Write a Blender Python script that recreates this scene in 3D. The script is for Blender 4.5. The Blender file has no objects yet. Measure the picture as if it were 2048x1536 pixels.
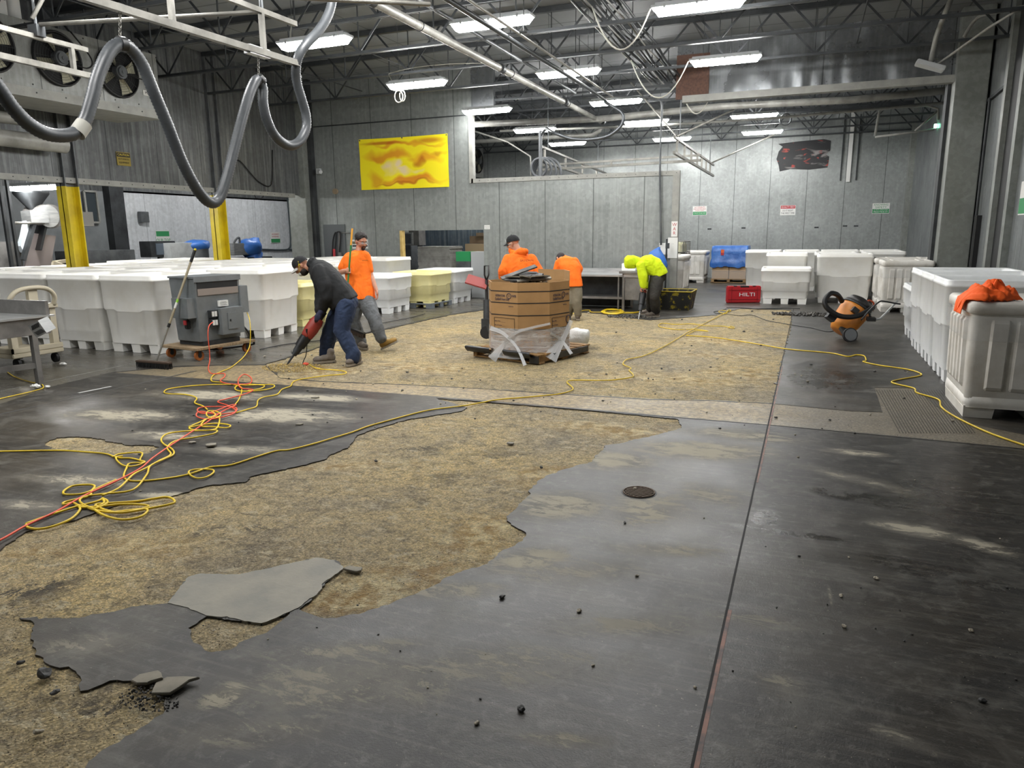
import bpy, bmesh, math, random
import numpy as np
from math import sin, cos, pi, radians, atan2, sqrt
from mathutils import Vector, Matrix, noise
scn = bpy.context.scene
COL = scn.collection
random.seed(7)
# ---------------------------------------------------------------- camera
FPX, PITCH, ROLL, YAW, CH = 1450.0, radians(11.7), radians(-0.6), radians(22.1), 1.65
_f = Vector((-sin(YAW)*cos(PITCH), cos(YAW)*cos(PITCH), -sin(PITCH)))
_r = Vector((cos(YAW), sin(YAW), 0)); _u = _r.cross(_f)
CR = cos(ROLL)*_r + sin(ROLL)*_u; CU = -sin(ROLL)*_r + cos(ROLL)*_u; CF = _f
CP = Vector((0, 0, CH))
cam = bpy.data.cameras.new('camera'); camo = bpy.data.objects.new('camera', cam); COL.objects.link(camo)
cam.sensor_width = 36; cam.lens = FPX/2048*36; cam.clip_end = 200; cam.clip_start = .05
M4 = Matrix((CR, CU, -CF)).transposed().to_4x4(); M4.translation = CP
camo.matrix_world = M4
scn.camera = camo
def ray(px, py): return (px-1024)/FPX*CR - (py-768)/FPX*CU + CF
def G(px, py, z=0.0):
    d = ray(px, py); return CP + d*((z-CH)/d.z)
def WY(px, py, Y):
    d = ray(px, py); return CP + d*(Y/d.y)
def WX(px, py, X):
    d = ray(px, py); return CP + d*(X/d.x)
def WD(px, py, D): return CP + ray(px, py)*D
def depth(p): return (Vector(p)-CP).dot(CF)
# ---------------------------------------------------------------- world, exposure
w = bpy.data.worlds.new('world'); scn.world = w; w.use_nodes = True
w.node_tree.nodes['Background'].inputs[0].default_value = (.55, .6, .65, 1)
w.node_tree.nodes['Background'].inputs[1].default_value = 0.05
scn.view_settings.view_transform = 'Standard'; scn.view_settings.look = 'None'
scn.view_settings.gamma = 1; scn.view_settings.use_curve_mapping = False
scn.view_settings.exposure = 2.0
LAMP = 26.0          # strength of the fluorescent diffusers
# ---------------------------------------------------------------- helpers
def link(o): COL.objects.link(o); return o
def tag(o, label, cat, group=None, kind=None):
    if label: o['label'] = label
    if cat: o['category'] = cat
    if group: o['group'] = group
    if kind: o['kind'] = kind
    return o
def thing(name, label, cat, loc=(0, 0, 0), rz=0, group=None):
    o = bpy.data.objects.new(name, None); link(o); o.empty_display_size = .1
    o.location = loc; o.rotation_euler = (0, 0, rz)
    return tag(o, label, cat, group)
def dup(root, loc=None, rz=None, label=None, group=None):
    r = root.copy(); link(r)
    if loc is not None: r.location = loc
    if rz is not None: r.rotation_euler = (0, 0, rz)
    if label: r['label'] = label
    if group: r['group'] = group
    for ch in list(root.children):
        c = ch.copy(); link(c); c.parent = r
        for g in list(ch.children):
            d = g.copy(); link(d); d.parent = c
    return r
class MB:
    def __init__(s): s.v = []; s.f = []; s.sm = []
    def add(s, vs, fs, smooth=False):
        b = len(s.v); s.v += [Vector(v) for v in vs]
        s.f += [tuple(i+b for i in f) for f in fs]; s.sm += [smooth]*len(fs); return s
    def box(s, c, d, rz=0, M=None, taper=None):
        c = Vector(c); x, y, z = d[0]/2, d[1]/2, d[2]/2
        t = taper if taper else 1.0
        vs = [(-x*t, -y*t, -z), (x*t, -y*t, -z), (x*t, y*t, -z), (-x*t, y*t, -z), (-x, -y, z), (x, -y, z), (x, y, z), (-x, y, z)]
        R = Matrix.Rotation(rz, 3, 'Z') if M is None else M
        return s.add([R@Vector(v)+c for v in vs], [(0,3,2,1),(4,5,6,7),(0,1,5,4),(1,2,6,5),(2,3,7,6),(3,0,4,7)])
    def b2(s, a, b): # axis-aligned from corners
        a, b = Vector(a), Vector(b); return s.box((a+b)/2, [abs(q) for q in (b-a)])
    def beam(s, p, q, wdt, h, up=(0, 0, 1)):
        p, q = Vector(p), Vector(q); d = (q-p); L = d.length; d.normalize()
        up = Vector(up)
        if abs(d.dot(up)) > .98: up = Vector((0, 1, 0))
        x = d.cross(up).normalized(); z = x.cross(d).normalized()
        return s.box((p+q)/2, (wdt, L, h), M=Matrix((x, d, z)).transposed())
    def cyl(s, p, q, r, r2=None, n=12, cap=True, smooth=True):
        p, q = Vector(p), Vector(q); r2 = r if r2 is None else r2
        d = (q-p).normalized(); a = d.orthogonal().normalized(); b = d.cross(a)
        vs = []; fs = []
        for c, rr in ((p, r), (q, r2)):
            for i in range(n):
                t = 2*pi*i/n; vs.append(c+(a*cos(t)+b*sin(t))*rr)
        for i in range(n): fs.append((i, (i+1) % n, n+(i+1) % n, n+i))
        s.add(vs, fs, smooth)
        if cap:
            s.add(vs[:n], [tuple(reversed(range(n)))]); s.add(vs[n:], [tuple(range(n))])
        return s
    def lathe(s, prof, c=(0, 0, 0), M=None, n=24, sy=1.0):
        c = Vector(c); vs = []; fs = []; M = M or Matrix.Identity(3)
        for r, z in prof:
            for i in range(n):
                t = 2*pi*i/n; vs.append(M@Vector((r*cos(t), r*sin(t)*sy, z))+c)
        m = len(prof)
        for k in range(m-1):
            for i in range(n): fs.append((k*n+i, k*n+(i+1) % n, (k+1)*n+(i+1) % n, (k+1)*n+i))
        fs.append(tuple(reversed(range(n)))); fs.append(tuple(range((m-1)*n, m*n)))
        return s.add(vs, fs, True)
    def tube(s, pts, r, n=8, closed=False):
        pts = [Vector(p) for p in pts]; m = len(pts); vs = []; fs = []
        prev = None
        for i, p in enumerate(pts):
            a = pts[i-1] if (i > 0 or closed) else p; b = pts[(i+1) % m] if (i < m-1 or closed) else p
            d = (b-a)
            if d.length < 1e-9: d = Vector((0, 0, 1))
            d.normalize()
            if prev is None: x = d.orthogonal().normalized()
            else:
                x = prev-d*prev.dot(d)
                x = d.orthogonal() if x.length < 1e-6 else x
                x.normalize()
            prev = x; y = d.cross(x); rr = r(i/(m-1)) if callable(r) else r
            for k in range(n):
                t = 2*pi*k/n; vs.append(p+(x*cos(t)+y*sin(t))*rr)
        for i in range(m if closed else m-1):
            j = (i+1) % m
            for k in range(n): fs.append((i*n+k, i*n+(k+1) % n, j*n+(k+1) % n, j*n+k))
        if not closed:
            fs.append(tuple(reversed(range(n)))); fs.append(tuple(range((m-1)*n, m*n)))
        return s.add(vs, fs, True)
    def prism(s, poly, z0, z1):
        n = len(poly); A = sum(poly[i][0]*poly[(i+1) % n][1]-poly[(i+1) % n][0]*poly[i][1] for i in range(n))
        if A < 0: poly = poly[::-1]
        vs = [(x, y, z0) for x, y in poly]+[(x, y, z1) for x, y in poly]
        fs = [tuple(reversed(range(n))), tuple(range(n, 2*n))]+[(i, (i+1) % n, n+(i+1) % n, n+i) for i in range(n)]
        return s.add(vs, fs)
    def ball(s, c, r, n=12, m=8, M=None):
        rr = (r, r, r) if not hasattr(r, '__len__') else r
        c = Vector(c); vs = []; fs = []; M = M or Matrix.Identity(3)
        for j in range(1, m):
            ph = pi*j/m
            for i in range(n):
                t = 2*pi*i/n; vs.append(M@Vector((rr[0]*sin(ph)*cos(t), rr[1]*sin(ph)*sin(t), rr[2]*cos(ph)))+c)
        vs += [M@Vector((0, 0, rr[2]))+c, M@Vector((0, 0, -rr[2]))+c]; T = len(vs)-2
        for j in range(m-2):
            for i in range(n): fs.append((j*n+i, (j+1)*n+i, (j+1)*n+(i+1) % n, j*n+(i+1) % n))
        for i in range(n):
            fs.append((T, i, (i+1) % n)); fs.append((T+1, (m-2)*n+(i+1) % n, (m-2)*n+i))
        return s.add(vs, fs, True)
    def build(s, name, m, parent=None, world=False, bevel=0, smooth=None, kind=None, seg=2):
        me = bpy.data.meshes.new(name)
        vs = s.v
        if world and parent is not None:
            Mi = (Matrix.Translation(parent.location)@parent.rotation_euler.to_matrix().to_4x4()).inverted()
            if parent.parent:
                pp = parent.parent
                Mi = Mi@(Matrix.Translation(pp.location)@pp.rotation_euler.to_matrix().to_4x4()).inverted()
            vs = [Mi@v for v in vs]
        me.from_pydata([tuple(v) for v in vs], [], s.f)
        me.polygons.foreach_set('use_smooth', [(sm if smooth is None else smooth) for sm in s.sm])
        me.update()
        if bevel:
            bm = bmesh.new(); bm.from_mesh(me)
            es = [e for e in bm.edges if len(e.link_faces) == 2 and e.calc_face_angle(0) > .5]
            bmesh.ops.bevel(bm, geom=es, offset=bevel, segments=seg, affect='EDGES', clamp_overlap=True)
            bm.to_mesh(me); bm.free()
        if m: me.materials.append(m)
        o = bpy.data.objects.new(name, me); link(o)
        if parent is not None: o.parent = parent
        if kind: o['kind'] = kind
        return o
def struct(name, mb, m, bevel=0):
    o = mb.build(name, m, bevel=bevel); o['kind'] = 'structure'; return o
def smoothpath(pts, k=6):
    pts = [Vector(p) for p in pts]; out = []
    for i in range(len(pts)-1):
        p0 = pts[max(i-1, 0)]; p1 = pts[i]; p2 = pts[i+1]; p3 = pts[min(i+2, len(pts)-1)]
        for j in range(k):
            t = j/k
            out.append(.5*((2*p1)+(p2-p0)*t+(2*p0-5*p1+4*p2-p3)*t*t+(3*p1-p0-3*p2+p3)*t**3))
    out.append(pts[-1]); return out
# ---------------------------------------------------------------- materials
def rgb(h):
    if not isinstance(h, str): return tuple(h)
    h = h.lstrip('#'); c = [int(h[i:i+2], 16)/255 for i in (0, 2, 4)]
    return tuple((x/12.92 if x <= .04045 else ((x+.055)/1.055)**2.4) for x in c)
class NT:
    def __init__(s, name):
        s.m = bpy.data.materials.new(name); s.m.use_nodes = True; s.t = s.m.node_tree
        s.b = s.t.nodes['Principled BSDF']; s.tc = s.t.nodes.new('ShaderNodeTexCoord'); s.g = s.t.nodes.new('ShaderNodeNewGeometry')
    def n(s, typ, **kw):
        x = s.t.nodes.new('ShaderNode'+typ)
        for k, v in kw.items():
            if hasattr(x, k) and k not in ('Scale',): setattr(x, k, v)
            else: x.inputs[k].default_value = v
        return x
    def L(s, a, b): s.t.links.new(a, b)
    def pos(s, scale=(1, 1, 1), obj=False, rot=(0, 0, 0)):
        mp = s.n('Mapping'); s.L(s.tc.outputs['Object'] if obj else s.g.outputs['Position'], mp.inputs[0])
        mp.inputs['Scale'].default_value = scale; mp.inputs['Rotation'].default_value = rot; return mp.outputs[0]
    def noise(s, vec, scale, detail=4, rough=.6, dist=0):
        x = s.n('TexNoise'); s.L(vec, x.inputs['Vector']); x.inputs['Scale'].default_value = scale
        x.inputs['Detail'].default_value = detail; x.inputs['Roughness'].default_value = rough; x.inputs['Distortion'].default_value = dist
        return x.outputs['Fac']
    def ramp(s, v, a, b, c0=(0, 0, 0), c1=(1, 1, 1)):
        x = s.n('ValToRGB'); s.L(v, x.inputs[0]); e = x.color_ramp.elements
        e[0].position = a; e[1].position = b; e[0].color = (*c0, 1); e[1].color = (*c1, 1); return x.outputs[0]
    def mix(s, f, a, b, mode='MIX'):
        x = s.n('MixRGB', blend_type=mode)
        for i, q in ((0, f), (1, a), (2, b)):
            if hasattr(q, 'links') or hasattr(q, 'is_linked'): s.L(q, x.inputs[i])
            elif i == 0: x.inputs[0].default_value = q
            else: x.inputs[i].default_value = (*rgb(q), 1)
        return x.outputs[0]
    def math(s, op, a, b=0.0, c=None):
        x = s.n('Math', operation=op)
        for i, q in ((0, a), (1, b)) + (((2, c),) if c is not None else ()):
            if hasattr(q, 'is_linked'): s.L(q, x.inputs[i])
            else: x.inputs[i].default_value = q
        return x.outputs[0]
    def setc(s, c):
        if hasattr(c, 'is_linked'): s.L(c, s.b.inputs['Base Color'])
        else: s.b.inputs['Base Color'].default_value = (*rgb(c), 1)
    def setr(s, r):
        if hasattr(r, 'is_linked'): s.L(r, s.b.inputs['Roughness'])
        else: s.b.inputs['Roughness'].default_value = r
    def bump(s, h, dist=.01, st=1):
        x = s.n('Bump'); x.inputs['Distance'].default_value = dist; x.inputs['Strength'].default_value = st
        s.L(h, x.inputs['Height']); s.L(x.outputs[0], s.b.inputs['Normal'])
MATS = {}
def mat(name, c, rough=.5, metal=0, c2=None, scale=4, lo=.4, hi=.65, stretch=(1, 1, 1), bump=0, bscale=40, obj=True, spec=None, coat=0, sss=0, alpha=None):
    if name in MATS: return MATS[name]
    t = NT(name)
    if c2 is None: t.setc(c)
    else:
        f = t.ramp(t.noise(t.pos(stretch, obj), scale, 6), lo, hi); t.setc(t.mix(f, c, c2))
    t.setr(rough); t.b.inputs['Metallic'].default_value = metal
    if bump: t.bump(t.noise(t.pos(stretch, obj), bscale, 5), bump)
    if spec is not None: t.b.inputs['Specular IOR Level'].default_value = spec
    if coat: t.b.inputs['Coat Weight'].default_value = coat; t.b.inputs['Coat Roughness'].default_value = .15
    if sss: t.b.inputs['Subsurface Weight'].default_value = sss; t.b.inputs['Subsurface Radius'].default_value = (.05, .05, .04)
    if alpha: t.b.inputs['Alpha'].default_value = alpha
    MATS[name] = t.m; return t.m
def emis(name, c, st):
    t = NT(name); t.setc(c); t.b.inputs['Emission Color'].default_value = (*rgb(c), 1); t.b.inputs['Emission Strength'].default_value = st
    return t.m
def seams(t, axis, pitch, wdt, off=0.0):
    sx = t.n('SeparateXYZ'); t.L(t.g.outputs['Position'], sx.inputs[0])
    v = t.math('ADD', sx.outputs[axis], off+100*pitch); v = t.math('MODULO', v, pitch)
    a = t.math('LESS_THAN', v, wdt); return a, sx
def galv(name, c, c2, axis, pitch=1.2, off=0.0, rough=.42, metal=.35, dark='#1d2022', stains=True):
    t = NT(name)
    v1 = t.n('TexVoronoi'); t.L(t.pos(), v1.inputs['Vector']); v1.inputs['Scale'].default_value = 14
    big = t.noise(t.pos(), .9, 5, .65)
    st = t.noise(t.pos((6, 6, .25) if axis != 2 else (1, 1, 1)), 2.2, 5, .7)
    base = t.mix(t.ramp(big, .35, .7), c, c2)
    base = t.mix(t.math('MULTIPLY', t.ramp(st, .45, .75), .45), base, '#a9adab')
    sp = t.ramp(v1.outputs['Color'], .2, .9, (.9, .9, .9), (1.06, 1.06, 1.06))
    base = t.mix(1.0, base, sp, 'MULTIPLY')
    if stains:
        sm = t.noise(t.pos(), 1.7, 8, .75, .6); base = t.mix(t.math('MULTIPLY', t.ramp(sm, .58, .78), .3), base, '#3a3d3f')
    a, sx = seams(t, axis, pitch, .018, off)
    base = t.mix(t.math('MULTIPLY', a, .65), base, dark)
    t.setc(base); t.b.inputs['Metallic'].default_value = metal
    t.setr(t.ramp(big, .3, .8, (rough-.08,)*3, (rough+.12,)*3))
    h = t.math('ADD', t.math('MULTIPLY', a, -1.0), t.math('MULTIPLY', big, .25)); t.bump(h, .01)
    return t.m
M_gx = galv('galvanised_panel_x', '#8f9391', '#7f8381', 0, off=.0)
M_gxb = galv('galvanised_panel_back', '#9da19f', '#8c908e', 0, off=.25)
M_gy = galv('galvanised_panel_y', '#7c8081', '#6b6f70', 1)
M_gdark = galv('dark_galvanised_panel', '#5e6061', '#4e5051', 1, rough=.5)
M_gcol = galv('galvanised_column', '#90938d', '#7e817c', 2, pitch=50, rough=.45)
M_soff = galv('wrinkled_sheet', '#84878a', '#6c6f71', 0, pitch=2.3, rough=.3, metal=.6)
M_trim = mat('pale_trim', '#999993', .5, .1, '#8b8b86', 6, stretch=(1, 1, 1), obj=False)
M_white_wall = galv('white_wall_panel', '#e0e3e6', '#d2d6d9', 1, pitch=2.3, rough=.4, metal=0, dark='#8a8d90', stains=False)
M_ceil = None
def _ceil():
    t = NT('roof_deck'); big = t.noise(t.pos((1, .4, 1)), 1.1, 5)
    b = t.mix(t.ramp(big, .35, .7), '#76797b', '#8a8d8f')
    a, sx = seams(t, 0, 1.22, .03); a2, _ = seams(t, 1, 1.83, .05)
    b = t.mix(t.math('MULTIPLY', a, .6), b, '#26282a'); b = t.mix(t.math('MULTIPLY', a2, .5), b, '#2c2e30')
    t.setc(b); t.setr(.6); t.b.inputs['Metallic'].default_value = .1
    return t.m
M_ceil = _ceil()
M_steel_dk = mat('dark_painted_steel', '#3f4244', .55, .3, '#2c2e30', 3, obj=False)
M_steel_md = mat('grey_painted_steel', '#6a6d6f', .5, .4, '#4f5254', 3, obj=False)
M_pipe_w = mat('pale_pipe', '#a5a49e', .45, .1, '#82817b', 3, obj=False)
M_rail = mat('galvanised_rail', '#86847d', .45, .45, '#6a6862', 5, obj=False)
M_yel = mat('yellow_paint', '#e0c81e', .45, 0, '#c9b021', 3, obj=False)
M_lamp = emis('lit_diffuser', (1.0, 1.0, 1.0), LAMP)
M_lamp.node_tree.nodes['Principled BSDF'].inputs['Emission Color'].default_value = (1.0, .995, .98, 1)
M_house = mat('lamp_housing', '#b7babb', .5)
M_black = mat('black_plastic', '#151617', .45)
M_rubber = mat('black_rubber', '#1a1a1b', .7)
M_osb = mat('osb_board', '#6b4f42', .8, 0, '#57403a', 25, obj=False)
M_ss = mat('stainless_steel', '#b1b2b1', .33, .45, '#989a9a', 3, stretch=(1, 1, 8))
M_ssd = mat('worn_stainless_steel', '#84827f', .42, .35, '#6a6866', 4)
M_wh = mat('white_plastic', '#f6f5f0', .42, 0, '#e9e6dd', 2.2, .45, .8, sss=.12)
M_wh2 = mat('white_plastic_clean', '#f6f8f8', .38, 0, '#eceeee', 3, sss=.12)
M_whd = mat('stained_white_plastic', '#e6e3dc', .55, 0, '#c4beb3', 3.5, .42, .8, bump=.003, bscale=9)
M_ylb = mat('pale_yellow_plastic', '#f6eeb4', .45, 0, '#efe6a4', 3, sss=.1)
M_paper = mat('white_paper', '#e2e2de', .7)
M_green = mat('sign_green', '#2f8f55', .6)
M_red = mat('sign_red', '#b5353a', .6)
M_text = mat('black_ink', '#18181c', .7)
M_textw = mat('white_ink', '#e8e8e8', .6)

def blobs(t, P, lst, edge=(.25, 1.25)):
    tot = None
    for (x, y, rx, ry, ro, s_) in lst:
        sub = t.n('VectorMath', operation='SUBTRACT'); t.L(P, sub.inputs[0]); sub.inputs[1].default_value = (x, y, 0)
        mp = t.n('Mapping'); mp.inputs['Rotation'].default_value = (0, 0, -ro); t.L(sub.outputs[0], mp.inputs[0])
        mp2 = t.n('Mapping'); mp2.inputs['Scale'].default_value = (1/rx, 1/ry, 0); t.L(mp.outputs[0], mp2.inputs[0])
        ln = t.n('VectorMath', operation='LENGTH'); t.L(mp2.outputs[0], ln.inputs[0])
        f = t.math('MULTIPLY', t.ramp(ln.outputs['Value'], edge[0], edge[1], (1, 1, 1), (0, 0, 0)), s_)
        tot = f if tot is None else t.math('MAXIMUM', tot, f)
    return tot
def gb(px, py, rx, ry, ro=0, s_=1): p = G(px, py); return (p.x, p.y, rx, ry, ro, s_)
OCHRE = [gb(1250, 860, .6, .25, 0, .9), gb(1110, 950, .4, .3, .6, .8), gb(1000, 1060, .35, .35, .8, 1), gb(840, 1160, .4, .22, .5, 1), gb(720, 1200, .35, .14, .3, .9), gb(300, 1090, .4, .15, .2, .6), gb(60, 1100, .3, .1, .2, .7), gb(690, 930, .6, .12, .5, .6),
         gb(640, 740, .5, .3, 0, 1), gb(840, 735, .7, .3, 0, .9), gb(900, 690, .8, .5, 0, .5), gb(1330, 755, .9, .3, 0, .8), gb(1480, 745, .5, .4, 0, .8), gb(1440, 680, .8, .5, 0, .9), gb(1300, 800, .8, .12, 0, .8), gb(1440, 710, .6, .4, 0, .6)]
WETD = [gb(60, 1170, .22, .16, .3, 1), gb(230, 1440, .28, .13, .4, .95), gb(-60, 1250, .15, .3, 0, .7), gb(640, 1000, .45, .2, .4, .6), gb(480, 1060, .35, .12, .4, .7), gb(850, 890, .6, .2, .3, .6), gb(420, 1110, .3, .08, .3, .5), gb(1020, 915, .4, .2, .3, .5), gb(1180, 700, .7, .5, 0, .5), gb(1000, 760, .6, .3, 0, .4), gb(750, 780, .8, .15, 0, .3)]
def concrete():
    t = NT('exposed_concrete')
    P = t.pos(); n1 = t.noise(P, .75, 8, .7, .4); n2 = t.noise(P, 7, 8, .72, .3); n3 = t.noise(P, 60, 4, .6)
    b = t.mix(t.ramp(n1, .38, .62), '#b3a585', '#d6c392')
    b = t.mix(t.math('MULTIPLY', t.ramp(n2, .53, .62), .75), b, '#d8c79a')
    n4 = t.noise(t.pos((1.6, 1, 1)), 1.5, 8, .75, .3)
    b = t.mix(t.math('MULTIPLY', t.ramp(n4, .53, .63), .6), b, '#625b50')
    wp = t.noise(P, 2.6, 7, .75, .4); oc = t.math('MULTIPLY', blobs(t, P, [(a, b2, c*1.35, d*1.4, e, f) for a, b2, c, d, e, f in OCHRE], (.2, 1.2)), t.ramp(wp, .4, .52)); b = t.mix(t.math('MULTIPLY', oc, .85), b, t.mix(t.ramp(n2, .45, .56), '#b0904f', '#f6e6b2'))
    wd_ = t.math('MULTIPLY', blobs(t, P, [(a, b2, c*1.35, d*1.4, e, f) for a, b2, c, d, e, f in WETD], (.3, 1.2)), t.ramp(wp, .56, .44)); b = t.mix(t.math('MULTIPLY', wd_, .75), b, '#3b3836')
    v = t.n('TexVoronoi'); t.L(P, v.inputs['Vector']); v.inputs['Scale'].default_value = 55
    agg = t.ramp(v.outputs['Distance'], .12, .3, (1, 1, 1), (0, 0, 0))
    sepc = t.n('SeparateColor'); t.L(v.outputs['Color'], sepc.inputs[0])
    agd = t.math('MULTIPLY', agg, t.math('GREATER_THAN', sepc.outputs[0], .72))
    agl = t.math('MULTIPLY', agg, t.math('LESS_THAN', sepc.outputs[0], .16))
    b = t.mix(t.math('MULTIPLY', agd, .75), b, '#37332f'); b = t.mix(t.math('MULTIPLY', agl, .6), b, '#d6cbb0')
    n5 = t.noise(P, 16, 8, .8, .3); b = t.mix(t.math('MULTIPLY', t.ramp(n5, .5, .6), .65), b, '#5b5140'); b = t.mix(t.math('MULTIPLY', t.ramp(n3, .5, .68), .45), b, '#3e382f'); b = t.mix(t.math('MULTIPLY', t.ramp(n5, .46, .36), .0), b, '#e6dbbd')
    v2 = t.n('TexVoronoi'); wv = t.n('VectorMath', operation='ADD'); t.L(P, wv.inputs[0]); nn_ = t.n('TexNoise'); t.L(P, nn_.inputs['Vector']); nn_.inputs['Scale'].default_value = 30; sc_ = t.n('VectorMath', operation='SCALE'); t.L(nn_.outputs['Color'], sc_.inputs[0]); sc_.inputs['Scale'].default_value = .03; t.L(sc_.outputs[0], wv.inputs[1]); t.L(wv.outputs[0], v2.inputs['Vector']); v2.inputs['Scale'].default_value = 75
    sp2 = t.n('SeparateColor'); t.L(v2.outputs['Color'], sp2.inputs[0]); pc = t.ramp(sp2.outputs[1], .0, 1.0, (.04, .035, .03), (.76, .69, .54)); b = t.mix(.27, b, pc); edge = t.ramp(v2.outputs['Distance'], .3, .75); b = t.mix(t.math('MULTIPLY', edge, .38), b, '#332c22')
    b = t.mix(1.0, b, t.mix(t.ramp(n1, .35, .65), (1.22, 1.15, 1.03), (1.62, 1.5, 1.25)), 'MULTIPLY')
    b = t.mix(t.math('MULTIPLY', t.ramp(t.noise(t.pos((1, 1.5, 1)), 8, 9, .8, .5), .54, .6), .55), b, '#f0e4c2'); b = t.mix(t.math('MULTIPLY', t.ramp(t.noise(t.pos((1, 1.5, 1)), 4.5, 9, .8, .6), .54, .6), .5), b, '#544c3e')
    b = t.mix(t.math('MULTIPLY', oc, .72), b, t.mix(t.ramp(n2, .44, .58), '#b48d49', '#ffefbe')); b = t.mix(t.math('MULTIPLY', wd_, .68), b, '#37332f')
    t.setc(b); t.setr(t.ramp(n1, .3, .7, (.55,)*3, (.95,)*3))
    h = t.math('ADD', t.math('MULTIPLY', n2, 1.2), t.math('ADD', t.math('MULTIPLY', n3, .7), t.math('ADD', t.math('MULTIPLY', agg, .25), t.math('MULTIPLY', n5, -1.6)))); h = t.math('SUBTRACT', h, t.math('MULTIPLY', v2.outputs['Distance'], .6)); t.bump(h, .03)
    return t.m
M_conc = concrete()
# dusty smears and painted lamp sheen on the coating: (x, y, rx, ry, rot, strength)
DUST_SHEEN = [gb(720, 1360, .8, .25, .5, .4), gb(1000, 1330, .6, .2, .4, .4), gb(520, 1460, .4, .12, .5, .4), gb(180, 1290, .3, .12, .4, .35), gb(1250, 1250, .5, .15, .4, .35), gb(1400, 900, .7, .35, .2, .8), gb(1230, 920, .4, .3, .5, .7), gb(1120, 1010, .4, .3, .6, .8), gb(1060, 1120, .35, .2, .7, .6), gb(1300, 1020, .45, .35, 1.2, .6), gb(1420, 990, .35, .3, 0, .5), gb(1480, 870, .7, .25, 0, .6), gb(1340, 1100, .4, .12, .3, .5), gb(1150, 1140, .5, .2, .4, .4),
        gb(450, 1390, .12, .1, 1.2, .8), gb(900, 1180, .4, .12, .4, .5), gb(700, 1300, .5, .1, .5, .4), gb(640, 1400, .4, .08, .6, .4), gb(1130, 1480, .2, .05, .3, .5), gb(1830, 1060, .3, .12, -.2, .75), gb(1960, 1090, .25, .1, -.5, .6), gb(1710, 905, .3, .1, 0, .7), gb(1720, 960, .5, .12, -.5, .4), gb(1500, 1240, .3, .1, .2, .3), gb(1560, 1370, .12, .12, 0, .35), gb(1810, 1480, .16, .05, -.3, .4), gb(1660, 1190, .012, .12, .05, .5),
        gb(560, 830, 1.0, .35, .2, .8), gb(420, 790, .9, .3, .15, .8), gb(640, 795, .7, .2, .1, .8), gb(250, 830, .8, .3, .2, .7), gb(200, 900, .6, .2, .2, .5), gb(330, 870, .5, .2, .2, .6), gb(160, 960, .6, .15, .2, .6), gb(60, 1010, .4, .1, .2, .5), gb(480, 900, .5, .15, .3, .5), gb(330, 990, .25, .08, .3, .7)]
def coating():
    t = NT('dark_floor_coating')
    P = t.pos(); big = t.noise(P, .6, 6, .6, .3); med = t.noise(P, 3.2, 8, .72, .5); fine = t.noise(P, 120, 3, .7)
    b = t.mix(t.ramp(big, .35, .7), '#201f1e', '#363431')
    bn = t.noise(P, .38, 5, .65, .5); b = t.mix(t.math('MULTIPLY', t.ramp(bn, .48, .62), .5), b, '#564f44')
    b = t.mix(t.math('MULTIPLY', t.ramp(med, .5, .68), .45), b, '#6f6d66')
    WB = blobs(t, P, [gb(1530, 1040, .1, .22, 0, 1), gb(1570, 1065, .4, .06, 0, 1), gb(1900, 1150, .5, .12, -.2, 1), gb(1750, 1000, .6, .15, -.2, .8), gb(1650, 760, .5, .9, 0, .7), gb(120, 1180, .3, .2, 0, .6), gb(1900, 1000, .5, .8, 0, .6)], (.5, 1.2)); WB = t.math('MULTIPLY', WB, t.ramp(t.noise(P, 3.5, 8, .7, .4), .4, .52))
    b = t.mix(t.math('MULTIPLY', WB, .6), b, '#181818')
    scr = t.noise(t.pos((1.0, 22, 1), rot=(0, 0, .35)), 1.4, 6, .7)
    b = t.mix(t.math('MULTIPLY', t.ramp(scr, .5, .72), .3), b, '#7b776c')
    v = t.n('TexVoronoi'); t.L(P, v.inputs['Vector']); v.inputs['Scale'].default_value = 38
    sepc = t.n('SeparateColor'); t.L(v.outputs['Color'], sepc.inputs[0])
    md2 = t.noise(P, 14, 7, .75, .4); b = t.mix(t.math('MULTIPLY', t.ramp(md2, .52, .66), .35), b, '#75736d'); b = t.mix(t.math('MULTIPLY', t.ramp(fine, .56, .72), .35), b, '#141414')
    sp = t.math('MULTIPLY', t.ramp(v.outputs['Distance'], .05, .11, (1, 1, 1), (0, 0, 0)), t.math('GREATER_THAN', sepc.outputs[0], .8))
    b = t.mix(t.math('MULTIPLY', sp, .6), b, '#aaa290')
    tot = blobs(t, P, DUST_SHEEN)
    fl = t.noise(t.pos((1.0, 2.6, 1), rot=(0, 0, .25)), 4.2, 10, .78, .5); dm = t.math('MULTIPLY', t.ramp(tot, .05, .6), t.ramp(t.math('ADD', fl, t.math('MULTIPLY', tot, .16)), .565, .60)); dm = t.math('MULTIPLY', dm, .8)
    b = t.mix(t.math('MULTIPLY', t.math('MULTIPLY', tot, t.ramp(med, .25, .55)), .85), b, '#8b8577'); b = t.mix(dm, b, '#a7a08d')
    t.setc(b)
    r = t.ramp(big, .35, .65, (.28,)*3, (.52,)*3); r = t.mix(t.ramp(med, .5, .7), r, (.5, .5, .5)); r = t.mix(t.math('MULTIPLY', tot, .9), r, (.72, .72, .72)); r = t.mix(dm, r, (.8, .8, .8)); r = t.mix(WB, r, (.12, .12, .12))
    t.setr(r); t.b.inputs['Specular IOR Level'].default_value = .3
    h = t.math('ADD', t.math('MULTIPLY', fine, .5), t.math('MULTIPLY', med, 1.5)); t.bump(h, .0022)
    return t.m
M_coat = coating()
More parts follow.
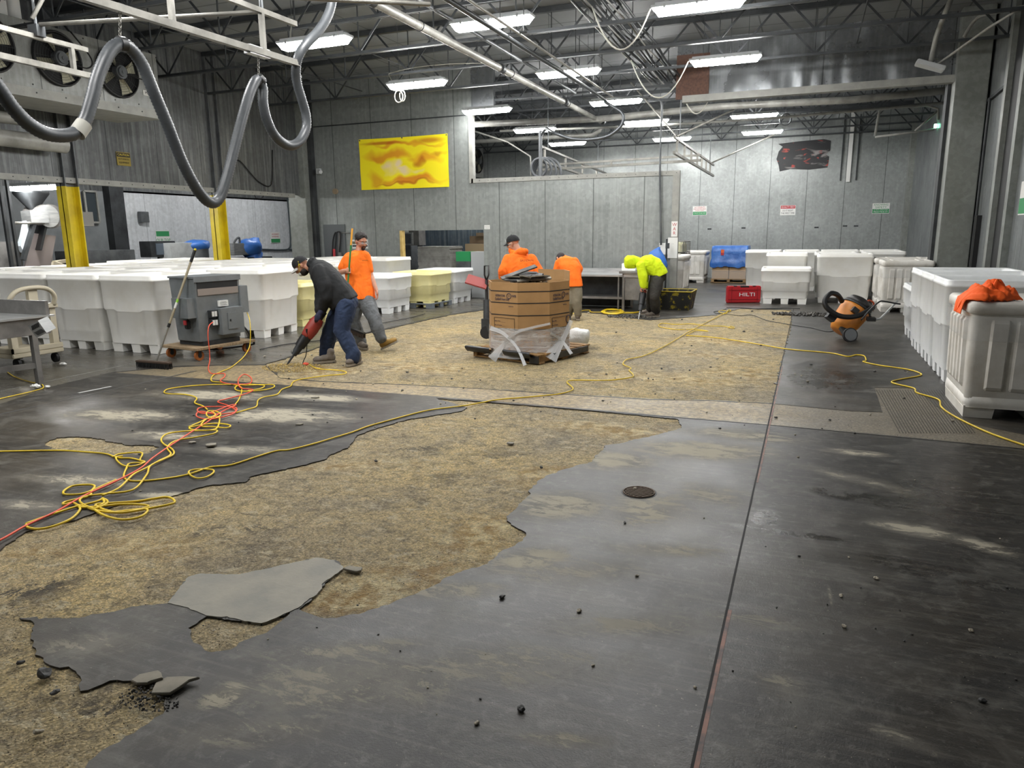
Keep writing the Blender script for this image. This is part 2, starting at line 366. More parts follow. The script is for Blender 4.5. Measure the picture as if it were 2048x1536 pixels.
def strip():
    t = NT('worn_brown_concrete'); P = t.pos(); n1 = t.noise(P, .9, 7, .7, .3); n2 = t.noise(P, 45, 4, .6)
    n4 = t.noise(P, 5, 7, .72, .4); b = t.mix(t.ramp(n1, .35, .65), '#554e42', '#6e6656'); b = t.mix(t.math('MULTIPLY', t.ramp(n4, .5, .65), .5), b, '#5d564a'); b = t.mix(t.math('MULTIPLY', t.ramp(n2, .5, .7), .5), b, '#aca28c')
    sx = t.n('SeparateXYZ'); t.L(P, sx.inputs[0]); lf = t.ramp(t.math('MULTIPLY', t.math('ADD', sx.outputs[0], -.2), -.5), .0, .35); lf = t.math('MULTIPLY', lf, t.ramp(t.math('MULTIPLY', t.math('ADD', sx.outputs[0], 8.5), .4), .2, .8)); n7 = t.noise(P, 18, 6, .75, .5)
    b = t.mix(t.math('MULTIPLY', lf, .9), b, t.mix(t.ramp(n7, .42, .6), '#6b5f48', '#a8936a'))
    t.setc(b); t.setr(t.ramp(n1, .35, .65, (.35,)*3, (.65,)*3)); t.bump(n7, .006); return t.m
M_strip = strip()
def wetgrey():
    t = NT('wet_grey_floor'); P = t.pos(); n1 = t.noise(t.pos((1, 2.5, 1)), .8, 7, .7, .3); n2 = t.noise(P, 30, 4, .6)
    b = t.mix(t.ramp(n1, .35, .65), '#45433f', '#5d594f'); b = t.mix(t.math('MULTIPLY', t.ramp(n2, .55, .7), .3), b, '#3a3733')
    t.setc(b); t.setr(t.ramp(n1, .35, .65, (.16,)*3, (.4,)*3)); t.bump(n2, .0015); return t.m
M_wet = wetgrey()
# ---------------------------------------------------------------- setting
CEIL = 5.7; XL = -12.9; XR = 2.95; YM = 17.0; YB = 27.8
m = MB(); m.b2((-19, -5, -.2), (XR+.2, YB+.2, -.009)); struct('floor', m, M_conc)
def jag(poly, amp=.012, step=.05, seed=0, closed=True):
    out = []; n = len(poly)
    for i in range(n if closed else n-1):
        a = Vector((*poly[i][:2], 0)); b = Vector((*poly[(i+1) % n][:2], 0)); L = (b-a).length; k = max(1, min(160, int(L/step)))
        d = (b-a).normalized() if L > 1e-6 else Vector((1, 0, 0)); nn = Vector((-d.y, d.x, 0))
        for j in range(k):
            p = a+(b-a)*j/k; q = noise.noise(p*9+Vector((seed, 0, 0)))+.7*noise.noise(p*27)+.5*noise.noise(p*70)
            out.append((p+nn*q*amp*(1 if j else .3)) )
    return out
def gp(pts): return [G(x, y) for x, y in pts]
E1 = gp([(-420, 1190), (-200, 1135), (0, 1100), (51, 1063), (150, 1040), (239, 1008), (342, 993), (393, 976), (427, 969), (489, 964), (501, 953), (581, 935), (649, 919), (656, 912), (700, 892), (713, 871), (737, 862), (795, 844), (819, 838),
      (870, 830), (924, 822), (934, 815), (905, 806), (873, 797), (1000, 806), (1180, 821), (1356, 838), (1364, 856), (1323, 867), (1264, 881), (1209, 891), (1182, 924), (1139, 936), (1096, 950), (1065, 971), (1055, 992), (1037, 1012), (1014, 1032),
      (1022, 1049), (1051, 1065), (1045, 1082), (1022, 1094), (991, 1114), (975, 1127), (936, 1139), (897, 1153), (873, 1168), (784, 1205), (717, 1228), (651, 1236), (623, 1228), (598, 1218), (636, 1186), (649, 1165), (687, 1136), (670, 1121),
      (632, 1116), (547, 1135), (478, 1150), (403, 1148), (376, 1155), (355, 1182), (335, 1207), (273, 1213), (205, 1227), (137, 1237), (92, 1235), (41, 1234), (65, 1244), (68, 1285), (70, 1309), (92, 1326), (137, 1333), (161, 1353), (156, 1370),
      (161, 1381), (191, 1374), (219, 1362), (273, 1362), (308, 1364), (330, 1395), (332, 1417), (308, 1435), (267, 1466), (205, 1500), (171, 1536), (90, 1640), (-100, 1800), (-600, 1800)])
E2 = gp([(376, 1256), (413, 1233), (444, 1236), (523, 1248), (560, 1233), (588, 1218), (575, 1232), (545, 1256), (533, 1265), (478, 1285), (461, 1299), (424, 1304), (386, 1285)])
E3 = gp([(89, 887), (113, 875), (154, 873), (191, 876), (232, 885), (260, 890), (297, 890), (319, 894), (301, 905), (273, 909), (226, 906), (171, 902), (113, 900)])
E4 = gp([(530, 729), (575, 715), (620, 701), (700, 673), (761, 661), (830, 645), (900, 630), (980, 618), (1080, 620), (1200, 627), (1300, 640), (1430, 630), (1480, 617), (1581, 620), (1584, 648), (1565, 715), (1552, 775), (1545, 806), (1410, 800), (1300, 798), (1100, 786), (960, 776), (800, 768), (640, 762), (560, 755)])
STR = gp([(226, 745), (330, 735), (430, 731), (528, 730), (560, 756), (640, 763), (800, 769), (960, 777), (1100, 787), (1300, 799), (1410, 801), (1545, 807), (1702, 822), (1765, 824), (1749, 775), (1830, 776), (1872, 812), (1935, 845), (2100, 880), (2230, 925), (2048, 897), (1775, 870), (1548, 850), (1360, 834), (1180, 818), (1000, 803), (873, 793), (740, 783), (600, 772), (400, 757)])
WETA = gp([(-160, 890), (0, 808), (130, 766), (224, 744), (330, 733), (430, 729), (528, 728), (620, 699), (700, 671), (761, 659), (830, 643), (900, 628), (978, 616), (960, 598), (700, 590), (300, 590), (-50, 640), (-500, 750)])
def cut(outer, holes, z0, z1, name, m, splits=()):
    cu = bpy.data.curves.new(name, 'CURVE'); cu.dimensions = '2D'; cu.fill_mode = 'BOTH'; cu.extrude = (z1-z0)/2
    for P in [outer]+holes:
        sp = cu.splines.new('POLY'); sp.points.add(len(P)-1)
        for i, p in enumerate(P): sp.points[i].co = (p[0], p[1], 0, 1)
        sp.use_cyclic_u = True
    o = bpy.data.objects.new(name, cu); link(o); bpy.context.view_layer.update()
    me = bpy.data.meshes.new_from_object(o.evaluated_get(bpy.context.evaluated_depsgraph_get()))
    bpy.data.objects.remove(o); me.transform(Matrix.Translation((0, 0, (z0+z1)/2)))
    me.materials.clear(); me.materials.append(m)
    for p in me.polygons: p.use_smooth = False
    o = bpy.data.objects.new(name, me); link(o); o['kind'] = 'structure'; return o
J1, J2, J3, J4 = jag(E1, .02, .022), jag(E2, .012, .018), jag(E3, .022, .02), jag(E4, .04, .08)
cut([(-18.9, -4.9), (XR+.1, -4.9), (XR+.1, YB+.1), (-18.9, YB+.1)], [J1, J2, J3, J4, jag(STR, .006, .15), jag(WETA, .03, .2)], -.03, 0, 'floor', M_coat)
def slab(P, z0, z1, name, m):
    return cut(P, [], z0, z1, name, m)
slab(jag(STR, .006, .15), -.03, -.003, 'floor', M_strip); slab(jag(WETA, .03, .2), -.03, -.0035, 'floor', M_wet)
# grey smoother slab patch between the two bare areas
SL = gp([(335, 1207), (355, 1182), (376, 1155), (403, 1148), (478, 1150), (547, 1135), (632, 1116), (670, 1121), (687, 1136), (649, 1165), (636, 1186), (598, 1216), (560, 1233), (523, 1247), (444, 1235), (413, 1232), (378, 1216)])
slab(jag(SL, .012, .02), -.02, .003, 'floor', mat('grey_smooth_screed', '#79766c', .55, 0, '#8d8778', 4, obj=False, bump=.002))
# control joint running away from the camera, and the one across
def joint(a, b, w_, m, z=.0008, nm='trim_1'):
    q = MB(); q.beam(Vector((a[0], a[1], z)), Vector((b[0], b[1], z)), w_, .002); return struct(nm, q, m)
M_joint = mat('dark_joint_filler', '#121110', .8); M_rust = mat('rusty_joint_edge', '#8d6252', .6, 0, '#4f4543', 9, obj=False)
joint((-.235, -3), (-.235, 16.9), .010, M_joint, nm='trim_1'); joint((-.222, -3), (-.222, 3.1), .016, M_rust, .0004, 'trim_2'); joint((-.222, 4.9), (-.218, 9.5), .012, M_rust, .0004, 'trim_2')
a, b = G(873, 796), G(1548, 851); joint(a, b, .009, M_joint, nm='trim_3'); joint(b, G(2048, 898), .008, M_joint, nm='trim_3')
a, b = G(0, 782), G(360, 706.5); joint(a, b, .012, M_trim, -.0025, 'trim_4')
a, b = G(-60, 842), G(393, 741.5); joint(a, b, .03, mat('scuffed_line', '#4d4c4a', .5), .0004, 'trim_4')
joint(G(157, 786), G(222, 773), .035, mat('white_floor_tape', '#b9b9b6', .6), .001, 'trim_5')
# grooved scored area at right
M_gr = mat('scored_groove', '#3a352d', .6)
q = MB()
for k in range(26):
    f = k/25; a = G(1753+f*130, 780); b = G(1800+f*150, 866); q.beam(Vector((a.x, a.y, .0)), Vector((b.x, b.y, .0)), .005, .003)
struct('trim_6', q, M_gr)
# walls
def wall(name, a, b, m, nm=None): q = MB(); q.b2(a, b); return struct(name, q, m)
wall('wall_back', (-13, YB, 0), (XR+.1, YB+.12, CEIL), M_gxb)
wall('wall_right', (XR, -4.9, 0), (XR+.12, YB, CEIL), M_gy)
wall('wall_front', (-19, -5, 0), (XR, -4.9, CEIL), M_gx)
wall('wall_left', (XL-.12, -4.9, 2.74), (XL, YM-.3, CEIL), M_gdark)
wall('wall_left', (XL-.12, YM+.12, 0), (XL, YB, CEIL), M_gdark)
wall('wall_side', (-18.1, -4.9, 0), (-18, 15.3, 2.9), mat('side_room_grey', '#8e9294', .5, .1, '#7d8183', 2, obj=False))
wall('wall_side', (-18.1, 15.3, 0), (-18, 24.5, 2.95), M_white_wall)
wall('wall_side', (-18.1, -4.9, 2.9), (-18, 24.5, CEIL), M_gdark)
wall('wall_side', (-18.1, 24.4, 0), (XL-.12, 24.5, CEIL), M_white_wall)
# middle partition with its opening
ox0, ox1, oz = -10.04, -7.63, 1.76
q = MB(); q.b2((-12.6, YM, 0), (ox0, YM+.1, CEIL)); q.b2((ox0, YM, oz), (ox1, YM+.1, CEIL if False else 2.95)); q.b2((ox0, YM, 2.95), (-7.9, YM+.1, CEIL)); q.b2((ox1, YM, 0), (-2.95, YM+.1, 2.95))
struct('wall_middle', q, M_gx)
q = MB(); q.b2((ox0, YM-.03, 0), (ox0+.07, YM+.12, oz)); struct('trim_7', q, mat('pale_wood_jamb', '#d8bb74', .6, 0, '#c2a35c', 6))
q = MB(); q.b2((-7.93, YM-.03, 2.9), (-2.8, YM+.13, 3.0)); q.b2((-2.95, YM-.03, 0), (-2.8, YM+.13, 2.9)); q.b2((-7.98, YM-.03, 2.9), (-7.88, YM+.13, 4.52)); struct('trim_8', q, M_trim)
q = MB()
for k in range(22):
    x = -7.7+k*.23; q.cyl((x, YM-.03, 2.95), (x, YM-.036, 2.95), .009, n=6)
struct('trim_8', q, M_steel_dk)
q = MB(); q.b2((-12.6, YM-.012, 4.5), (-7.95, YM, 4.53)); struct('trim_9', q, M_steel_dk)
q = MB(); q.b2((-7.9, YM-.01, 4.5), (-7.3, YM+.1, CEIL)); struct('wall_middle', q, M_soff)
# bluish panels behind the opening
wall('wall_inner', (-12.8, 20.4, 0), (-4.5, 20.5, 2.9), galv('bluish_panel', '#5c6a74', '#4a5660', 0, pitch=.8, rough=.35))
wall('wall_inner', (-11.6, 19.6, 0), (-10.9, 19.7, 2.6), mat('dark_machine_bay', '#3a3b3d', .5))
# sheet metal apron (soffit) over the opening to the back room
q = MB(); nx, nz = 56, 12
vs = []; fs = []
for j in range(nz+1):
    for i in range(nx+1):
        x = -2.25+i/nx*4.65; z = 4.56+j/nz*(CEIL-4.56); d = .035*noise.noise(Vector((x*2.2, 0, z*1.3)))+.02*noise.noise(Vector((x*7, 3, z*2)))
        vs.append((x, YM+d, z))
for j in range(nz):
    for i in range(nx): a = j*(nx+1)+i; fs.append((a, a+1, a+nx+2, a+nx+1))
q.add(vs, fs, True); q.b2((-2.25, YM+.06, 4.56), (2.4, YM+.1, CEIL)); struct('wall_apron', q, M_soff)
q = MB(); q.b2((-2.95, YM-.02, 4.5), (-2.25, YM+.05, 5.4)); struct('trim_10', q, M_osb)
q = MB(); q.b2((-2.8, YM-.06, 4.42), (2.4, YM+.14, 4.56)); struct('trim_10', q, M_trim)
wall('wall_apron', (-2.95, YM+.05, 4.56), (-2.25, YM+.1, CEIL), M_soff)
# ceiling
wall('ceiling', (-18.1, -4.9, CEIL), (XR+.12, YB+.12, CEIL+.1), M_ceil)
# lintel edge under the left wall, columns
q = MB(); q.b2((XL-.14, -4.9, 2.66), (XL+.03, 16.4, 2.76)); struct('trim_11', q, M_trim)
q = MB()
for k in range(60): q.cyl((XL+.03, .2+k*.27, 2.71), (XL+.036, .2+k*.27, 2.71), .01, n=6)
struct('trim_11', q, M_steel_dk)
def hcol(nm, c, w_, d_, z0, z1, m, label, lip=.0, m2=None, z2=None):
    t = thing(nm, label, 'column', (c[0], c[1], z0))
    def sec(a, b, mm, part):
        q = MB(); fl = .02
        q.b2((-w_/2, -d_/2, a-z0), (w_/2, -d_/2+fl, b-z0)); q.b2((-w_/2, d_/2-fl, a-z0), (w_/2, d_/2, b-z0)); q.b2((-.012, -d_/2, a-z0), (.012, d_/2, b-z0))
        q.build(part, mm, t)
    if m2: sec(z0, z2, m, 'painted_shaft'); sec(z2, z1, m2, 'upper_shaft')
    else: sec(z0, z1, m, 'shaft')
    q = MB(); q.b2((-w_*.8, -d_*.8, 0), (w_*.8, d_*.8, .02)); q.build('base_plate', M_steel_md, t)
    return t
hcol('steel_column', (XL-.05, 9.9), .25, .28, 0, CEIL, M_yel, 'yellow and grey steel column under the left wall edge, nearer one', m2=M_steel_md, z2=2.6)
hcol('steel_column', (XL-.05, 13.65), .25, .28, 0, CEIL, M_yel, 'yellow and grey steel column under the left wall edge, farther one behind the transformer', m2=M_steel_md, z2=2.6)
# galvanised corner column at the left end of the banner wall
q = MB(); q.b2((-13.3, YM-.35, 0), (-12.72, YM+.2, CEIL)); c_ = q.build('galvanised_column', M_gcol, bevel=.01); tag(c_, 'wide speckled galvanised column at the left end of the banner wall', 'column')
q = MB(); q.b2((-12.72, YM-.15, 0), (-12.6, YM+.1, CEIL)); struct('trim_12', q, M_steel_dk)
q = MB(); q.b2((2.36, YM-.28, 0), (2.9, YM+.2, CEIL)); c_ = q.build('galvanised_column', M_gcol, bevel=.012); tag(c_, 'wide speckled galvanised column by the right wall behind the white bins', 'column')
q = MB(); q.b2((2.3, YM+.2, 0), (2.9, YM+.55, CEIL)); struct('trim_12', q, M_steel_dk)  # dark strip standing in for the shadowed recess beside the column
# right wall: dark door track, rail, second panel
q = MB(); q.b2((XR-.06, 14.1, 0), (XR, 14.75, CEIL)); struct('trim_13', q, mat('dark_recess', '#17181a', .6))
q = MB(); q.b2((XR-.14, 14.75, 0), (XR, 14.95, CEIL)); q.b2((XR-.1, 13.9, 0), (XR, 14.1, CEIL)); struct('trim_13', q, M_gcol)
q = MB(); q.beam((XR-.03, 17, 4.0), (XR-.03, 14.9, 4.05), .05, .05); q.cyl((XR-.06, 16.4, .9), (XR-.06, 16.4, 4.0), .025); struct('trim_14', q, M_steel_dk)
q = MB(); q.b2((XR-.08, 16.2, 0), (XR, 16.45, 1.9)); struct('trim_14', q, M_black)
q = MB(); q.b2((XR-.16, YB-.35, 0), (XR, YB, CEIL)); q.b2((XR-.05, 22, 0), (XR, 22.2, CEIL)); struct('trim_15', q, M_gcol)

# ---------------------------------------------------------------- lamps
def make_lamp():
    t = thing('light_fixture', 'x', 'ceiling light')
    L = 1.27; W = .2
    q = MB(); q.add([(-L/2+.03, -W/2, .0), (L/2-.03, -W/2, .0), (L/2-.03, W/2, 0), (-L/2+.03, W/2, 0), (-L/2+.09, -W/2+.03, -.085), (L/2-.09, -W/2+.03, -.085), (L/2-.09, W/2-.03, -.085), (-L/2+.09, W/2-.03, -.085)],
          [(0,1,5,4),(1,2,6,5),(2,3,7,6),(3,0,4,7),(4,5,6,7)]); q.build('diffuser', M_lamp, t)
    q = MB(); q.b2((-L/2+.01, -W/2-.012, 0), (L/2-.01, W/2+.012, .035)); q.b2((-L/2+.06, -W/2+.02, .035), (L/2-.06, W/2-.02, .07)); q.build('housing', M_house, t, bevel=.005)
    for x in (-L/2+.2, 0, L/2-.2):
        for y in (-1, 1): q = MB(); q.b2((x-.015, y*(W/2+.012)-.006, -.02), (x+.015, y*(W/2+.012)+.006, .03)); q.build('clip', M_ss, t)
    for x in (-L/2+.25, L/2-.25): q = MB(); q.cyl((x, 0, .07), (x, 0, 1.12), .004, n=5); q.build('hanger_wire', M_steel_md, t)
    return t
lamp0 = make_lamp(); used = False
LG = [(-1.63, [7.2, 10.88, 14.32, 17.9, 21.55, 25.1], 4.68, 'right'), (-4.42, [6.7, 10.25, 13.84, 17.49, 20.9, 25.0], 4.62, 'middle'), (-6.95, [6.2, 9.7, 13.02, 16.6, 20.2, 23.6], 4.5, 'left')]
ORD = ['', '', 'nearest one in view', 'second one in view', 'third one in view', 'fourth one in view', 'farthest one']
for X, ys, z, side in LG:
    for k, Y in enumerate([3.5]+ys):
        if k == 0 and side == 'right': continue
        xx = X - (.12*k if side == 'left' else 0) + (.12*1 if side == 'left' else 0)
        lab = f'lit fluorescent fixture in the {side} row under the joists, {ORD[k]}' if k > 1 else (f'lit fluorescent fixture of the {side} row above the camera, ' + ('right over it' if k == 0 else 'just out of the frame'))
        zz = z+(.04 if k > 3 else 0)
        if not used: lamp0.location = (xx, Y, zz); lamp0['label'] = lab; lamp0['group'] = 'fluorescent ceiling lights'; used = True
        else: dup(lamp0, (xx, Y, zz), 0, lab, 'fluorescent ceiling lights')
r0, r1 = ray(20, 374), ray(122, 370); LY = 1.55/(r1.x/r1.y-r0.x/r0.y); pc_ = (WY(20, 374, LY)+WY(122, 370, LY))/2
for (x, y, z, lab) in ((pc_.x, pc_.y, pc_.z, 'lit fluorescent fixture in the side room, seen under the left wall at the far left'), (-15.6, 14.5, 3.9, 'lit side room fixture hidden behind the left wall, by the second yellow column'), (-15.6, 19.5, 3.9, 'lit side room fixture hidden behind the left wall, farthest in'), (-15.6, 4.5, 3.6, 'lit side room fixture out of the frame on the left')):
    l_ = dup(lamp0, (x, y, z), 0, lab, 'side room lights')
    if z == pc_.z: l_.scale = (1.22, 1, 1)
    for xx in (-.38, .38): q = MB(); q.cyl((xx, 0, 1.1), (xx, 0, CEIL-z), .004, n=5); q.build('hanger_wire', M_steel_md, l_)
for (x, y, lab) in ((-9.5, 19.2, 'lit fixture behind the grey wall, above the packing machine'), (-12, 2, 'lit fixture out of the frame at left'), (-8, .5, 'lit fixture out of the frame behind the camera')): dup(lamp0, (x, y, 4.6), 0, lab, 'lights out of view')
# ---------------------------------------------------------------- writing
def text(body, size, origin, xdir, ydir, m, parent, name='lettering', align='CENTER', lift=.002, ext=.0004, width=None):
    cu = bpy.data.curves.new('t', 'FONT'); cu.body = body; cu.size = size; cu.align_x = align; cu.align_y = 'CENTER'; cu.extrude = ext; cu.resolution_u = 2
    o = bpy.data.objects.new('t', cu); link(o); bpy.context.view_layer.update()
    me = bpy.data.meshes.new_from_object(o.evaluated_get(bpy.context.evaluated_depsgraph_get())); bpy.data.objects.remove(o)
    x = Vector(xdir).normalized(); y = Vector(ydir).normalized(); n = x.cross(y).normalized()
    sx = 1.0
    if width and len(me.vertices):
        w0 = max(v.co.x for v in me.vertices)-min(v.co.x for v in me.vertices); sx = width/w0
    mb = MB()
    mb.add([Vector(origin)+x*(v.co.x*sx)+y*v.co.y+n*(v.co.z+lift) for v in me.vertices], [tuple(p.vertices) for p in me.polygons])
    bpy.data.meshes.remove(me)
    return mb.build(name, m, parent, world=True)
def sign(c, xdir, w_, h_, label, bands, name='wall_sign', base=None, group=None, cat='sign', n_off=.012):
    """flat printed sign: bands = (z0,z1 as fractions from the top, colour material) ; texts = (row, body, size, material)"""
    c = Vector(c); x = Vector(xdir).normalized(); z = Vector((0, 0, 1)); n = x.cross(z)
    t = thing(name, label, cat, c-z*h_/2, group=group)
    mb = MB(); Mx = Matrix((x, n, z)).transposed(); mb.box(c+n*n_off*.5, (w_, n_off*.5, h_), M=Mx); mb.build('board', base or M_paper, t, world=True)
    for b in bands:
        if b[0] == 'band':
            _, f0, f1, m = b; mb = MB(); mb.box(c+n*(n_off*.76)+z*(h_/2-(f0+f1)/2*h_), (w_*.96, .002, (f1-f0)*h_), M=Mx); mb.build('colour_band', m, t, world=True)
        else:
            _, f, body, s, m = b[:5]; text(body, s, c+n*(n_off*.8)+z*(h_/2-f*h_), x, z, m, t, width=None if len(b) < 6 else b[5])
    return t
def tid(o, label, cat, group=None): return tag(o, label, cat, group)
# ---------------------------------------------------------------- roof joists
def joist(Y, label):
    t = thing('roof_joist', label, 'roof truss', (0, Y, 4.8), group='steel roof joists')
    x0, x1 = XL, XR; zb, zt = 0, .85
    q = MB(); q.b2((x0, -.04, zb), (x1, -.008, zb+.045)); q.b2((x0, .008, zb), (x1, .04, zb+.045)); q.build('bottom_chord', M_jb, t)
    q = MB(); q.b2((x0, -.045, zt-.05), (x1, .045, zt+.04)); q.build('top_chord', M_jb, t)
    q = MB(); x = x0; i = 0; P = 1.5
    while x < x1:
        a = min(x+P/2, x1); b = min(x+P, x1)
        q.beam((x, 0, zt), (a, 0, zb+.03), .016, .036); q.beam((a, 0, zb+.03), (b, 0, zt), .016, .036)
        q.beam((a, 0, zb+.03), (a, 0, zt), .014, .025); x += P; i += 1
    q.build('web', M_jb, t); return t
M_jb = mat('joist_steel', '#4a4d4f', .5, .35, '#36393b', 2, obj=False)
jn = ['nearest the camera', 'second from the camera', 'third from the camera', 'fourth from the camera', 'fifth from the camera', 'sixth from the camera', 'seventh from the camera', 'just before the partition wall', 'just past the partition wall', 'second past the partition wall', 'third past the partition wall', 'fourth past the partition wall', 'next but one to the back wall', 'next to the back wall']
for k in range(14):
    Y = 4.75+1.76*k
    joist(Y, f'dark open-web steel roof joist spanning the hall, {jn[k]}')
# bridging rods, along the hall
q = MB()
for x in (-11, -8.6, -3.2, .6): q.cyl((x, 3, 5.3), (x, YB, 5.3), .012, n=5); 
o = q.build('bridging_rod', M_jb); tag(o, 'thin steel bridging rods running through the roof joists', 'rod', kind='stuff')
# ---------------------------------------------------------------- pipes
t = thing('ceiling_pipe', 'long pale pipe with couplings running down the hall under the joists', 'pipe', (-5.45, 8, 4.6))
q = MB(); q.cyl((-5.45, 3, 4.62), (-5.5, 20.2, 4.62), .062, n=14); q.build('pipe', M_pipe_w, t, world=True)
for y in (8.75, 13.1, 16.9, 20.2):
    q = MB(); q.cyl((-5.46, y-.06, 4.62), (-5.46, y+.06, 4.62), .08, n=14); q.build('coupling', M_steel_dk, t, world=True)
for y in (6.5, 10.03, 13.55, 17.07, 19.8):
    q = MB(); q.cyl((-5.46, y, 4.62), (-5.46, y, 5.69), .008, n=5); q.tube([(-5.46+.075*cos(a), y, 4.62+.075*sin(a)) for a in [2*pi*i/12 for i in range(12)]], .008, 5, closed=True); q.build('hanger', M_steel_dk, t, world=True)
q = MB(); q.cyl((-5.2, 3, 4.82), (-5.25, 17, 4.82), .03, n=8); o = q.build('ceiling_pipe', M_steel_md); tag(o, 'thin grey pipe right beside the long pale ceiling pipe', 'pipe')
# dark pipe with a hose loop at its end
pts = [(-4.1, 4, 4.33), (-4.09, 9, 4.32), (-4.05, 14.6, 4.3)]+[WY(x, y, 15.2) for x, y in ((1212, 205), (1240, 222), (1247, 236), (1240, 254), (1216, 272), (1180, 279), (1140, 277), (1105, 264))]+[WY(1092, 258, 16.2), WY(1083, 270, 17.5)]
q = MB(); q.tube(smoothpath(pts, 6), .033, 10); o = q.build('ceiling_hose', mat('dark_pipe', '#4c4f52', .35, .5)); tag(o, 'dark pipe along the ceiling that ends in a hanging loop over the partition', 'hose')
q = MB(); q.cyl((-3.93, 4, 4.36), (-3.9, 15.2, 4.34), .018, n=6); o = q.build('conduit', M_pipe_w); tag(o, 'thin pale conduit running beside the dark ceiling pipe', 'conduit')
for k, y in enumerate((6.5, 10.05, 13.6)):
    q = MB(); q.beam((-4.25, y, 4.37), (-3.8, y, 4.37), .04, .02); q.cyl((-4.2, y, 4.37), (-4.2, y, 5.69), .007, n=5); q.cyl((-3.85, y, 4.37), (-3.85, y, 5.69), .007, n=5)
    o = q.build('pipe_hanger', M_steel_dk); tag(o, 'small steel trapeze hanger on the dark ceiling pipe, ' + ['nearest the camera', 'middle one', 'farthest one'][k], 'hanger', 'pipe hangers')
# cable bundle down the middle
rng = random.Random(3)
for k in range(9):
    x = -3.35+.085*k; z0 = 4.93+.05*rng.random(); pts = []
    for i in range(12):
        y = 4+i*1.25; pts.append((x+.02*rng.uniform(-1, 1)-.02*i, y, z0+.05*rng.uniform(-1, 1)))
    q = MB(); q.tube(smoothpath(pts, 3), .012+.006*(k % 3), 6); o = q.build('ceiling_cable', M_steel_dk if k % 3 else M_pipe_w)
    tag(o, 'thin ' + ('pale' if k % 3 == 0 else 'dark') + ' cable in the bundle strung under the roof, ' + ['leftmost', 'second from the left', 'third from the left', 'fourth from the left', 'in the middle', 'fourth from the right', 'third from the right', 'second from the right', 'rightmost'][k], 'cable', 'cables strung under the roof')
# sagging lamp leads
def sag(a, b, d, r, m, label, name='lamp_cord', n=14, side=(0, 0, 0), group=None):
    a, b = Vector(a), Vector(b); pts = []
    for i in range(n+1):
        t_ = i/n; p = a.lerp(b, t_); p.z -= d*4*t_*(1-t_); p += Vector(side)*4*t_*(1-t_); pts.append(p)
    q = MB(); q.tube(pts, r, 6); o = q.build(name, m); tag(o, label, 'cord', group); return o
M_cordw = mat('pale_cord', '#b9b7ad', .5)
sag((-2.28, 10.88, 4.7), WY(1185, 15, 10.9), .55, .012, M_cordw, 'pale cord sagging from the nearest lamp of the right row')
sag((-2.28, 14.32, 4.7), WY(1262, 120, 14.3), .65, .012, M_cordw, 'pale cord sagging from the second lamp of the right row')
sag(WY(1418, 198, 17.4), WY(1370, 200, 17.4), .3, .014, M_cordw, 'pale cord loop hanging under the plywood patch')
sag((-6.95-.6, 9.75, 4.5), (-7.6, 9.9, 4.85), -.05, .01, M_cordw, 'short pale cord looped above the nearest lamp of the left row')
q = MB(); c = WY(800, 193, 13.0)
q.tube([c+Vector((.09*cos(a)-.03, 0, .11*sin(a))) for a in [2*pi*i/16 for i in range(16)]], .011, 6, closed=True); q.tube([c+Vector((.06*cos(a)+.04, .02, .1*sin(a)+.01)) for a in [2*pi*i/16 for i in range(16)]], .011, 6, closed=True)
q.tube(smoothpath([c+Vector((0, 0, .1)), WY(790, 172, 13), WY(778, 150, 13), WY(782, 146, 13)]), .009, 6); q.tube(smoothpath([WY(782, 146, 13), WY(830, 135, 13), WY(900, 128, 13.2), (-6, 13.5, 4.84)]), .007, 6)
o = q.build('lamp_cord', M_cordw); tag(o, 'white cord coiled in loops beside the second lamp of the left row', 'cord')
for (px, py, Y, nm) in ((1446, 236, 21.5, 'third'),):
    q = MB(); c = WY(1571, 239, 21.5); q.tube([c+Vector((.14*cos(a), 0, .14*sin(a))) for a in [2*pi*i/16 for i in range(16)]], .02, 6, closed=True); q.cyl(c+Vector((0, 0, .14)), (c.x, c.y, 5.69), .006, n=5); o = q.build('lamp_cord', M_steel_md); tag(o, 'grey cable coil hanging right of the third lamp of the right row', 'cord')
# pale pipes across the back room
for (pts, r, lab) in (([WY(940, 249, 19.6), WY(1200, 238, 19.6), WY(1440, 213, 19.6), WY(1700, 200, 19.6), WY(1905, 180, 19.6)], .085, 'thick pale pipe across the back room, highest of the three'),
                      ([WY(930, 285, 22.4), WY(1050, 277, 22.4), WY(1185, 270, 22.4), WY(1198, 262, 22.4), WY(1203, 250, 22.4)], .07, 'pale pipe with an elbow across the back room, left of the middle'),
                      ([WY(1000, 262, 21), WY(1300, 252, 21), WY(1560, 235, 21), WY(1900, 205, 21)], .035, 'thin pale pipe across the back room below the thick one')):
    q = MB(); q.tube(pts, r, 10); o = q.build('ceiling_pipe', M_pipe_w); tag(o, lab, 'pipe')
